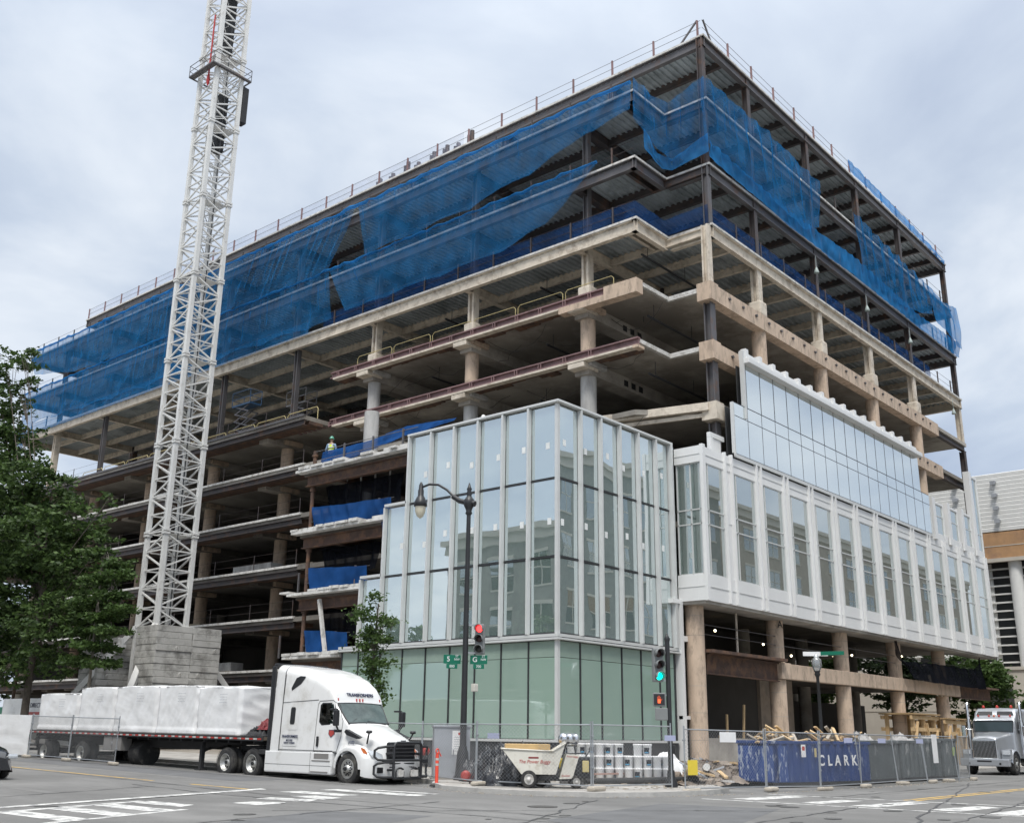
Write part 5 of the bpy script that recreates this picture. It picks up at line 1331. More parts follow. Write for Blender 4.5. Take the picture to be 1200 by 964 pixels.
side_patch('badge_panel', [(3.98, 1.16), (4.72, 1.16), (4.76, 1.2), (4.76, 1.56), (4.72, 1.60), (3.98, 1.60), (3.94, 1.56), (3.94, 1.2)], m_tw, .012)
# shield emblem on the door
side_patch('door_emblem', [(2.35, 1.72), (2.10, 1.72), (2.09, 1.58), (2.23, 1.46), (2.36, 1.58)], m_ink, .013)
side_patch('door_emblem', [(2.33, 1.70), (2.12, 1.70), (2.11, 1.59), (2.23, 1.49), (2.34, 1.59)], mat('emblem_red', (.40, .06, .05), .5), .017)
fM = face_M((-1.265, 4.35, 1.48), (0, -1, 0), (0.0, 0, 1))
text('lettering', 'TRANSFORMERS', .125, fM, m_ink, body, space=.95, bold=.002)
text('lettering', 'MOTORS\nUSDOT 3182604', .085, face_M((-1.268, 4.35, 1.31), (0, -1, 0), (0, 0, 1)), m_ink, body, bold=.001)
text('lettering', '#102', .17, face_M((-1.16, 1.22, 1.32), (-.12, -1, 0), (0.1, 0, 1)), m_ink, body)
tt = text('lettering', 'TRANSFORMERS', .165, face_M((0.05, 2.272, 2.88), (1, 0, 0), (0, .40, 1)), m_ink, body, ext=.012)
for x in (-.95, -.14, 0, .14, .95):
    MB().bev(x-.022, x+.022, 2.20+abs(x)*.03, 2.27, 2.65, 2.76, .012).build('roof_marker', m_redl, body)
# hood and fenders
hoodtab = [(.10, .55, 1.30, .62, .55, .18), (.16, .5, 1.39, .72, .62, .22), (.4, .5, 1.50, .90, .70, .26), (.8, .55, 1.63, 1.02, .80, .26), (1.3, .7, 1.78, 1.12, .90, .24), (1.66, .9, 1.88, 1.19, .99, .2)]
us = [.10, .13, .16, .22, .3, .4, .55, .7, .85, 1.0, 1.15, 1.3, 1.45, 1.58, 1.66]
hood = loft([section(u, *interp(hoodtab, u), crown=.05) for u in us]).build('hood', m_tw, trk)
def arch_side(x0, x1, poly, name, m):
    e = MB(); e.prism(poly, 'x', x0, x1); return e.build(name, m, trk)
WC, WZ, WR = 1.33, .50, .52
arc = [(WC+(WR+.10)*math.cos(t), WZ+(WR+.08)*math.sin(t)) for t in [PI*k/14 for k in range(15)]]     # rear to front
for s in (-1, 1):
    # fender: outer skin lofted round the wheel
    rowsF = []
    outer = [(2.02, .62), (2.0, .95), (1.86, 1.14), (1.6, 1.24), (1.3, 1.29), (1.0, 1.27), (.7, 1.2), (.45, 1.06), (.25, .9), (.14, .72), (.12, .50)]
    inner_ = [(WC+(WR+.07)*math.cos(t), max(.48, WZ+(WR+.06)*math.sin(t))) for t in [PI*k/10 for k in range(11)]]
    e = MB()
    Pn = []
    for k in range(6):
        t = k/5; row = []
        for (a_, b_), (c_, d_) in zip(outer, inner_):
            u = a_+(c_-a_)*t; z = b_+(d_-b_)*t; bulge = math.sin(PI/2*min(1, t*1.6))
            fr_ = max(0, (.55-u)/.45)                      # corner turns in at the nose
            x = (1.03+.20*bulge) - .34*fr_**1.6
            row.append((s*x, u, z))
        Pn.append(row)
    e.grid(Pn)
    lip = [(s*(1.23-.34*max(0, (.55-u)/.45)**1.6 - .02), u, z) for u, z in inner_]
    e.tube(lip, .022, 6)
    e.build('fender', m_tw, trk)
    e = MB(); e.prism([(2.1, .5)] + [(u, z) for u, z in inner_] + [(.6, .5), (.6, 1.1), (1.3, 1.2), (2.1, 1.1)], 'x', s*.75, s*1.0); e.build('wheel_well', m_black, trk)
    # headlight, corner lamp
    e = MB(); vs = [(s*1.10, .52, 1.13), (s*.94, .24, 1.06), (s*.79, .10, .97), (s*.76, .075, .82), (s*.86, .12, .83), (s*1.06, .33, .93)]
    c_ = (s*.93, .24, .96); e.add(vs+[(v[0]*1.012, v[1]-.02, v[2]) for v in vs], [(0, 1, 2, 3, 4, 5), (6, 7, 8, 9, 10, 11)]+[(i, (i+1) % 6, 6+(i+1) % 6, 6+i) for i in range(6)])
    e.build('headlight', m_lens, trk)
    e = MB(); vs = [(s*1.16, .74, 1.18), (s*1.13, .58, 1.14), (s*1.10, .44, .98), (s*1.15, .60, 1.0)]
    e.add(vs+[(v[0]*1.02, v[1]-.01, v[2]) for v in vs], [(0, 1, 2, 3), (4, 5, 6, 7)]+[(i, (i+1) % 4, 4+(i+1) % 4, 4+i) for i in range(4)]); e.build('indicator', m_amber, trk)
    e = MB(); e.bev(s*1.30, s*1.17, 1.7, 1.98, 1.64, 1.73, .02); e.build('mirror_mount', m_tb, trk)
    e = MB(); e.tube([(s*1.2, 1.85, 1.68), (s*1.42, 1.65, 1.76), (s*1.5, 1.62, 1.85)], .035, 6); e.bev(s*1.42, s*1.62, 1.56, 1.70, 1.84, 2.36, .05); e.bev(s*1.38, s*1.55, 1.7, 1.95, 2.34, 2.40, .02)
    e.build('wing_mirror', m_tb, trk)
    e = MB(); e.tube([(s*.86, .78, 1.30), (s*.97, .62, 1.48), (s*1.0, .55, 1.62)], .028, 6); e.lathe([(.02, -.05), (.09, -.035), (.11, 0), (.09, .05), (.02, .06)], (s*1.0, .55, 1.66), 10); e.build('hood_mirror', m_tb, trk)
    # black vent trim on hood flank
    e = MB(); e.prism([(1.62, 1.66), (1.55, 1.74), (.85, 1.50), (.98, 1.44), (1.5, 1.56)], 'x', s*1.0, s*1.145); e.build('hood_vent', m_tb, trk)
    wheel(trk, s*1.04, WC, .50, .52, .30, s)
    # side skirts and steps
    e = MB(); e.bev(s*1.27, s*1.02, 2.06, 5.66, .28, 1.0, .05); e.build('side_skirt', m_tw, trk)
    e = MB(); e.box(s*1.278, s*1.26, 2.2, 2.95, .78, .95); e.box(s*1.285, s*1.2, 2.12, 3.05, .70, .735); e.box(s*1.285, s*1.15, 2.2, 3.1, .34, .38); e.build('step', m_toolb, trk)
    e = MB(); e.box(s*1.276, s*1.272, 3.14, 3.15, .3, .98); e.box(s*1.276, s*1.272, 2.06, 5.6, .55, .56); e.build('panel_seam', m_dark, trk)
    MB().bev(s*1.0, s*.4, .2, 5.3, .42, .62, .02).build('chassis_rail', m_frame, trk)
# lower bumper
e = MB(); bt = [(.62, .30, .84, 1.235), (.42, .26, .83, 1.21), (.22, .24, .82, 1.08), (.08, .24, .80, .88), (.0, .26, .78, .55), (-.03, .26, .78, 0)]
vs = []
P1 = [[(-x, u, z0) for u, z0, z1, x in bt] + [(x, u, z0) for u, z0, z1, x in bt[:-1]][::-1]]
P1.append([(p[0]*1.02, p[1]-.03, .5) for p in P1[0]])
P1.append([(-x, u, z1) for u, z0, z1, x in bt] + [(x, u, z1) for u, z0, z1, x in bt[:-1]][::-1])
e.grid(P1); e.build('bumper', m_tw, trk)
e = MB()
for s in (-1, 1): e.bev(s*.98, s*.78, .02, .16, .40, .58, .03)
e.build('fog_light', m_tb, trk)
e = MB(); e.bev(-.60, .60, .0, .14, .46, 1.36, .06); gr = e.build('grille', m_tb, trk)
e = MB()
for i in range(7): e.bev(-.56, .56, -.035, .01, .56+i*.115, .60+i*.115, .012)
e.build('grille_bar', mat('grille_dark_grey', (.07, .07, .075), .35, .4), gr)
MB().bev(-.12, .12, -.05, -.0, 1.37, 1.42, .01).build('maker_plate', m_chrome, gr)
# bull bar
e = MB(); yb = -.28
def arch(x0, x1, z0, z1, y=yb, r=.12):
    return [(x0, y, z0), (x0, y, z1-r), (x0+r*.3*(1 if x1 > x0 else -1), y, z1-r*.3), (x0+r*(1 if x1 > x0 else -1), y, z1), (x1-r*(1 if x1 > x0 else -1), y, z1), (x1-r*.3*(1 if x1 > x0 else -1), y, z1-r*.3), (x1, y, z1-r), (x1, y, z0)]
e.tube(arch(-.62, .62, .24, 1.34), .045, 8); e.tube([(-.62, yb, .24), (.62, yb, .24)], .045, 8)
for s in (-1, 1):
    for z0, z1 in ((.80, 1.22), (.28, .74)):
        e.tube([(s*.62, yb, z1), (s*.95, yb+.06, z1), (s*1.12, yb+.22, z1-.04), (s*1.18, yb+.32, z1-.12), (s*1.18, yb+.32, z0+.1), (s*1.12, yb+.22, z0+.02), (s*.95, yb+.06, z0), (s*.62, yb, z0)], .04, 8)
    e.tube(arch(s*.5, s*.16, .24, .56), .03, 7); e.tube([(s*.62, yb, .5), (s*.62, .1, .5)], .04, 7); e.tube([(s*.62, yb, 1.0), (s*.60, .1, 1.0)], .04, 7)
e.tube([(-.62, yb, .80), (.62, yb, .80)], .04, 8); e.build('bull_bar', m_tb, trk)
MB().bev(.12, .45, -.34, -.31, .30, .5, .005).build('number_plate', m_edge, trk)
MB().bev(-.42, -.2, -.34, -.30, .30, .5, .005).build('number_plate', m_edge, trk)
# drive axles, tanks and coupling
for u in (6.5, 8.1):
    for s in (-1, 1): wheel(trk, s*1.09, u, .52, .52, .26, s, dual=True)
    MB().cyl((-1, u, .52), (1, u, .52), .1, n=10).build('axle', m_frame, trk)
MB().bev(-.45, .45, 5.3, 8.9, .62, .92, .03).build('chassis_rail', m_frame, trk)
MB().bev(-.6, .6, 6.6, 8.0, .93, 1.12, .03).build('fifth_wheel', m_frame, trk)
for s in (-1, 1):
    MB().cyl((s*1.0, 4.3, .45), (s*1.0, 5.6, .45), .26, n=16).build('fuel_tank', m_frame, trk)
    e = MB(); e.bev(s*1.22, s*.7, 5.66, 6.1, .85, 1.02, .02); e.build('deck_plate', m_frame, trk)
# cab interior: seats and steering wheel seen through the glass
e = MB(); 
for s in (-1, 1): e.bev(s*.78, s*.3, 2.7, 3.2, 1.2, 1.6, .08); e.bev(s*.78, s*.3, 3.1, 3.3, 1.55, 2.35, .08)
e.build('seat', m_tb, trk)

# ---------------- flatbed trailer
trl = empty('flatbed_trailer', (25.45, 32.6, .10), 0, 'long black flatbed trailer with red and white edge tape behind the white cab', 'trailer'); trl.rotation_euler = (R(.45), 0, 0)
TL = 17.4
e = MB(); e.box(-1.27, 1.27, -.3, TL, 1.22, 1.33); dk = e.build('deck', m_deckw, trl)
e = MB()
for s in (-1, 1): e.box(s*1.30, s*1.265, -.3, TL, 1.19, 1.345)
e.build('side_rail', m_frame, trl)
e = MB(); e2 = MB(); i = 0; y = -.2
while y < TL-.3:
    (e if i % 2 else e2).box(-1.306, -1.302, y, y+.22, 1.235, 1.29); y += .24; i += 1
e.build('edge_tape', m_paint, trl); e2.build('edge_tape', m_redl, trl)
e = MB()
for s in (-.45, .45): e.prism([(-.2, 1.2), (TL, 1.2), (TL, .95), (12.4, .78), (4.2, .78), (3.0, 1.0), (-.2, 1.05)], 'x', s-.05, s+.05)
for k in range(22): e.box(-1.2, 1.2, .3+k*.78, .38+k*.78, 1.09, 1.2)
e.build('chassis_beam', m_frame, trl)
for u in (12.6, 15.9):
    for s in (-1, 1): wheel(trl, s*1.09, u, .43, .52, .27, s, dual=True)
    MB().cyl((-1, u, .43), (1, u, .43), .09, n=10).build('axle', m_frame, trl)
e = MB(); e.bev(-1.25, -.75, 9.3, 9.98, .62, 1.17, .02); e.bev(-1.25, -.75, 10.02, 10.7, .62, 1.17, .02); tb = e.build('toolbox', m_toolb, trl)
MB().bev(-1.27, -1.25, 9.93, 10.07, .85, .97, .004).build('latch', m_chrome, tb)
MB().cyl((-.5, 8.3, .55), (-.5, 9.1, .55), .5, n=20).build('spare_wheel', m_tyre, trl)
for s in (-1, 1):
    e = MB(); e.box(s*.95, s*.8, 3.9, 4.05, .1, 1.1); e.box(s*1.05, s*.7, 3.8, 4.15, .02, .1); e.bar((s*.87, 4, .7), (0, 4, 1.1), .07); e.build('landing_leg', m_frame, trl)
e = MB(); e.bar((-1.2, TL-.1, .5), (1.2, TL-.1, .5), .12); e.bar((-.8, TL-.1, .5), (-.8, TL-.1, 1.1), .08); e.bar((.8, TL-.1, .5), (.8, TL-.1, 1.1), .08); e.build('rear_bumper', m_frame, trl)
MB().bev(-1.26, -.9, TL-1.6, TL-1.1, .75, .95, .01).build('mud_guard', m_toolb, trl)
# wrapped loads standing on the deck
def wrapped(y0, y1, h, seed, label, w=1.2):
    rs = random.Random(seed); Lc = y1-y0
    bm = bmesh.new(); bmesh.ops.create_cube(bm, size=1); bmesh.ops.subdivide_edges(bm, edges=bm.edges[:], cuts=30, use_grid_fill=True)
    for v in bm.verts:
        x, y, z = v.co; X, Y, Z = x*2*w, (y+.5)*Lc, (z+.5)*h
        rr = .06
        n1_ = noise.noise((X*1.2+seed, Y*1.4, Z*1.6)); n2_ = noise.noise((X*4+seed, Y*5, Z*3.3))
        stretch_ = noise.noise((X*.7, Y*3.5+Z*2.0, seed))
        d = .022*n1_+.010*n2_+.028*(1-abs(stretch_)*3)*.6
        # corners pull in, top edges droop
        if abs(y) > .47 and abs(x) > .47: d -= .05
        if z > .49: Z += .03*n1_ - .05*(abs(x)*2)**6 - .06*(abs(y)*2)**10
        if abs(x) > .49: X += (1 if x > 0 else -1)*d*1.3
        if abs(y) > .49: Y += (1 if y > 0 else -1)*d*1.3
        if z < -.4 and abs(x) > .49: X += (1 if x > 0 else -1)*.03
        v.co = (X, Y, Z)
    me = bpy.data.meshes.new('wrapped_load'); bm.to_mesh(me); bm.free()
    me.polygons.foreach_set('use_smooth', [True]*len(me.polygons)); me.materials.append(m_wrap)
    o = bpy.data.objects.new('wrapped_load', me); col.objects.link(o)
    yb_ = y0; o.location = (25.45, 32.6+yb_, .10+1.345+.0079*yb_); o.rotation_euler = (R(.45), 0, 0)
    tag(o, label, 'wrapped pallet', 'white wrapped loads on the flatbed trailer')
    # webbing straps over the load
    for fy in ():
        q = MB(); yy = Lc*fy; q.tube([(-w-.075, yy, .02), (-w-.07, yy, h*.5), (-w-.065, yy, h-.06), (-w+.05, yy, h+.03), (0, yy, h+.03), (w-.05, yy, h+.03), (w+.07, yy, h-.06), (w+.075, yy, .02)], .012, 4)
        q.build('strap', m_toolb, o)
    # faint pen notes
    e = MB(); 
    for r0 in range(4):
        yy = Lc*.45
        for k in range(5):
            l_ = rs.uniform(.04, .1); e.box(-w-.075, -w-.071, yy, yy-l_, h*.82-r0*.1, h*.82-r0*.1+.014); yy -= l_+.03
    e.build('pen_note', mat('pen_grey_%d' % seed, (.36, .38, .42), .6), o)
    return o
wrapped(1.35, 4.1, 1.80, 1, 'white shrink-wrapped load nearest the cab')
wrapped(4.16, 6.9, 1.86, 2, 'white shrink-wrapped load second from the cab')
wrapped(6.96, 10.2, 1.88, 3, 'white shrink-wrapped load in the middle of the trailer under the crane base')
wrapped(10.26, 13.2, 1.86, 4, 'white shrink-wrapped load fourth from the cab, pulled into shiny creases')
wrapped(13.26, 16.9, 1.62, 5, 'lower white shrink-wrapped load at the tail of the trailer')
def heap(name, cx, cy, cz, lx, ly, h, m, label, cat, seed, amp=.3, n=46, rz=0, fr=2.2):
    Pn = []
    for i in range(n+1):
        row = []
        for j in range(n+1):
            u, v = i/n*2-1, j/n*2-1; r = max(abs(u), abs(v)); rr = min(1, (abs(u)**2.6+abs(v)**2.6)**(1/2.6))
            z = h*max(0, 1-rr**2.2)**.7; q = 1-rr
            dd = (abs(noise.noise((u*fr*1.2+seed, v*fr*1.2, 0)))*.8+abs(noise.noise((u*fr*3, v*fr*3, seed)))*.5+abs(noise.noise((u*fr*7, v*fr*7, seed+2)))*.25-.35)*amp*min(1, q*5)
            row.append((u*lx/2+noise.noise((u*3, v*3, seed+5))*.12, v*ly/2+noise.noise((u*3+7, v*3, seed+5))*.12, max(.004, z+dd)))
        Pn.append(row)
    a = MB(); a.grid(Pn); o = a.build(name, m); o.location = (cx, cy, cz); o.rotation_euler = (0, 0, rz); return tag(o, label, cat)
m_redt = mat('dark_red_tarp', (.20, .03, .035), .5, var=.3, bump=.3)
heap('folded_tarp', 25.0, 33.2, 1.45, 1.3, 1.5, .34, m_black, 'crumpled black tarp on the trailer deck behind the cab', 'tarp', 3, .25)
heap('folded_tarp', 24.9, 32.95, 1.68, .8, .8, .3, m_redt, 'dark red tarp bundle lying on the black one behind the cab', 'tarp', 6, .3)

# ---------------- silver conventional truck at the right edge
t2 = empty('heavy_truck', (58.2, 18.1, 0), 0, 'silver conventional truck with twin exhaust stacks facing the crossing, right edge', 'truck')
# local: +x is rearwards
def rot(b): return b.xf(Matrix(((0, 1, 0, 0), (1, 0, 0, 0), (0, 0, 1, 0), (0, 0, 0, 1))))
ht_ = [(0.0, .62, 1.72, .62, .58, .10), (.06, .6, 1.80, .66, .60, .12), (.9, .6, 1.92, .80, .70, .16), (1.7, .7, 2.04, .98, .86, .16)]
rot(loft([section(u, *interp(ht_, u), crown=.06) for u in (0, .03, .06, .3, .6, .9, 1.2, 1.5, 1.7)])).build('hood', m_silver, t2)
ct = [(1.7, .8, 2.02, 1.0, .92, .1), (1.72, .8, 2.1, 1.05, .98, .1), (1.86, .8, 2.70, 1.1, 1.04, .1), (1.95, .8, 2.80, 1.1, 1.05, .12), (3.0, .8, 2.86, 1.12, 1.07, .14), (3.05, .8, 2.9, 1.12, 1.07, .14), (3.2, .8, 3.3, 1.15, 1.08, .2), (5.2, .8, 3.35, 1.15, 1.08, .2)]
ct = [(1.7, .8, 2.02, 1.0, .92, .1), (1.72, .8, 2.1, 1.05, .98, .1), (1.86, .8, 2.66, 1.1, 1.04, .1), (1.95, .8, 2.78, 1.1, 1.05, .12), (2.15, .8, 2.86, 1.1, 1.05, .12), (2.3, .8, 3.16, 1.12, 1.06, .2), (2.6, .8, 3.28, 1.13, 1.07, .2), (5.2, .8, 3.3, 1.15, 1.08, .2)]
rot(loft([section(u, *interp(ct, u)) for u in (1.7, 1.72, 1.8, 1.86, 1.95, 2.15, 2.2, 2.25, 2.3, 2.6, 3, 4, 5.2)])).build('cab', m_silver, t2)
m_gb = mat('truck_glass', (.03, .045, .05), .05)
b = MB(); b.add([(1.715, -.92, 2.12), (1.715, .92, 2.12), (1.845, .96, 2.62), (1.845, -.96, 2.62)], [(0, 1, 2, 3)]); b.xf(Matrix.Translation((-.012, 0, 0))); b.build('windscreen', m_gb, t2)
b = MB(); 
for s in (-1, 1): b.tube([(1.70, s*.95, 2.1), (1.835, s*.99, 2.64)], .022, 5)
b.tube([(1.70, -.95, 2.1), (1.70, .95, 2.1)], .022, 5); b.tube([(1.835, -.97, 2.64), (1.835, .97, 2.64)], .03, 5); b.build('windscreen_gasket', m_tb, t2)
for s in (-1, 1):
    b = MB(); b.add([(2.19, s*.95, 2.93), (2.19, s*.12, 2.93), (2.285, s*.12, 3.13), (2.285, s*.85, 3.13)], [(0, 1, 2, 3)]); b.xf(Matrix.Translation((-.02, 0, 0))); b.build('sleeper_window', m_tb, t2)
    b = MB(); b.box(2.05, 2.75, s*1.135, s*1.15, 2.02, 2.6); b.build('side_window', m_tb, t2)
    b = MB(); b.cyl((2.0, s*1.32, .8), (2.0, s*1.32, 3.2), .085, n=14); b.tube([(2.0, s*1.32, 3.2), (2.02, s*1.32, 3.42), (2.12, s*1.32, 3.55)], .085, 12); b.cyl((2.0, s*1.32, 1.3), (2.0, s*1.32, 2.6), .125, n=14); b.build('exhaust_stack', m_chrome, t2)
    b = MB(); b.tube([(1.9, s*1.15, 2.2), (1.75, s*1.5, 2.25)], .02, 5); b.bev(1.68, 1.8, s*1.42, s*1.62, 1.85, 2.4, .04); b.build('wing_mirror', m_chrome, t2)
    # fender
    b = MB(); rr = []
    for k in range(13):
        t = PI*k/12; rr.append((.95-.68*math.cos(t), .62+.62*math.sin(t)))
    Pn = [[(x, s*y, z) for x, z in rr] for y in (.62, 1.16)] + [[(x, s*1.20, z-.07) for x, z in rr]]
    b.grid(Pn); b.box(.18, .4, s*.72, s*1.18, .75, 1.22); b.build('fender', m_silver, t2)
    b = MB(); b.bev(.12, .2, s*.78, s*1.14, .98, 1.18, .02); b.build('headlight', m_lens, t2)
    w_ = wheel(t2, 0, 0, 0, .52, .30, 1 if s > 0 else -1)
    for o_ in [w_]: o_.rotation_euler = (0, 0, R(90)); o_.location = (.98, s*1.02*1, .52)
    if s < 0: w_.rotation_euler = (0, 0, R(90)); 
    b = MB(); b.bev(3.2, 4.6, s*1.2, s*.7, .4, 1.0, .1); b.build('fuel_tank', m_chrome, t2)
b = MB(); b.bev(-.06, .04, -.60, .60, .78, 1.70, .03); gr = b.build('grille', m_chrome, t2)
b = MB()
for k in range(17): b.box(-.075, -.062, -.54+k*.066, -.50+k*.066, .84, 1.62)
b.build('grille_bar', m_tb, gr)
b = MB(); b.bev(-.32, -.06, -1.2, 1.2, .42, .78, .05); b.build('bumper', m_silver, t2)
for q in ((-.35, .35, .62, .70), (-.8, -.7, .5, .6), (.7, .8, .5, .6)): b = MB(); b.box(-.325, -.318, *q); b.build('bumper_slot', m_tb, t2)
for y in (-.8, -.25, 0, .25, .8): MB().lathe([(.05, 0), (.055, .05), (.02, .1)], (2.05, y, 2.86), 8).build('roof_marker', m_amber if abs(y) < .1 else m_redl, t2)
for y in (-.7, .0, .7): MB().lathe([(.07, 0), (.075, .08), (.03, .14)], (2.75, y, 3.32), 8).build('roof_marker', m_redl, t2)
b = MB(); b.bev(.5, 8, -.45, .45, .55, .8, .02); b.build('chassis_rail', m_frame, t2)
for u in (5.9, 7.2):
    for s in (-1, 1):
        w_ = wheel(t2, 0, 0, 0, .52, .26, s, dual=True, simple=True); w_.rotation_euler = (0, 0, R(90)); w_.location = (u, s*1.08, .52)

# ---------------- nose of a dark car at the left edge
car = empty('parked_car', (15.0, 33.2, gz(0, 33.2)), 0, 'black car of which only the rounded nose and headlight enter the left edge', 'car')
bt = [(0, .28, .62, .66, .55, .12), (.12, .22, .78, .80, .66, .16), (.5, .2, .90, .88, .76, .18), (1.2, .2, 1.0, .9, .80, .18), (1.7, .2, 1.06, .9, .82, .16), (2.3, .2, 1.38, .9, .72, .2), (3.2, .2, 1.48, .9, .66, .22), (4.0, .2, 1.2, .88, .7, .2), (4.5, .3, .95, .8, .7, .15)]
loft([section(u, *interp(bt, u), crown=.05) for u in [i*.1 for i in range(46)]]).build('body', mat('car_black', (.012, .013, .016), .2, coat=.8), car)
for s in (-1, 1):
    MB().bev(s*.86, s*.56, .02, .3, .60, .74, .05).build('headlight', m_lens, car)
    wheel(car, s*.82, .9, .33, .33, .22, s); wheel(car, s*.82, 3.5, .33, .33, .22, s)
car.rotation_euler = (0, 0, 0)

# ================================================================= STREET FURNITURE AND SITE EQUIPMENT
m_galv = mat('galvanised_tube', (0.40, 0.42, 0.44), 0.4, 0.6, var=0.15, scale=3)
m_wire = mat('fence_wire', (0.36, 0.37, 0.38), 0.5, 0.5)
m_bag = mat('sandbag', (0.42, 0.38, 0.32), .95, var=.2, scale=4, bump=.3)
m_sig = mat('signal_housing', (0.20, 0.21, 0.21), .5, var=.12)
m_pole = mat('black_pole_paint', (0.022, 0.023, 0.025), .4, var=.2)
m_sgreen = mat('sign_green', (0.0, 0.145, 0.085), .45, var=.05)
m_swhite = mat('sign_white', (0.8, 0.8, 0.8), .5)
m_cab = mat('cabinet_grey', (0.36, 0.38, 0.41), .45, .15, var=.08, c2=(.30, .31, .33), f2=.3)
m_orange = mat('delineator_orange', (0.80, 0.09, 0.05), .5)
m_rub = mat('black_rubber', (0.03, 0.03, 0.03), .8)
PZ = .13

# ---- temporary fence: one mesh of tube frame and one of woven wire, shared by every panel
def fence_meshes(Wd=3.4, H=1.83):
    a = MB(); z0 = .10
    a.cyl((0, 0, z0-.06), (0, 0, H+.06), .021, n=8); a.cyl((Wd, 0, z0-.06), (Wd, 0, H+.06), .021, n=8)
    a.cyl((0, 0, H-.04), (Wd, 0, H-.04), .019, n=8); a.cyl((0, 0, z0+.03), (Wd, 0, z0+.03), .019, n=8)
    for z in (.6, 1.45): a.bev(-.05, .035, -.035, .035, z, z+.05, .01)
    b = MB(); p = .078; x = -H; r = .0023
    zl, zh = z0+.04, H-.05; h = zh-zl
    def wire(x0, s):
        xa, xb = x0, x0+s*h; za, zb_ = zl, zh
        # clip to the panel
        def cl(xa, za, xb, zb_):
            for (lim, sg) in ((.02, 1), (Wd-.02, -1)):
                ia, ib = sg*(xa-lim) >= 0, sg*(xb-lim) >= 0
                if not ia and not ib: return None
                if ia != ib:
                    t = (lim-xa)/(xb-xa); q = (lim, za+(zb_-za)*t)
                    if ia: xb, zb_ = q
                    else: xa, za = q
            return xa, za, xb, zb_
        c = cl(xa, za, xb, zb_)
        if c and abs(c[2]-c[0]) > .02:
            P0 = Vector((c[0], s*.002, c[1])); P1 = Vector((c[2], s*.002, c[3])); d = (P1-P0).normalized(); n1_ = Vector((0, 1, 0)); n2_ = d.cross(n1_)
            vs = [q+n1_*(r*u)+n2_*(r*v) for q in (P0, P1) for u, v in ((-1, -.6), (1, -.6), (0, 1.2))]
            b.add(vs, [(0, 1, 4, 3), (1, 2, 5, 4), (2, 0, 3, 5)])
    x = -h
    while x < Wd+h:
        wire(x, 1); wire(x, -1); x += p*1.414
    return a, b
fa, fb = fence_meshes()
fo1 = fa.build('frame', m_galv); fo2 = fb.build('wire_mesh', m_wire, fix=False)
me_f, me_w = fo1.data, fo2.data
bpy.data.objects.remove(fo1); bpy.data.objects.remove(fo2)
def fence(p, q, z0, z1, label, lean=0.0, mesh=True, group='temporary fence panels round the site'):
    p = Vector(p); q = Vector(q); d = q-p; L_ = d.length
    e = empty('temporary_fence', (p.x, p.y, z0), math.atan2(d.y, d.x), label, 'fence panel', group, rx=lean)
    e.rotation_mode = 'XYZ'; e.rotation_euler = (lean, -math.atan2(z1-z0, L_), math.atan2(d.y, d.x)); e.scale = (L_/3.4*.985, 1, 1)
    for nm, me in (('frame', me_f), ('wire_mesh', me_w)):
        if nm == 'wire_mesh' and not mesh: continue
        o = bpy.data.objects.new(nm, me); col.objects.link(o); o.parent = e
    return e
def foot(x, y, z, label, rz=0, group='sandbags and feet under the fence posts'):
    rs = random.Random(int(x*100)); a = MB(); a.bev(-.32, .32, -.13, .13, 0, .11, .05)
    for i, v in enumerate(a.v): a.v[i] = (v[0], v[1], v[2]+.05*(1-(v[0]/.32)**2)*(v[2] > .05)+noise.noise((v[0]*4, v[1]*4, x))*.03*(v[2] > .03))
    o = a.build('sandbag', m_bag); o.location = (x, y, z); o.rotation_euler = (0, 0, rz); tag(o, label, 'sandbag', group)
A = [(27.15, 33.4, gz(0, 33)+.13), (26.95, 30.1, gz(0, 30)+.13), (26.6, 26.7, .15), (25.3, 23.0, .13), (25.55, 18.75, .13), (28.65, 18.05, .13), (28.2, 17.35, .05), (32.1, 16.75, .02), (34.6, 16.1, .0), (37.9, 16.1, 0), (41.8, 16.3, 0), (44.6, 16.2, 0), (47.8, 16.05, 0), (49.6, 16.2, 0)]
names = ['fence panel hidden behind the white cab roof line', 'fence panel behind the windscreen of the white truck', 'fence panel between the grey cabinet and the black netting heap', 'fence panel in front of the cream power buggy', 'fence panel in front of the white bucket stack', None,
         'fence panel over the rubble, left of the blue skip', 'fence panel across the left blue skip face', 'fence panel across the CLARK lettering', 'fence panel where the blue skip meets the grey one', 'leaning fence panel before the ribbed grey skip', 'leaning fence panel with white notice, before the grey skips', 'last fence panel beside the silver truck']
for i in range(len(A)-1):
    if names[i] is None: continue
    fence(A[i][:2], A[i+1][:2], A[i][2], A[i+1][2], names[i], lean=R((0, 0, 0, 0, 0, 0, 0, 1, 2, -4, -5, -4, 3)[i]))
for i, (x, y, z, lb) in enumerate([(25.15, 22.7, PZ, 'sandbag under the fence left of the buggy'), (25.5, 18.6, PZ, 'sandbag at the fence joint right of the buggy wheel'), (28.3, 17.2, .06, 'sandbag below the yellow tag on the fence'), (32.1, 16.6, .02, 'grey sandbag by the left corner of the blue skip'), (34.6, 15.95, 0, 'sandbag under the middle of the blue skip'), (37.9, 15.95, 0, 'sandbag at the right end of the CLARK lettering'), (41.7, 16.1, 0, 'sandbag before the plain grey skip'), (44.6, 16.0, 0, 'sandbag under the leaning post'), (46.4, 16.0, 0, 'orange-tinted sandbag before the last skip'), (49.5, 16.0, 0, 'sandbag nearest the silver truck')]):
    foot(x, y, z, lb, rz=.2*math.sin(i*3))
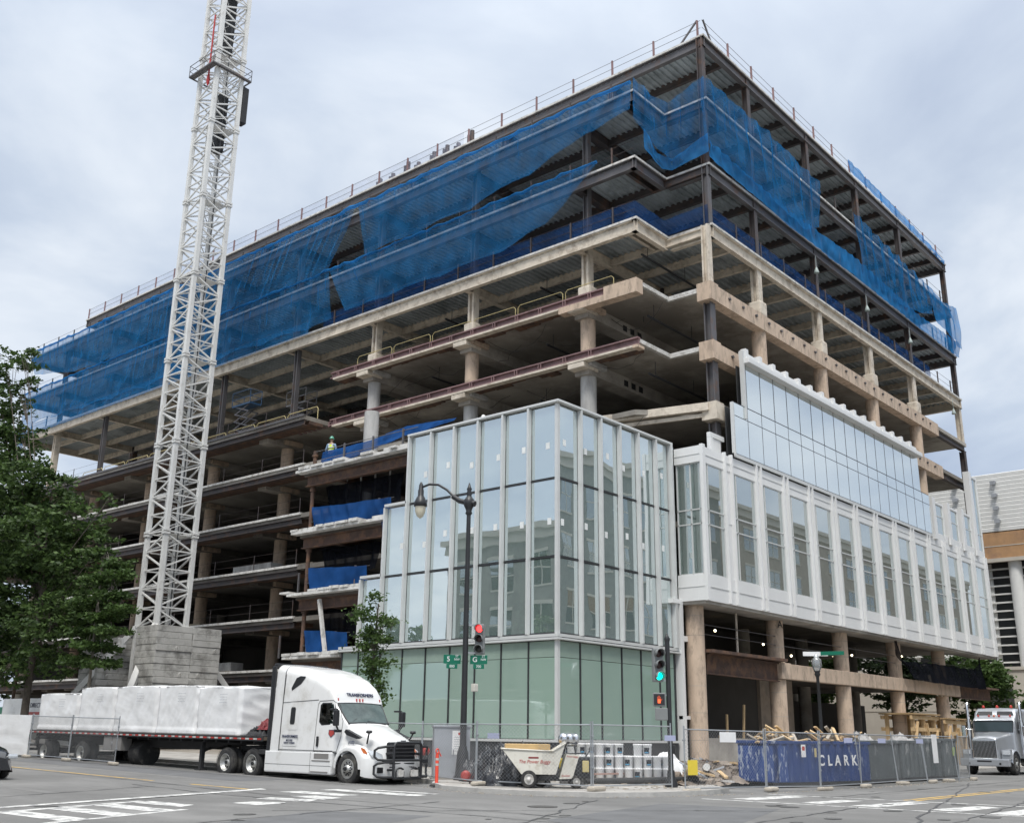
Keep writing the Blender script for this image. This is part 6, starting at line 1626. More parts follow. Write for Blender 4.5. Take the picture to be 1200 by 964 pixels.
# left group of panels in front of the trailer
LG = [(23.5, 41.0), (23.55, 44.9), (23.6, 48.6), (23.65, 52.2)]
fence(LG[0], LG[1], gz(*LG[0]), gz(*LG[1]), 'right of two mesh fence panels before the trailer wheels')
fence(LG[1], LG[2], gz(*LG[1]), gz(*LG[2]), 'left of two mesh fence panels before the trailer wheels')
for i, (x, y) in enumerate(LG[:3]): foot(x-.05, y, gz(x, y), ['sandbag under the right fence post before the trailer', 'sandbag under the middle fence post before the trailer', 'sandbag between the white screen and the mesh panel'][i], 1.4)
e = fence(LG[2], (23.75, 55.5), gz(*LG[2]), gz(0, 55.5), 'white sheeted fence panel at the left edge with a small red mark', mesh=False)
cl = MB(); Pn = []
for j in range(15):
    row = []
    for i in range(50):
        x = .03+3.34*i/49; z = .1+1.72*j/14; row.append((x, .03+.02*noise.noise((x*1.5, z*3, 1))+.012*noise.noise((x*5, z*2, 7)), z))
    Pn.append(row)
cl.grid(Pn); sh_ = cl.build('white_sheet', m_wrap, e); cl = MB(); cl.bev(2.35, 2.5, .065, .075, 1.5, 1.68, .003); cl.build('red_mark', m_redl, sh_)
# tags and notices zip-tied to the fence
def plate(name, x, y, z, w, h, rz, m, label, cat='notice', lines=None, ink=m_ink, g=None):
    e = empty(name, (x, y, z), rz, label, cat, g); a = MB(); a.bev(-w/2, w/2, -.006, .006, 0, h, .003); a.build('board', m, e)
    if lines:
        for (t, s, zz) in lines: text('lettering', t, s, face_M((0, -.009, zz), (1, 0, 0), (0, 0, 1)), ink, e, ext=.001)
    return e
# all panels face the crossing; local -y is the front
plate('fence_tag', 28.4, 17.2, .55, .42, .42, math.atan2(-.2, 1), mat('yellow_tag', (.75, .58, .06), .5), 'yellow square tag low on the fence left of the rubble', 'fence tag')
plate('fence_tag', 30.2, 17.0, 1.48, .75, .30, math.atan2(-.2, 1), m_swhite, 'long white tag on the fence above the rubble', 'fence tag')
for i, (x, y, lb) in enumerate(((25.4, 22.5, 'blue and white tag on the fence left of the buggy'), (28.35, 18.0, 'blue and white tag on the fence beside the green traffic light post'), (36.6, 16.0, 'blue and white tag above the CLARK lettering'), (43.6, 16.1, 'blue and white tag over the ribbed grey skip'), (39.8, 16.1, 'blue and white tag over the plain grey skip'))):
    a = plate('fence_tag', x, y-.08, 1.5, .45, .16, -.25 if i else -1.5, mat('tag_blue_white_%d' % i, (.42, .45, .62), .5), lb, 'fence tag', g='blue and white tags tied to the fence')
plate('notice', 45.3, 16.05, .75, .55, 1.1, 0, m_swhite, 'tall white paper notice hanging on the leaning fence', 'notice')

# ---- grey utility cabinet
cb = empty('utility_cabinet', (27.65, 26.35, PZ), R(-41), 'grey steel utility cabinet with a white notice, right of the white truck', 'cabinet')
a = MB(); a.bev(-.62, .62, -.38, .38, .06, 1.72, .02); a.build('housing', m_cab, cb)
MB().bev(-.66, .66, -.42, .42, 1.70, 1.78, .02).build('lid', m_cab, cb); MB().box(-.68, .68, -.44, .44, 0, .07).build('plinth', m_pave, cb)
a = MB(); a.bev(-.02, .58, -.395, -.37, .25, 1.6, .008); dr = a.build('door', m_cab, cb); MB().bev(.02, .06, -.42, -.39, .8, 1.0, .01).build('handle', m_chrome, dr)
MB().box(.0, .48, -.402, -.398, .82, 1.6).build('notice', m_swhite, dr)
for k in range(7): MB().box(.06, .42 if k < 6 else .3, -.4045, -.403, 1.38-k*.075, 1.395-k*.075).build('notice_line', m_cab, dr)
MB().box(.2, .28, -.405, -.403, 1.46, 1.54).build('notice_mark', m_redl, dr)
# ---- orange delineator
d_ = empty('delineator_post', (25.35, 24.75, .03), 0, 'orange plastic delineator post tied with tape, on a black rubber base', 'delineator')
MB().cyl((0, 0, .05), (0, 0, .98), .055, n=16).build('post', m_orange, d_)
a = MB(); a.lathe([(.22, 0), (.22, .03), (.16, .06), (.05, .07)], n=8, sm=False); a.build('rubber_base', m_rub, d_)
a = MB(); a.tube([(.07*math.cos(t*PI/4), .0, 1.06+.07*math.sin(t*PI/4)) for t in range(8)], .02, 6, closed=True); a.tube([(0, .05, .95), (.13, .05, 1.02), (.2, .02, .9)], .02, 5); a.build('handle', m_orange, d_)
for z in (.62, .78): MB().cyl((0, 0, z), (0, 0, z+.07), .057, n=16).build('reflector_band', m_edge, d_)

# ---- street lamp with signal (corner of the two streets)
lp = empty('street_lamp', (27.45, 25.6, PZ), 0, 'black street lamp with one drooping arm, a red signal and green street signs', 'street lamp')
# local frame: world axes
MB().lathe([(.30, 0), (.31, .1), (.25, .18), (.22, .5), (.19, .9), (.15, 1.0), (.14, 1.1)], n=16).build('base', m_pole, lp)
MB().cyl((0, 0, 1.0), (.0, .0, 9.2), .115, .075, n=14).build('pole', m_pole, lp)
MB().lathe([(.07, 9.05), (.13, 9.12), (.10, 9.2), (.13, 9.3), (.19, 9.42), (.19, 9.62), (.12, 9.7), (.08, 9.78), (.12, 9.86), (.07, 9.95), (.10, 10.02), (.06, 10.1), (.02, 10.25)], n=14).build('finial', m_pole, lp)
ad = Vector((-.2, .98, 0)).normalized()*1.0
def ap(s, z): return (ad.x*s, ad.y*s, z)
arm = MB(); arm.tube([ap(0, 9.5), ap(.4, 9.62), ap(.7, 9.82)], .095, 8); arm.tube([ap(.65, 9.8), ap(.98, 10.1), ap(1.35, 10.32), ap(1.75, 10.38), ap(2.08, 10.3)], .045, 8); arm.tube([ap(-.25, 9.45), ap(-.1, 9.5), ap(0, 9.55)], .11, 8); arm.build('arm', m_pole, lp)
hx, hy, _ = ap(2.12, -.0)
fx = MB(); fx.lathe([(.03, 10.5), (.08, 10.38), (.09, 10.22), (.11, 10.18), (.11, 9.98), (.16, 9.9), (.24, 9.73), (.25, 9.58), (.21, 9.56)], (hx, hy, 0), 16); fh = fx.build('lamp_head', m_pole, lp)
fx = MB(); fx.lathe([(.205, 9.56), (.19, 9.38), (.12, 9.2), (.02, 9.12)], (hx, hy, 0), 16); fx.build('lamp_globe', mat('lamp_globe_cream', (.62, .58, .46), .25), fh)
def signal(par, x, y, z, rz, lit, name='traffic_signal', m=m_sig):
    """three-lens head; front is local -y"""
    e = empty(name, (x, y, z), rz); e.parent = par
    a = MB(); a.bev(-.17, .17, -.1, .1, 0, 1.05, .05)
    hous = a.build('signal_housing', m, e)
    cols = [('lens_red', (.55, .02, .02), 2), ('lens_amber', (.10, .03, .02), 1), ('lens_green', (.0, .55, .40), 0)]
    for nm, c, k in cols:
        zz = .18+k*.35
        a = MB(); a.lathe([(.01, -.135), (.06, -.13), (.115, -.11), (.118, -.10)], (0, 0, 0), 18, 'y'); a.xf(Matrix.Translation((0, 0, zz)))
        if nm == lit: mm = mat_emit(nm+'_lit', c, 5.0 if 'red' in nm else 3.5)
        else: mm = mat('%s_off_%d' % (nm, k), (.05, .02, .02) if k else (.035, .035, .03), .4)
        a.build('lens', mm, hous)
        v = MB(); Pn = []
        for t in (0, .25): Pn.append([(.14*math.cos(q), -.1-t*(1 if math.sin(q) > -.3 else .35), zz+.14*math.sin(q)) for q in [PI*(-.25+1.5*i/16) for i in range(17)]])
        v.grid(Pn); v.build('visor', m, hous, solid=.012)
    return e
rzc = math.atan2(-28.3, -27.5) - PI/2 + PI      # faces the crossing
def facing(x, y, tx=0, ty=0): return math.atan2(ty-y, tx-x) + PI/2
s1_ = signal(lp, .42, -.30, 4.15, facing(27.9, 25.3)-R(14), 'lens_red')
for z in (4.2, 5.15): a = MB(); a.bar((0, 0, z), (.40, -.28, z), .05); a.build('bracket', m_galv, lp)
MB().bev(.22, .42, -.26, -.1, 2.9, 3.16, .02).build('junction_box', mat('pale_box', (.60, .58, .52), .5), lp)
def street_sign(par, x, y, z, rz, t1, t2, t3, w=.62, h=.30, ft=.2):
    e = MB(); e.bev(-w/2, w/2, -.008, .008, 0, h, .003); o = e.build('street_sign', m_sgreen, par); o.location = (x, y, z); o.rotation_euler = (0, 0, rz)
    text('lettering', t1, ft*1.2, face_M((-w*.22, -.011, h*.5), (1, 0, 0), (0, 0, 1)), m_swhite, o, ext=.002, bold=.002)
    text('lettering', t2, ft*.55, face_M((w*.28, -.011, h*.68), (1, 0, 0), (0, 0, 1)), m_swhite, o, ext=.002)
    e = MB(); e.bev(-w*.32, w*.32, -.008, .008, -.16, -.005, .003); o2 = e.build('number_plate', m_sgreen, o)
    text('lettering', t3, ft*.62, face_M((0, -.011, -.085), (1, 0, 0), (0, 0, 1)), m_swhite, o2, ext=.002)
    return o
rf = facing(27.4, 25.6)
street_sign(lp, -.30, .34, 3.82, rf+R(18), '5', 'ST\nNW', '800')
street_sign(lp, .33, -.34, 3.82, rf-R(18), 'G', 'ST\nNW', '700')
# ---- second signal post
sp_ = empty('traffic_signal', (29.5, 18.65, PZ), 0, 'black signal post with green light and orange hand, right of the glass wing corner', 'traffic signal')
MB().lathe([(.2, 0), (.2, .12), (.13, .25), (.11, .5)], n=14).build('base', m_pole, sp_)
MB().cyl((0, 0, .3), (0, 0, 4.45), .085, .075, n=14).build('pole', m_pole, sp_); MB().lathe([(.08, 4.43), (.1, 4.5), (.05, 4.6), (.02, 4.68)], n=12).build('cap', m_pole, sp_)
signal(sp_, -.20, .26, 3.15, facing(29.3, 18.9)+R(22), 'lens_green')
a = MB(); 
for z in (3.2, 4.1, 2.75, 2.05): a.bar((0, 0, z), (-.19, .24, z), .045)
a.build('bracket', m_galv, sp_)
pe = empty('pedestrian_signal', (-.18, .24, 2.40), facing(29.3, 18.9)); pe.parent = sp_
h_ = MB().bev(-.2, .2, -.1, .1, 0, .42, .03).build('signal_housing', m_sig, pe)
a = MB(); a.box(-.17, .17, -.106, -.10, .04, .38); sc_ = a.build('screen', m_tb, h_)
a = MB(); mh = mat_emit('hand_orange', (.75, .10, .03), 1.0)
a.bev(-.05, .04, -.114, -.108, .10, .22, .01)
for i, (dx_, hh) in enumerate(((-.045, .30), (-.02, .33), (.005, .325), (.03, .295))): a.bar((dx_, -.111, .2), (dx_*1.2, -.111, hh), .016, .006)
a.bar((.04, -.111, .15), (.085, -.111, .23), .018, .006); a.build('hand_symbol', mh, sc_)
pe2 = empty('pedestrian_signal', (-.14, .20, 1.98), facing(29.3, 18.9)); pe2.parent = sp_
MB().bev(-.2, .2, -.1, .1, 0, .38, .03).build('signal_housing', m_sig, pe2)
MB().bev(-.09, .09, -.16, -.06, 1.0, 1.25, .02).xf(Matrix.Rotation(.5, 4, 'Z')).build('push_button_box', m_pole, sp_)
# ---- globe lamp with crossing street sign
gl_ = empty('globe_lamp', (43.6, 20.1, .13), 0, 'black post lamp with clear acorn globe, right of the first two round columns', 'street lamp')
MB().lathe([(.2, 0), (.2, .2), (.14, .35), (.10, .9), (.085, 1.0), (.065, 4.0), (.1, 4.06), (.13, 4.12), (.10, 4.2), (.14, 4.26)], n=14).build('post', m_pole, gl_)
MB().lathe([(.13, 4.26), (.20, 4.42), (.215, 4.58), (.18, 4.74), (.10, 4.84)], n=16).build('globe', mat_glass('clear_globe', (.82, .84, .84), refl=.10, scatter=.25, scol=(.7, .7, .7)), gl_)
MB().lathe([(.11, 4.84), (.09, 4.9), (.03, 4.96), (.02, 5.02)], n=12).build('finial', m_galv, gl_)
a = MB(); a.bev(-.55, .5, -.012, .012, 4.88, 5.06, .004); a.xf(Matrix.Rotation(facing(43.6, 20.1)+.2, 4, 'Z')); a.build('sign_blade', m_swhite, gl_)
a = MB(); a.bev(.2, 1.2, -.012, .012, 4.9, 5.06, .004); a.xf(Matrix.Rotation(facing(43.6, 20.1)-.3, 4, 'Z')); a.build('sign_blade', m_sgreen, gl_)

# ---- power buggy (cream hopper on wheels)
m_crm = mat('buggy_cream', (0.66, 0.64, 0.57), .45, var=.06, c2=(.42, .38, .30), f2=.25, scale2=2.5)
pbz = facing(26, 20.6)
pb = empty('power_buggy', (25.9, 20.75, PZ), pbz+R(4), 'cream concrete power buggy with tapered hopper and silver keg on top', 'buggy')
pb.scale = (.88, .88, .92)
a = MB()
prof_o = [(-1.45, 1.16), (.35, 1.16), (.55, 1.30), (.20, .42), (-.85, .42)]
a.prism([(-1.5, 1.18), (.2, 1.12), (.62, 1.36), (.30, .42), (-.85, .42)], 'y', -.55, .55); hp = a.build('hopper', m_crm, pb)
a = MB(); a.tube([(-1.52, -.57, 1.19), (.2, -.57, 1.13), (.64, -.57, 1.38)], .025, 6); a.tube([(-1.52, .57, 1.19), (.2, .57, 1.13), (.64, .57, 1.38)], .025, 6); a.tube([(-1.52, -.57, 1.19), (-1.52, .57, 1.19)], .025, 6); a.build('rim', m_crm, hp)
MB().bev(-1.40, .12, -.45, .45, 1.16, 1.34, .02).build('plywood', mat('ply_tan', (.52, .36, .17), .8, var=.15), pb)
text('lettering', 'The Power Buggy', .15, face_M((-.42, -.556, .80), (1, 0, 0), (0, 0, 1)), m_redl, hp, ext=.002, shear=.3)
MB().box(-.62, -.28, -.557, -.551, .90, .95).build('decal', mat('decal_maroon', (.22, .03, .03), .5), hp)
a = MB(); a.prism([(.66, 1.05), (1.10, 1.02), (.86, .30), (.42, .28)], 'y', -.5, .5); bd = a.build('engine_cover', m_crm, pb)
text('lettering', 'Power Buggy', .075, face_M((.86, -.506, .97), (1, -0, -.04), (0, 0, 1)), m_redl, bd, ext=.002, shear=.3)
text('lettering', 'DANGER', .07, face_M((.64, -.506, .38), (1, 0, 0), (0, 0, 1)), m_redl, bd, ext=.002)
MB().bev(.95, 1.6, -.42, .42, .3, .95, .06).build('engine', m_tb, pb)
a = MB(); a.bar((.7, -.2, 1.0), (.7, -.2, 1.25), .03); a.bar((1.3, -.2, .9), (1.5, -.2, 1.2), .03); a.bar((1.5, -.3, 1.2), (1.5, .3, 1.2), .03); a.bar((.68, -.3, 1.05), (1.35, -.3, 1.08), .04); a.build('control_lever', m_tb, pb)
MB().bev(1.2, 1.42, -.5, -.44, .5, .85, .02).build('yellow_label', m_yel, pb)
kg = MB(); kg.lathe([(.04, -.38), (.14, -.36), (.185, -.30), (.20, -.26), (.185, -.22), (.185, -.06), (.2, -.02), (.2, .02), (.185, .06), (.185, .22), (.2, .26), (.185, .30), (.14, .36), (.04, .38)], (0, 0, 0), 20, 'y'); 
kg.xf(Matrix.Translation((.78, -.05, 1.50)) @ Matrix.Rotation(R(-55), 4, 'Z')); ko = kg.build('keg', m_chrome, pb)
a = MB(); a.bar((.6, -.2, 1.05), (.66, -.2, 1.35), .04); a.bar((1.0, -.2, 1.02), (.95, -.2, 1.33), .04); a.bar((.6, -.2, 1.3), (1.05, -.2, 1.3), .04); a.build('keg_cradle', m_tb, pb)
a = MB(); a.bev(-.8, 1.2, -.35, .35, .22, .38, .03); a.build('chassis', m_tb, pb)
for (x, y, r) in ((-.60, -.52, .27), (-.15, .3, .27), (-.6, .52, .27), (1.0, -.45, .2), (1.0, .45, .2)):
    w_ = wheel(pb, 0, 0, 0, r, .18, -1, simple=True); w_.rotation_euler = (0, 0, R(90)); w_.location = (x, y, r)
    for c in w_.children: 
        c.data.materials[0] = m_edge
# ---- black crumpled netting / plastic heap beside the buggy
m_bp = mat('black_plastic', (.025, .026, .03), .22, var=.4, scale=3, bump=.8, bscale=5, c2=(.18, .19, .20), f2=.22, scale2=3.5)
heap('plastic_heap', 26.6, 22.75, PZ, 2.7, 2.5, 1.1, m_bp, 'shiny crumpled black plastic heap behind the fence left of the buggy', 'plastic sheeting', 12, .75, n=80, rz=.8, fr=2.0)
heap('plastic_heap', 27.6, 24.6, PZ, 1.9, 1.6, .75, m_bp, 'smaller crumpled black heap around the foot of the street lamp', 'plastic sheeting', 15, .6, n=60, fr=2.0)
a = MB(); a.lathe([(.06, -.06), (.15, -.05), (.16, 0), (.15, .05), (.06, .06)], (0, 0, 0), 18, 'y'); o = a.build('hose_reel', m_redl); o.location = (26.0, 24.1, .36); o.rotation_euler = (0, 0, pbz); tag(o, 'small red round reel on the pavement left of the black heap', 'reel')
a = MB(); a.lathe([(.04, -.03), (.16, -.025), (.165, .025), (.04, .03)], (0, 0, 0), 18, 'y'); o = a.build('round_sign', m_redl); o.location = (27.4, 27.35, 1.05); o.rotation_euler = (0, 0, pbz); tag(o, 'red disc showing between the bull bar and the grey cabinet', 'disc')
# ---- white buckets
bk = empty('paint_bucket', (30.3, 22.7, PZ+.12)); 
body_ = MB().lathe([(.125, 0), (.13, .01), (.148, .33), (.152, .335), (.152, .35), (.148, .352)], n=18).build('pail', mat('bucket_white', (.78, .79, .80), .35), bk)
MB().lathe([(.155, .33), (.158, .345), (.156, .372), (.145, .378), (.02, .376)], n=18).build('lid', m_swhite, bk)
lb_ = MB(); Pn = [[(.1475*math.sin(t)*f, -.1475*math.cos(t)*f, z) for t in [(-.62+1.24*i/7) for i in range(8)]] for z, f in ((.07, .945), (.26, 1.005))]; lb_.grid(Pn); lo = lb_.build('label_band', mat('label_black', (.02, .022, .03), .4), bk)
lb_ = MB(); Pn = [[(.149*math.sin(t)*f, -.149*math.cos(t)*f, z) for t in [(-.5+1.0*i/7) for i in range(8)]] for z, f in ((.09, .955), (.13, .97))]; lb_.grid(Pn); lb_.build('label_stripe', mat('label_blue', (.10, .35, .55), .4), lo)
MB().tube([(-.15, -.03, .28), (-.12, -.14, .12), (0, -.165, .04), (.12, -.14, .12), (.15, -.03, .28)], .004, 4).build('bail', m_galv, bk)
first = True; rs = random.Random(4)
tn_ = ['bottom', 'middle', 'top']
ordw = ['first', 'second', 'third', 'fourth', 'fifth', 'sixth', 'seventh', 'eighth', 'ninth', 'tenth', 'eleventh']
bdir = Vector((math.cos(pbz+.12), math.sin(pbz+.12)))
for t in range(3):
    cols_ = range(0, 11) if t < 2 else [0, 1, 2, 3, 4, 5, 7, 8]
    for c in cols_:
        for row in (0, 1):
            if t == 2 and row == 1 and c > 5: continue
            b = bk if first else copy_tree(bk); first = False
            n_ = Vector((-bdir.y, bdir.x))
            pos = Vector((28.9, 22.1)) + bdir*(c*.318) + n_*(row*.32)
            b.location = (pos.x, pos.y, PZ+.12+t*.379); b.rotation_euler = (0, 0, pbz+rs.choice([rs.uniform(-.5, .5), rs.uniform(1.0, 5)]))
            rl = 'front' if row == 0 else 'back'
            tag(b, f'white bucket with black label, {tn_[t]} tier, {rl} row, {ordw[c]} from the left', 'bucket', 'white buckets stacked behind the fence')
a = MB(); a.box(-.2, 3.6, -.25, .65, 0, .03)
for k in range(5): a.box(-.2+k*.9, -.1+k*.9, -.25, .65, -.09, -.0)
o = a.build('pallet', mat('pallet_old', (.30, .23, .16), .9, var=.2)); o.location = (28.9, 22.1, PZ+.09); o.rotation_euler = (0, 0, pbz+.12); tag(o, 'thin wooden pallet under the stacked white buckets', 'pallet')
heap('sand_sack', 32.3, 20.6, PZ, 1.5, 1.1, 1.0, m_wrap, 'white bulging bulk bag right of the bucket stack', 'bulk bag', 21, .12, n=30)
a = MB(); a.bev(-.45, .45, -.3, .3, 0, .45, .05); a.bev(-.3, .2, -.31, -.29, .1, .35, .01); o = a.build('generator', mat('gen_grey', (.10, .10, .10), .6, var=.3)); o.location = (28.0, 21.3, PZ); o.rotation_euler = (0, 0, pbz); tag(o, 'low dark equipment case between buggy and bucket stack', 'equipment case')
a = MB(); a.bev(-.3, .3, -.25, .25, 0, .32, .04); o = a.build('yellow_case', mat('case_yellow', (.70, .52, .04), .5)); o.location = (28.1, 21.5, PZ+.47); o.rotation_euler = (0, 0, pbz+.4); tag(o, 'yellow bag on the dark equipment case beside the white buckets', 'bag')
a = MB(); a.cyl((0, 0, 0), (4.6, -1.2, 0), .085, n=14); a.cyl((2.0, -.52, 0), (2.14, -.555, 0), .1, n=14); o = a.build('black_pipe', m_rub); o.location = (27.5, 20.5, PZ+.16); tag(o, 'long black plastic pipe lying along the pavement below the buckets', 'pipe')
a = MB(); a.bar((0, 0, 0), (4.2, -.6, .0), .09, .05); o = a.build('timber_batten', mat('batten_pink', (.38, .24, .20), .8)); o.location = (28.2, 21.2, PZ+.32); tag(o, 'thin reddish batten lying just above the black pipe', 'timber')

# ---- rubble and loose timber between the signal post and the blue skip
m_rubb = mat('rubble', (.24, .20, .165), .95, var=.4, scale=3, bump=.6)
m_wood = mat('raw_timber', (.56, .40, .22), .8, var=.18, scale=4, stretch=(1, 1, 1))
rs = random.Random(17); hts = []
def rubz(x, y): return PZ + .55*max(0, 1-((x-35.2)/4.6)**2)*max(0, 1-((y-21.2)/2.3)**2) + .08*noise.noise((x*1.5, y*1.5, 0))
a = MB(); Pn = [[(30.6+9.2*i/50, 18.9+4.6*j/26, rubz(30.6+9.2*i/50, 18.9+4.6*j/26)+.10*noise.noise((i*.5, j*.5, 3))-.02) for j in range(27)] for i in range(51)]
a.grid(Pn, False)
for k in range(420):
    x = rs.uniform(31, 39.4); y = rs.uniform(19.1, 23.2); z = rubz(x, y); s_ = rs.uniform(.04, .17)
    q = len(a.v); a.box(-s_*rs.uniform(.6, 1.8), s_, -s_, s_*rs.uniform(.5, 1.5), -s_*.6, s_*rs.uniform(.4, .9))
    a.xf(Matrix.Translation((x, y, z)) @ Matrix.Rotation(rs.uniform(0, 6), 4, 'Z') @ Matrix.Rotation(rs.uniform(-.7, .7), 4, 'X'), q)
tag(a.build('rubble', m_rubb), 'grey brown rubble heaped behind the fence left of the blue skip', 'rubble', kind='stuff')
mm_ = [m_wood, m_rust, m_bag, m_plinth, m_edge, m_cab]
cl_ = ['tan', 'rusty', 'buff', 'black', 'pale', 'grey']
for k in range(26):
    x = rs.uniform(30.6, 38.8); y = rs.uniform(18.9, 21.8); z = rubz(x, y); l_ = rs.uniform(.5, 1.7); w_ = rs.uniform(.05, .16); c = rs.randrange(6)
    a = MB(); a.box(-l_/2, l_/2, -w_/2, w_/2, 0, rs.uniform(.03, .07)); o = a.build('broken_board', mm_[c]); o.location = (x, y, z+.06); o.rotation_euler = (rs.uniform(-.3, .3), rs.uniform(-.35, .35), rs.uniform(0, 3.1))
    pos = ['left end', 'left third', 'middle', 'right third', 'right end'][min(4, int((x-30.6)/8.2*5))]
    tag(o, f'short {cl_[c]} board lying on the {pos} of the rubble heap', 'board', 'broken boards on the rubble heap')
a = MB(); a.bev(-.55, .55, -.4, .4, 0, .05, .01); o = a.build('metal_sheet', mat('sheet_blue_grey', (.35, .38, .42), .5, .2)); o.location = (31.9, 19.3, .55); o.rotation_euler = (.5, .15, .3); tag(o, 'tilted blue-grey sheet lying on the left of the rubble', 'sheet')
a = MB(); a.cyl((-.35, 0, 0), (.35, 0, 0), .12, n=14); o = a.build('concrete_core', m_edge); o.location = (33.4, 19.7, .62); o.rotation_euler = (0, .1, .6); tag(o, 'short pale concrete core on top of the rubble', 'concrete core')
for i, (x, y, h, t) in enumerate(((47.0, 26.9, 1.6, .02), (47.8, 26.95, 2.6, .03), (49.2, 26.9, 3.1, .12), (45.0, 26.8, 2.0, 0))):
    a = MB(); a.bar((0, 0, 0), (t*h, 0, h), .09); o = a.build('timber_post', m_wood); o.location = (x, y, .12); tag(o, ['short timber post behind the rubble, second from left', 'timber post behind the rubble, third from left', 'leaning pale timber post, rightmost behind the rubble', 'timber post nearest the first round column'][i], 'post')

# ---- skips
def skip(x, y, rz, lx, wy, h, m, label, name='skip', ribs=True, plain=None, words=None, cat='skip', group='skips along the fence', wear=m_edge):
    e = empty(name, (x, y, .0), rz, label, cat, group)
    a = MB(); t = .05
    a.box(.04, lx-.04, .03, .03+t, .16, h); a.box(.04, lx-.04, wy-.03-t, wy-.03, .16, h); a.box(0.04, .04+t, .03+t, wy-.03-t, .16, h); a.box(lx-.04-t, lx-.04, .03+t, wy-.03-t, .16, h); a.box(.04+t, lx-.04-t, .03+t, wy-.03-t, .16, .2)
    sh = a.build('shell', m, e)
    a = MB(); a.bev(-.03, lx+.03, -.03, .10, h-.02, h+.09, .02); a.bev(-.03, lx+.03, wy-.10, wy+.03, h-.02, h+.09, .02); a.bev(-.03, .10, .1, wy-.1, h-.02, h+.09, .02); a.bev(lx-.1, lx+.03, .1, wy-.1, h-.02, h+.09, .02); a.build('top_rail', m, e)
    a = MB(); x_ = .25; 
    while ribs and x_ < lx-.2:
        if not (plain and plain[0] < x_ < plain[1]):
            a.prism([(x_-.09, .03), (x_-.05, -.055), (x_+.05, -.055), (x_+.09, .03)], 'z', .18, h-.02)
        x_ += .42
    y_ = .3
    while y_ < wy-.1: a.box(-.04, .04, y_-.04, y_+.04, .18, h-.02); y_ += .45
    if a.v: a.build('rib', m, e)
    a = MB(); a.box(.0, lx, .0, .16, .04, .17); a.box(.0, lx, wy-.16, wy, .04, .17); a.build('skid', m_frame, e)
    if words:
        text('lettering', words, .50, face_M((lx*.62, -.066, h*.60), (1, 0, 0), (0, 0, 1)), m_swhite, e, space=1.1, ext=.003, bold=.012)
    return e
m_sb = mat('skip_blue', (.014, .045, .17), .5, var=.18, scale=1.2, c2=(.30, .33, .40), f2=.22, scale2=3.0, stretch=(1.6, 1.6, .7), contrast=.03)
m_sg = mat('skip_grey', (.085, .10, .105), .55, var=.15, scale=1.0, c2=(.26, .27, .27), f2=.25, scale2=2.2, stretch=(1.5, 1.5, .6), contrast=.04)
k1 = skip(34.75, 17.75, R(-11), 5.6, 1.7, 1.45, m_sb, 'blue skip with CLARK in white letters, scuffed at its left end', words='C L A R K')
a = MB(); a.box(.05, .55, -.072, -.058, .2, 1.36); a.box(-.052, -.042, .05, 1.6, .2, 1.36); a.build('scuffed_panel', mat('scuffed_blue', (.02, .06, .22), .5, var=.2, scale=2, c2=(.34, .38, .46), f2=.38, scale2=6.0, stretch=(1.5, 1.5, .5), contrast=.02), k1)
MB().box(1.35, 1.6, -.07, -.062, 1.0, 1.42).build('danger_label', m_swhite, k1); MB().box(2.1, 2.22, -.07, -.062, 1.0, 1.3).build('yellow_label', m_yel, k1)
MB().box(1.4, 1.55, -.073, -.071, 1.22, 1.36).build('label_mark', m_redl, k1)
skip(41.0, 17.0, R(1), 3.1, 1.8, 1.5, m_sg, 'plain flat-sided grey skip right of the blue one', ribs=False)
skip(44.2, 17.05, R(-2), 4.2, 1.8, 1.52, m_sg, 'ribbed dark grey skip in the middle of the grey ones')
skip(48.5, 16.85, R(4), 2.2, 1.8, 1.62, m_sg, 'last dark grey skip, next to the silver truck, with a green mark')
a = MB(); a.box(0, .3, 0, .01, 0, .35); o = a.build('paint_mark', mat('lime_mark', (.45, .62, .10), .5)); o.location = (49.6, 16.80, 1.0); o.rotation_euler = (0, 0, R(4)); tag(o, 'lime green paint mark on the last grey skip', 'paint mark')
# timber offcuts heaped in the blue skip
wb = random.Random(23)
for k in range(60):
    grp = 0 if k < 32 else 1
    cx = (35.9, 39.0)[grp]; x = cx+wb.uniform(-1.0, 1.0); y = 18.5-(x-35)*.2+wb.uniform(-.5, .4); z = 1.45+wb.uniform(0, .62)*(1-abs(x-cx)/1.1); l_ = wb.uniform(.5, 1.3)
    a = MB(); a.box(-l_/2, l_/2, -.055, .055, -.022, .022); o = a.build('timber_offcut', m_wood if wb.random() < .75 else m_bag); o.location = (x, y, z); o.rotation_euler = (wb.uniform(-.5, .5), wb.uniform(-.6, .6), wb.uniform(-1.2, 1.2))
    tag(o, ('long ' if l_ > .9 else 'short ')+'pale timber offcut in the %s pile on the blue skip' % ('left' if grp == 0 else 'right'), 'timber offcut', 'timber offcuts piled in the blue skip')
a = MB(); a.box(36.0, 40.5, 17.0, 18.3, 1.1, 1.25); a.xf(Matrix.Identity(4))
# mixed waste in the grey skips
for i, (x, y, lb) in enumerate(((42.4, 17.9, 'low waste heap in the plain grey skip'), (46.2, 17.8, 'low waste heap in the ribbed grey skip'), (49.6, 17.8, 'low pale waste heap in the last grey skip'))):
    heap('waste_heap', x, y, 1.25, 2.4, 1.3, .5, mat('waste_mix_%d' % i, (.36, .35, .34), .9, var=.5, scale=4), lb, 'waste', 31+i, .4, n=24)

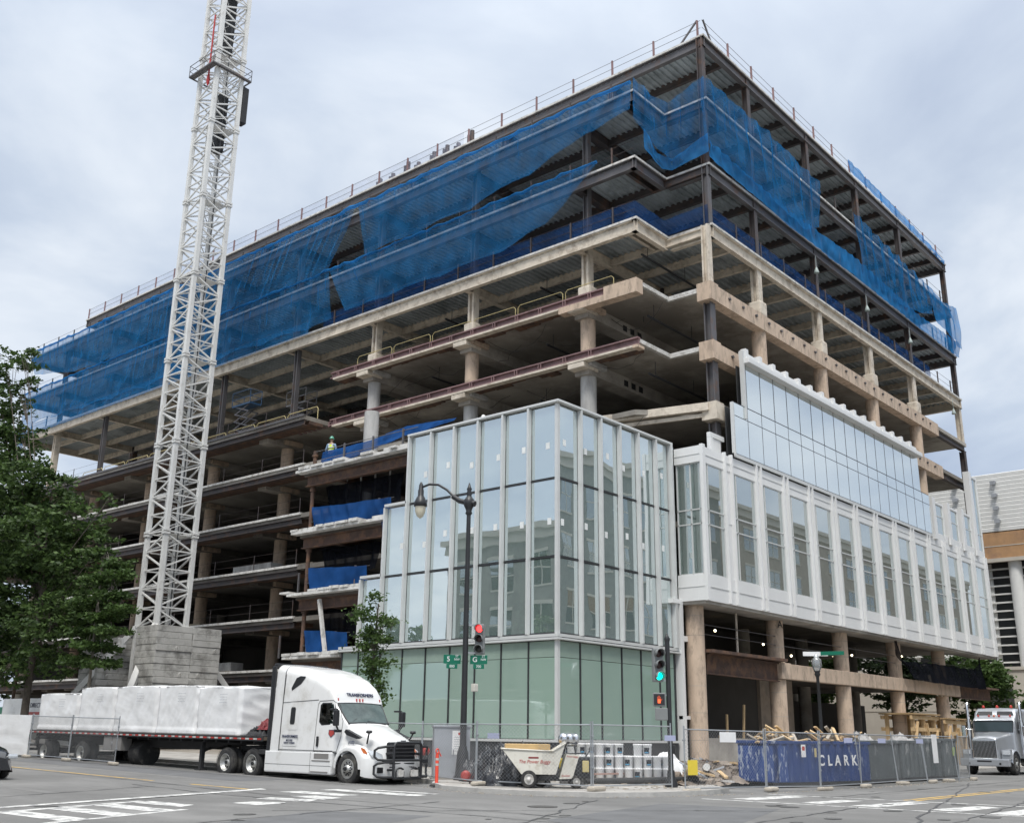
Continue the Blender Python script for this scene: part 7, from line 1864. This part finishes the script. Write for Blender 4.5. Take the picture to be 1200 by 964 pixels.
# ---- timber shoring frames behind the skips
def shoring(x, y, w_, d_, h, label, rz=0):
    e = empty('shoring_table', (x, y, .13), rz, label, 'timber frame'); 
    for px_ in (0, w_*.5, w_):
        for py_ in (0, d_): MB().box(px_-.1, px_+.1, py_-.1, py_+.1, 0, h).build('post', m_wood, e)
    for z_ in (h-.05, h-.75): 
        for py_ in (-.12, d_+.12): MB().box(-.6, w_+.6, py_-.05, py_+.05, z_-.22, z_).build('rail', m_wood, e)
    MB().box(-.5, w_+.5, -.3, d_+.3, h+.01, h+.1).build('top_board', mat('ply_brown_%d' % int(x), (.36, .25, .13), .8), e)
    for (a0, a1) in (((-.9, 0), (.3, h-.4)), ((w_*.5+.7, .1), (w_*.5, h-.5)), ((w_-.9, 0), (w_, h-.9))):
        a = MB(); a.bar((a0[0], -.2, a0[1]), (a1[0], -.2, a1[1]), .16, .10); a.build('brace', m_wood, e)
shoring(67.2, 25.0, 3.6, 1.6, 3.0, 'tan timber shoring frame behind the skips, under the beige beam')
shoring(71.8, 24.6, 3.4, 1.6, 2.8, 'right-hand timber frame with braces beside the silver truck')

# grit, chips and litter gathered along the kerb and the fence feet
rs = random.Random(55); a = MB()
def chip(x, y, z, s_):
    q = len(a.v); a.box(-s_, s_*rs.uniform(.4, 1.3), -s_*rs.uniform(.3, .9), s_*.5, 0, s_*rs.uniform(.3, .8)); a.xf(Matrix.Translation((x, y, z)) @ Matrix.Rotation(rs.uniform(0, 6), 4, 'Z'), q)
KP = [(26.75, 70), (26.75, 27.3), (25.4, 25.3), (24.2, 23.6), (23.75, 21.6), (23.95, 19.6), (24.8, 18.0), (26.4, 17.1), (28.7, 16.75), (31, 16.2), (38, 15.8), (50, 15.9)]
for k in range(750):
    p = pline([(x, y, 0) for x, y in KP], rs.random()); x, y = p.x+rs.gauss(0, .14), p.y+rs.gauss(0, .14)
    chip(x, y, gz(x, y)+.003 if x < 26.9 else (.14 if y > 17.3 else .003), rs.uniform(.008, .035))
for k in range(260):
    x, y = rs.uniform(25.5, 33), rs.uniform(18.2, 25); 
    chip(x, y, PZ+.003, rs.uniform(.01, .05))
tag(a.build('kerb_grit', m_bag), 'grey grit and stone chips gathered along the kerb and fence feet', 'grit', kind='stuff')

# ================================================================= TREES
def tree(name, x, y, z, trunk_h, r0, blobs, nleaf, ls, m_l, label, cat='tree', group=None, seed=0, m_b=None, lean=(0, 0), rs_in=.35, aspect=1.6):
    """tapered trunk, limbs reaching into each foliage clump, thousands of separate leaves"""
    rs = random.Random(seed); rg = np.random.default_rng(seed)
    e = empty(name, (x, y, z), 0, label, cat, group)
    a = MB(); top = Vector((lean[0], lean[1], trunk_h))
    pts = [Vector((0, 0, -.1)), Vector((lean[0]*.3+rs.uniform(-.1, .1), lean[1]*.3, trunk_h*.35)), Vector((lean[0]*.7, lean[1]*.7+rs.uniform(-.1, .1), trunk_h*.7)), top]
    a.tube(pts, [r0*1.25, r0, r0*.8, r0*.6], 10)
    for (cx, cy, cz, rx, ry, rz_) in blobs:
        c = Vector((cx, cy, cz)); st = pline(pts, rs.uniform(.55, 1.0)); md = st.lerp(c, .55)+Vector((rs.uniform(-.3, .3), rs.uniform(-.3, .3), .1*rz_)); rb = r0*rs.uniform(.25, .45)
        a.tube([st, st.lerp(md, .5)+Vector((0, 0, .1)), md, c], [rb, rb*.8, rb*.55, rb*.2], 6)
        for k in range(5):
            d = Vector((rs.gauss(0, 1), rs.gauss(0, 1), rs.gauss(0.2, .8))).normalized(); t_ = c+Vector((d.x*rx, d.y*ry, d.z*rz_))*.85
            a.tube([md.lerp(c, .6), (c+t_)/2+Vector((0, 0, .05)), t_], [rb*.3, rb*.2, .01], 5)
    a.build('trunk', m_b or m_bark, e)
    V = []; tot = sum(b[3]*b[4]*b[5] for b in blobs)
    allc = []
    for (cx, cy, cz, rx, ry, rz_) in blobs:
        n = int(nleaf*(rx*ry*rz_)/tot)
        # sprays: leaves gathered round twig ends so gaps stay open
        ns = max(8, n//26); d = rg.normal(size=(ns, 3)); d /= np.linalg.norm(d, axis=1)[:, None]
        rad = rg.uniform(rs_in, 1.0, ns)**.6*(1+.28*rg.normal(size=ns)*.5)
        sp_ = d*rad[:, None]*np.array([rx, ry, rz_])+np.array([cx, cy, cz])
        idx = rg.integers(0, ns, n); sig = .04*(rx+ry+rz_)/1.0*.33+.10
        P = sp_[idx]+rg.normal(size=(n, 3))*np.array([sig*1.5, sig*1.5, sig*.6])
        allc.append(P)
    P = np.concatenate(allc); n = len(P)
    u = rg.normal(size=(n, 3)); u[:, 2] *= .45; u /= np.linalg.norm(u, axis=1)[:, None]
    w_ = rg.normal(size=(n, 3)); v = np.cross(u, w_); v /= np.linalg.norm(v, axis=1)[:, None]
    s = ls*rg.uniform(.6, 1.35, n)[:, None]
    q = np.stack([P-u*s*aspect*.5, P-v*s*.42, P+u*s*aspect*.5, P+v*s*.42], 1).reshape(-1, 3)
    me = bpy.data.meshes.new('crown'); me.vertices.add(4*n); me.vertices.foreach_set('co', q.ravel().astype(np.float32))
    me.loops.add(4*n); me.loops.foreach_set('vertex_index', np.arange(4*n, dtype=np.int32)); me.polygons.add(n)
    me.polygons.foreach_set('loop_start', np.arange(0, 4*n, 4, dtype=np.int32)); me.polygons.foreach_set('loop_total', np.full(n, 4, dtype=np.int32))
    me.update(calc_edges=True); me.materials.append(m_l); o = bpy.data.objects.new('crown', me); col.objects.link(o); o.parent = e
    return e
m_bark = mat('bark', (.10, .085, .07), .95, var=.3, scale=5, bump=.6)
m_barkl = mat('bark_pale', (.22, .20, .17), .9, var=.25, scale=5, bump=.4)
lf_dark = mat_leaf('leaf_dark', (.055, .105, .034), .5)
lf_mid = mat_leaf('leaf_mid', (.055, .105, .030))
lf_yel = mat_leaf('leaf_yellow_green', (.085, .150, .035))
lf_far = mat_leaf('leaf_far', (.045, .078, .035))
rs = random.Random(2)
# the big street tree at the left edge
B = [(-0.52, 8.6, 24.31, 1.48, 1.48, 1.01), (0.09, 7.01, 24.43, 0.93, 0.93, 0.63), (-0.26, 9.33, 21.82, 2.01, 2.01, 1.38), (0.21, 7.16, 22.58, 1.05, 1.05, 0.72), (0.25, 7.06, 19.75, 1.17, 1.17, 0.8), (-0.87, 8.52, 18.02, 2.94, 2.94, 2.02), (-0.97, 2.77, 15.45, 2.06, 2.06, 1.41), (0.67, 1.92, 14.84, 1.81, 1.81, 1.24), (-0.48, 6.97, 12.86, 3.8, 3.8, 2.61), (-0.53, 0.34, 11.59, 2.79, 2.79, 1.91), (0.99, -1.48, 12.63, 1.72, 1.72, 1.18), (-0.06, -6.14, 10.49, 1.17, 1.17, 0.8), (0.67, -1.92, 9.54, 2.04, 2.04, 1.4), (-0.05, 3.16, 8.88, 3.0, 3.0, 2.06), (0.28, -5.54, 8.25, 1.18, 1.18, 0.81), (-0.7, -3.01, 6.47, 2.19, 2.19, 1.51), (0.27, 5.19, 6.24, 2.77, 2.77, 1.9), (0.74, -4.09, 6.3, 1.42, 1.42, 0.97), (0.05, -0.11, 4.54, 1.49, 1.49, 1.02), (0.48, -2.77, 4.25, 1.11, 1.11, 0.76), (0.34, -5.66, 13.25, 0.65, 0.65, 0.45), (-0.87, 1.34, 3.83, 1.45, 1.45, 0.99)]
tree('street_tree', 28.9, 60.5, gz(0, 60)+.13, 9.0, .20, B, 44000, .20, lf_dark, 'large dark green street tree cropped by the left edge, in front of the frame', seed=4, rs_in=.45)
# lighter young tree with tiered branches
B = [(0, .3, 10.2, .7, .8, .22), (.3, -.9, 9.5, .9, .9, .18), (0, -1.8, 8.8, .9, .9, .16), (.2, .3, 8.7, 1.0, 1.1, .2), (0, -1.3, 7.8, 1.2, 1.0, .18), (-.2, .9, 7.5, 1.1, 1.1, .22), (.3, -2.4, 7.0, .9, .8, .16), (.1, -.6, 6.7, 1.3, 1.2, .2), (.2, 1.0, 6.1, 1.1, 1.2, .22), (0, -1.9, 5.9, 1.1, 1.0, .18), (0, -.3, 5.2, 1.2, 1.2, .2), (0, .9, 4.5, 1.1, 1.2, .25), (0, -1.2, 4.3, 1.0, .9, .2)]
tree('young_tree', 28.6, 53.4, gz(0, 52)+.13, 10.6, .08, B, 10000, .15, lf_mid, 'young light green tree with tiered branches between the big tree and crane base', seed=6, m_b=m_barkl)
# small street tree in front of the glass wing
B = [(0, .1, 6.55, .35, .35, .35), (-.2, .5, 5.9, .55, .5, .35), (.1, -.35, 5.6, .5, .55, .32), (0, .3, 5.2, .55, .6, .3), (0, -.5, 4.9, .45, .5, .3), (0, .25, 4.6, .55, .6, .32), (.1, -.3, 4.1, .6, .7, .32), (0, .3, 3.7, .5, .5, .28), (0, -.2, 3.2, .45, .5, .28), (0, -.4, 2.6, .4, .45, .28), (.1, -.9, 5.5, .3, .3, .15)]
tree('young_tree', 28.6, 31.6, gz(0, 31.6)+.13, 6.3, .05, B, 3600, .105, lf_mid, 'slender young tree behind the white cab, against the green glass', seed=8, m_b=m_bark, lean=(.05, -.1), rs_in=.1, aspect=1.25)
# trees beyond the site on the right
for i, (x, y, h, r) in enumerate(((96, 30.0, 9.4, 3.6), (97, 36.5, 10.2, 4.2), (95, 44, 10.4, 4.4), (96, 52, 10.0, 4.4), (94, 24.3, 5.6, 2.0), (95, 60, 10.0, 4.2))):
    B = [(rs.uniform(-.8, .8), rs.uniform(-1, 1)*r*.45, h-r*.9+rs.uniform(-1, 1)*r*.45, r*rs.uniform(.5, .8), r*rs.uniform(.5, .75), r*rs.uniform(.4, .6)) for _ in range(7)]
    tree('street_tree', x, y, .13, h*.55, .16, B, 7000, .26, lf_far if i % 2 else lf_mid, ['green street tree just right of the last round column, beside the silver truck', 'green tree seen through the bay under the black netting', 'green tree seen under the white bay between two round columns', 'darker green tree seen deep under the white bay', 'small green shrub-like tree at the foot of the beige building', 'green tree glimpsed through the middle columns of the ground floor'][i], group='trees beyond the far side of the site', seed=20+i)
# trees beyond the site on the left
for i, (x, y, h, r) in enumerate(((38, 112, 12, 5.5), (46, 118, 13, 6), (31, 104, 10, 4.5), (54, 122, 13, 6))):
    B = [(rs.uniform(-1.2, 1.2), rs.uniform(-1, 1)*r*.4, h-r*.8+rs.uniform(-1, 1)*r*.6, r*rs.uniform(.5, .8), r*rs.uniform(.5, .75), r*rs.uniform(.4, .6)) for _ in range(8)]
    tree('street_tree', x, y, gz(0, y), h*.5, .25, B, 9000, .34, lf_far, ['green tree far down the side street behind the leftmost round column', 'second green tree far down the side street, seen under the lowest floor', 'nearer green tree at the far left edge beyond the fence', 'green tree furthest back under the long side'][i], group='trees far down the side street', seed=40+i)

# ================================================================= NEIGHBOURING BUILDINGS
m_brick = mat('orange_brick', (.42, .25, .13), .85, var=.12, scale=1.5, c2=(.33, .20, .12), f2=.35)
m_louv = mat('louvre_white', (.74, .74, .72), .6, var=.05)
m_lime = mat('beige_stone', (.52, .48, .42), .85, var=.08, scale=.6)
nb = empty('stone_building', (110, 22, 0), 0, 'beige building with white louvred top, orange brick band and slatted openings, right edge', 'building')
def nbx(x0, x1, y0, y1, z0, z1): return MB().box(x0-110, x1-110, y0-22, y1-22, z0, z1)
nbx(110, 135, 22, 75, 0, 8.4).build('base_wall', m_lime, nb)
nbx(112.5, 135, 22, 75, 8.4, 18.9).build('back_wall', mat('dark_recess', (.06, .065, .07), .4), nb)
nbx(110, 135, 22, 75, 18.9, 21.5).build('brick_band', m_brick, nb)
a = MB()
for z in (20.1,): a.box(-.03, 0, 0, 53, z, z+.08)
a.box(-.3, .2, 0, 53, 18.55, 18.9); a.build('band_trim', m_lime, nb)
nbx(110.6, 135, 22, 75, 21.5, 27.4).build('upper_wall', m_louv, nb)
for i in range(14):
    z = 21.6+i*.42; a = MB(); a.prism([(.6, z), (.02, z+.01), (-.01, z+.34), (.03, z+.40), (.6, z+.41)], 'y', 0, 53); a.build('louvre', m_louv, nb)
a = MB()
for y in (4.5, 8.2, 12): 
    for z in (22.6, 23.9, 25.2, 26.5): a.box(-.5, -.05, y, y+.5, z, z+.12); a.box(-.5, -.4, y, y+.5, z-.25, z)
a.build('louvre_bracket', m_cab, nb)
for y in (7.6, 15.5, 23.5, 31.5): MB().cyl((.7, y, 8.4), (.7, y, 18.55), .62, n=20).build('column', m_louv, nb)
for i in range(12):
    z = 8.9+i*.82
    MB().box(.9, 1.2, 0, 53, z, z+.14).build('slat', m_louv, nb)
for y in (2, 5.4, 10, 12.6, 18, 21, 26): MB().box(1.2, 1.45, y, y+.5, 8.4, 18.6).build('slat_post', m_louv, nb)
a = MB(); a.box(-.15, .1, 0, 53, 8.2, 8.5); a.box(-.04, 0, 0, 53, 4.4, 4.5); a.build('stone_course', m_lime, nb)
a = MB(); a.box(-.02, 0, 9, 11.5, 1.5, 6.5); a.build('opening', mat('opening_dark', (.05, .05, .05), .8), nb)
# low buildings across the side street far left
fb_ = empty('far_building', (20, 135, gz(0, 135)), 0, 'pale low building far down the side street at the left edge', 'building')
MB().box(0, 40, 0, 12, 0, 9).build('wall', m_lime, fb_)
for i in range(10): MB().box(1.5+i*3.8, 3.5+i*3.8, -.05, .0, 4.5, 7).build('window', m_plinth, fb_)
# buildings on the near sides of both streets: outside the frame, mirrored in the glass
def facade(name, x, y, w_, d_, h, axis, m, label, nw, storeys, mt=m_lime, arch=False):
    e = empty(name, (x, y, .12), 0, label, 'building'); MB().box(0, w_, 0, d_, 0, h).build('wall', m, e)
    a = MB(); a.box(-.5, w_+.5, -.5, d_+.5, h, h+.45); a.box(-.25, w_+.25, -.25, d_+.25, h-.8, h); a.build('cornice', mt, e)
    gm = mat_glass(name+'_pane', (.1, .12, .13), refl=.3)
    sh = (h-1.2)/storeys; L_ = d_ if axis == 'x' else w_; n = nw; p = L_/n
    for s in range(storeys):
        for i in range(n):
            c0 = p*(i+.5); z0 = .9+s*sh; z1 = z0+sh*.58; ww = p*.24
            f = MB()
            if axis == 'x':
                f.box(w_, w_+.08, c0-ww-.15, c0+ww+.15, z0-.15, z0); f.box(w_, w_+.10, c0-ww-.15, c0+ww+.15, z1, z1+.25); f.box(w_+.01, w_+.06, c0-.04, c0+.04, z0, z1); f.box(w_+.01, w_+.06, c0-ww, c0+ww, (z0+z1)/2-.04, (z0+z1)/2+.04)
                fr_ = f.build('window', mt, e); MB().box(w_, w_+.03, c0-ww, c0+ww, z0, z1).build('pane', gm, fr_)
            else:
                f.box(c0-ww-.15, c0+ww+.15, d_, d_+.08, z0-.15, z0); f.box(c0-ww-.15, c0+ww+.15, d_, d_+.10, z1, z1+.25); f.box(c0-.04, c0+.04, d_+.01, d_+.06, z0, z1); f.box(c0-ww, c0+ww, d_+.01, d_+.06, (z0+z1)/2-.04, (z0+z1)/2+.04)
                fr_ = f.build('window', mt, e); MB().box(c0-ww, c0+ww, d_, d_+.03, z0, z1).build('pane', gm, fr_)
facade('brick_building', -14, 33, 18, 29, 17.0, 'x', mat('tan_brick', (.24, .225, .20), .9, var=.1, c2=(.18, .165, .15), f2=.4), 'tan brick building with stone cornice, mirrored in the glass wing', 7, 4)
facade('office_block', 52, -26, 52, 18, 28, 'y', mat('dark_stone', (.19, .19, .18), .9, var=.15), 'dark stone building with pale cornice, mirrored in the right face of the glass wing', 12, 5)
facade('brick_building', 108, -26, 80, 18, 27, 'y', mat('tan_stone', (.34, .29, .24), .85, var=.1), 'orange tan building mirrored in the window strips of the white bay', 14, 6)
for i, (x, y, h, r) in enumerate(((6.5, 38, 9, 3.2), (6.5, 66, 11, 4), (6.2, 74, 12, 4.5), (40, 1.5, 9, 3), (60, 1.5, 10, 3.4), (82, 1.5, 9, 3.2))):
    B = [(rs.uniform(-1, 1), rs.uniform(-1, 1)*r*.4, h-r*.8+rs.uniform(-1, 1)*r*.4, r*rs.uniform(.5, .8), r*rs.uniform(.5, .75), r*rs.uniform(.4, .6)) for _ in range(6)]
    tree('street_tree', x, y, .13, h*.5, .18, B, 3500, .34, lf_mid, ['small leafy tree before the brick building, mirrored low in the glass wing', 'leafy tree beyond the brick building, mirrored left in the glass wing', 'taller leafy tree furthest up the side street, mirrored in the glass', 'leafy tree nearest the corner on the far pavement of the right street', 'middle leafy tree before the dark stone building', 'leafy tree furthest along the dark stone building'][i], group='street trees mirrored in the glass', seed=60+i)
# things behind the fence on the far left
e = empty('site_truck', (29.5, 58.2, gz(0, 58)), 0, 'white box body with black lettering peeping over the fence at the far left', 'truck')
MB().bev(0, 2.2, 0, 6.5, .9, 2.75, .04).build('box_body', m_tw, e); MB().bev(.1, 2.1, 6.6, 8.3, .6, 2.3, .1).build('cab', mat('cab_green', (.02, .22, .12), .4), e)
text('lettering', 'DIRECT NOW', .36, face_M((-.012, 1.9, 2.35), (0, -1, 0), (0, 0, 1)), m_ink, e)
MB().box(-.015, -.005, .6, 3.4, 1.85, 2.0).build('red_stripe', m_redl, e)
for y in (1.4, 7.4): 
    for s in (0.15, 2.05): MB().cyl((s-.12, y, .45), (s+.12, y, .45), .45, n=20).build('wheel', m_tyre, e)
a = MB(); a.cyl((0, 0, 0), (.25, .2, 5.6), .11, n=8); o = a.build('timber_pole', m_rust); o.location = (31.5, 68, gz(0, 68)); tag(o, 'leaning brown pole at the far left edge beside the grey round column', 'pole')

# ================================================================= PEOPLE
def skin_mesh(joints, edges, sub=1):
    """joints: list of (pos, radius); grows one continuous surface"""
    me = bpy.data.meshes.new('body'); me.from_pydata([j[0] for j in joints], edges, []); o = bpy.data.objects.new('body', me); col.objects.link(o)
    md = o.modifiers.new('skin', 'SKIN'); sv = me.skin_vertices
    if not len(sv): 
        bm = bmesh.new(); bm.from_mesh(me); bm.verts.layers.skin.verify(); bm.to_mesh(me); bm.free(); sv = me.skin_vertices
    for i, j in enumerate(joints):
        r = j[1]; sv[0].data[i].radius = (r, r) if not isinstance(r, tuple) else r; sv[0].data[i].use_root = (i == 0)
    s = o.modifiers.new('sub', 'SUBSURF'); s.levels = sub; s.render_levels = sub
    dg = bpy.context.evaluated_depsgraph_get(); m2 = bpy.data.meshes.new_from_object(o.evaluated_get(dg)); bpy.data.objects.remove(o)
    m2.polygons.foreach_set('use_smooth', [True]*len(m2.polygons)); return m2
def put(me, name, m, par):
    me.materials.clear(); me.materials.append(m); o = bpy.data.objects.new(name, me); col.objects.link(o); o.parent = par; me.name = name; return o
m_skin = mat('skin', (.42, .26, .18), .6, var=.05); m_hv = mat('hi_vis', (.62, .80, .05), .6, var=.05); m_jean = mat('denim', (.10, .16, .27), .85, var=.15); m_shirt = mat('shirt_blue', (.22, .33, .48), .8)
m_hat = mat('hard_hat', (.75, .76, .74), .3); m_boot = mat('boots', (.12, .08, .05), .8); m_bandr = mat('reflective_band', (.70, .71, .68), .3); m_hat2 = mat('hard_hat_green', (.10, .35, .25), .3); m_navy = mat('dark_jacket', (.03, .035, .05), .8)
def hand(J, E, wrist, d, side, base):
    """palm, four unequal bent fingers and a thumb leaving the side"""
    d = Vector(d).normalized(); s = Vector((side, 0, 0)); n_ = Vector((0, 1, 0)); p = Vector(wrist)+d*.055
    J.append((tuple(p), (.036, .018))); pi = len(J)-1; E.append((base, pi))
    for k, (off, l_) in enumerate(((-.027, .062), (-.009, .070), (.009, .066), (.027, .052))):
        a0 = p+d*.035+n_*off; J.append((tuple(a0), .0095)); i0 = len(J)-1; E.append((pi, i0))
        a1 = a0+d*l_*.55-s*.008; J.append((tuple(a1), .0085)); E.append((i0, i0+1)); a2 = a1+(d*.8-s*.6).normalized()*l_*.45; J.append((tuple(a2), .007)); E.append((i0+1, i0+2))
    t0 = p-n_*.035-d*.01; J.append((tuple(t0), .012)); i0 = len(J)-1; E.append((pi, i0)); t1 = t0+(d*.7-n_*.7).normalized()*.045; J.append((tuple(t1), .010)); E.append((i0, i0+1))
def person(x, y, z, rz, label, vest, hat, trousers, sleeve, pose):
    e = empty('person', (x, y, z), rz, label, 'person')
    sh, el, wr = pose['sh'], pose['el'], pose['wr']
    J = [((0, 0, .98), (.15, .11)), ((0, 0, 1.15), (.135, .10)), ((0, -.01, 1.33), (.165, .11)), ((0, 0, 1.44), (.12, .085)), ((0, 0, 1.52), .052), ((0, -.01, 1.60), (.07, .085)), ((0, -.01, 1.69), (.078, .095)), ((0, 0, 1.755), (.06, .075))]
    E = [(i, i+1) for i in range(7)]
    for k, s in enumerate((-1, 1)):
        b = len(J); J += [((s*.185, 0, 1.42), .062), ((s*el[k][0], el[k][1], el[k][2]), .045), ((s*wr[k][0], wr[k][1], wr[k][2]), .028)]; E += [(3, b), (b, b+1), (b+1, b+2)]
        hand(J, E, J[b+2][0], Vector(J[b+2][0])-Vector(J[b+1][0]), s, b+2)
        b = len(J); fx = s*.12; J += [((s*.09, 0, .90), .098), ((s*.11, -.02, .50), .062), ((fx, .01, .10), .042), ((fx, -.06, .035), .04), ((fx, -.17, .03), .032)]; E += [(0, b), (b, b+1), (b+1, b+2), (b+2, b+3), (b+3, b+4)]
    put(skin_mesh(J, E, 1), 'body', m_skin, e)
    g = .014
    T = [((0, 0, .985), (.165, .125))]; ET = []
    for s in (-1, 1):
        b = len(T); T += [((s*.09, 0, .89), .112), ((s*.11, -.02, .50), .080), ((s*.12, .005, .10), .070)]; ET += [(0, b), (b, b+1), (b+1, b+2)]
    put(skin_mesh(T, ET, 1), 'trousers', trousers, e)
    T = [((0, 0, 1.0), (.165, .125)), ((0, 0, 1.15), (.155, .12)), ((0, -.01, 1.33), (.185, .13)), ((0, 0, 1.45), (.13, .10))]; ET = [(0, 1), (1, 2), (2, 3)]
    for k, s in enumerate((-1, 1)):
        b = len(T); T += [((s*.19, 0, 1.42), .078), ((s*el[k][0], el[k][1], el[k][2]), .06), ((s*(el[k][0]*.3+wr[k][0]*.7), el[k][1]*.3+wr[k][1]*.7, el[k][2]*.3+wr[k][2]*.7), .046)]; ET += [(3, b), (b, b+1), (b+1, b+2)]
    put(skin_mesh(T, ET, 1), 'shirt', sleeve, e)
    if vest:
        T = [((0, 0, .98), (.178, .138)), ((0, 0, 1.15), (.17, .135)), ((0, -.01, 1.33), (.20, .145)), ((0, 0, 1.46), (.15, .115))]
        vo = put(skin_mesh(T, [(0, 1), (1, 2), (2, 3)], 1), 'vest', vest, e)
        for zz in (1.06, 1.22): a = MB(); a.lathe([(.186, zz), (.188, zz+.05)], n=24); a.v = [(v[0], v[1]*.80, v[2]) for v in a.v]; a.f = a.f[:24]; a.smooth = a.smooth[:24]; a.build('reflective_band', m_bandr, vo)
        for s in (-1, 1): a = MB(); a.box(s*.07, s*.12, .122, .142, 1.22, 1.46); a.build('reflective_band', m_bandr, vo)
    a = MB(); a.lathe([(.155, 1.735), (.155, 1.745), (.118, 1.75), (.116, 1.80), (.095, 1.85), (.05, 1.88), (.01, 1.885)], n=20); a.v = [(v[0]*.92, v[1]*1.1, v[2]) for v in a.v]; a.build('hard_hat', hat, e)
    for s in (-1, 1): a = MB(); a.bev(s*.065, s*.17, -.25, .09, 0, .11, .03); a.build('boot', m_boot, e)
    # face: brow, nose, eyes, mouth, ears
    a = MB(); a.bev(-.012, .012, -.125, -.09, 1.635, 1.68, .006); a.build('nose', m_skin, e)
    for s in (-1, 1):
        a = MB(); a.lathe([(.002, -.012), (.011, -.008), (.012, 0), (.002, .01)], (0, 0, 0), 8, 'y'); a.xf(Matrix.Translation((s*.033, -.10, 1.685))); a.build('eye', m_navy, e)
        a = MB(); a.bev(s*.076, s*.095, -.02, .02, 1.64, 1.70, .008); a.build('ear', m_skin, e)
    a = MB(); a.bev(-.026, .026, -.105, -.095, 1.607, 1.616, .003); a.build('mouth', m_redl, e)
    return e
# worker on the wing roof seen from behind, leaning left arm out
person(34.95, 42.75, LOW[3]+.01, R(118), 'person in lime hi-vis vest and jeans standing at the wing slab edge, back turned', m_hv, m_hat2, m_jean, m_shirt,
       dict(sh=0, el=[(.27, .02, 1.16), (.30, -.02, 1.15)], wr=[(.24, -.16, .98), (.36, -.14, .95)]))
person(35.6, 32.4, 14.32, R(-60), 'person in white hard hat and dark jacket behind the glass parapet', None, m_hat, m_navy, m_navy,
       dict(sh=0, el=[(.26, -.08, 1.16), (.26, -.08, 1.16)], wr=[(.16, -.28, 1.05), (.16, -.28, 1.05)]))
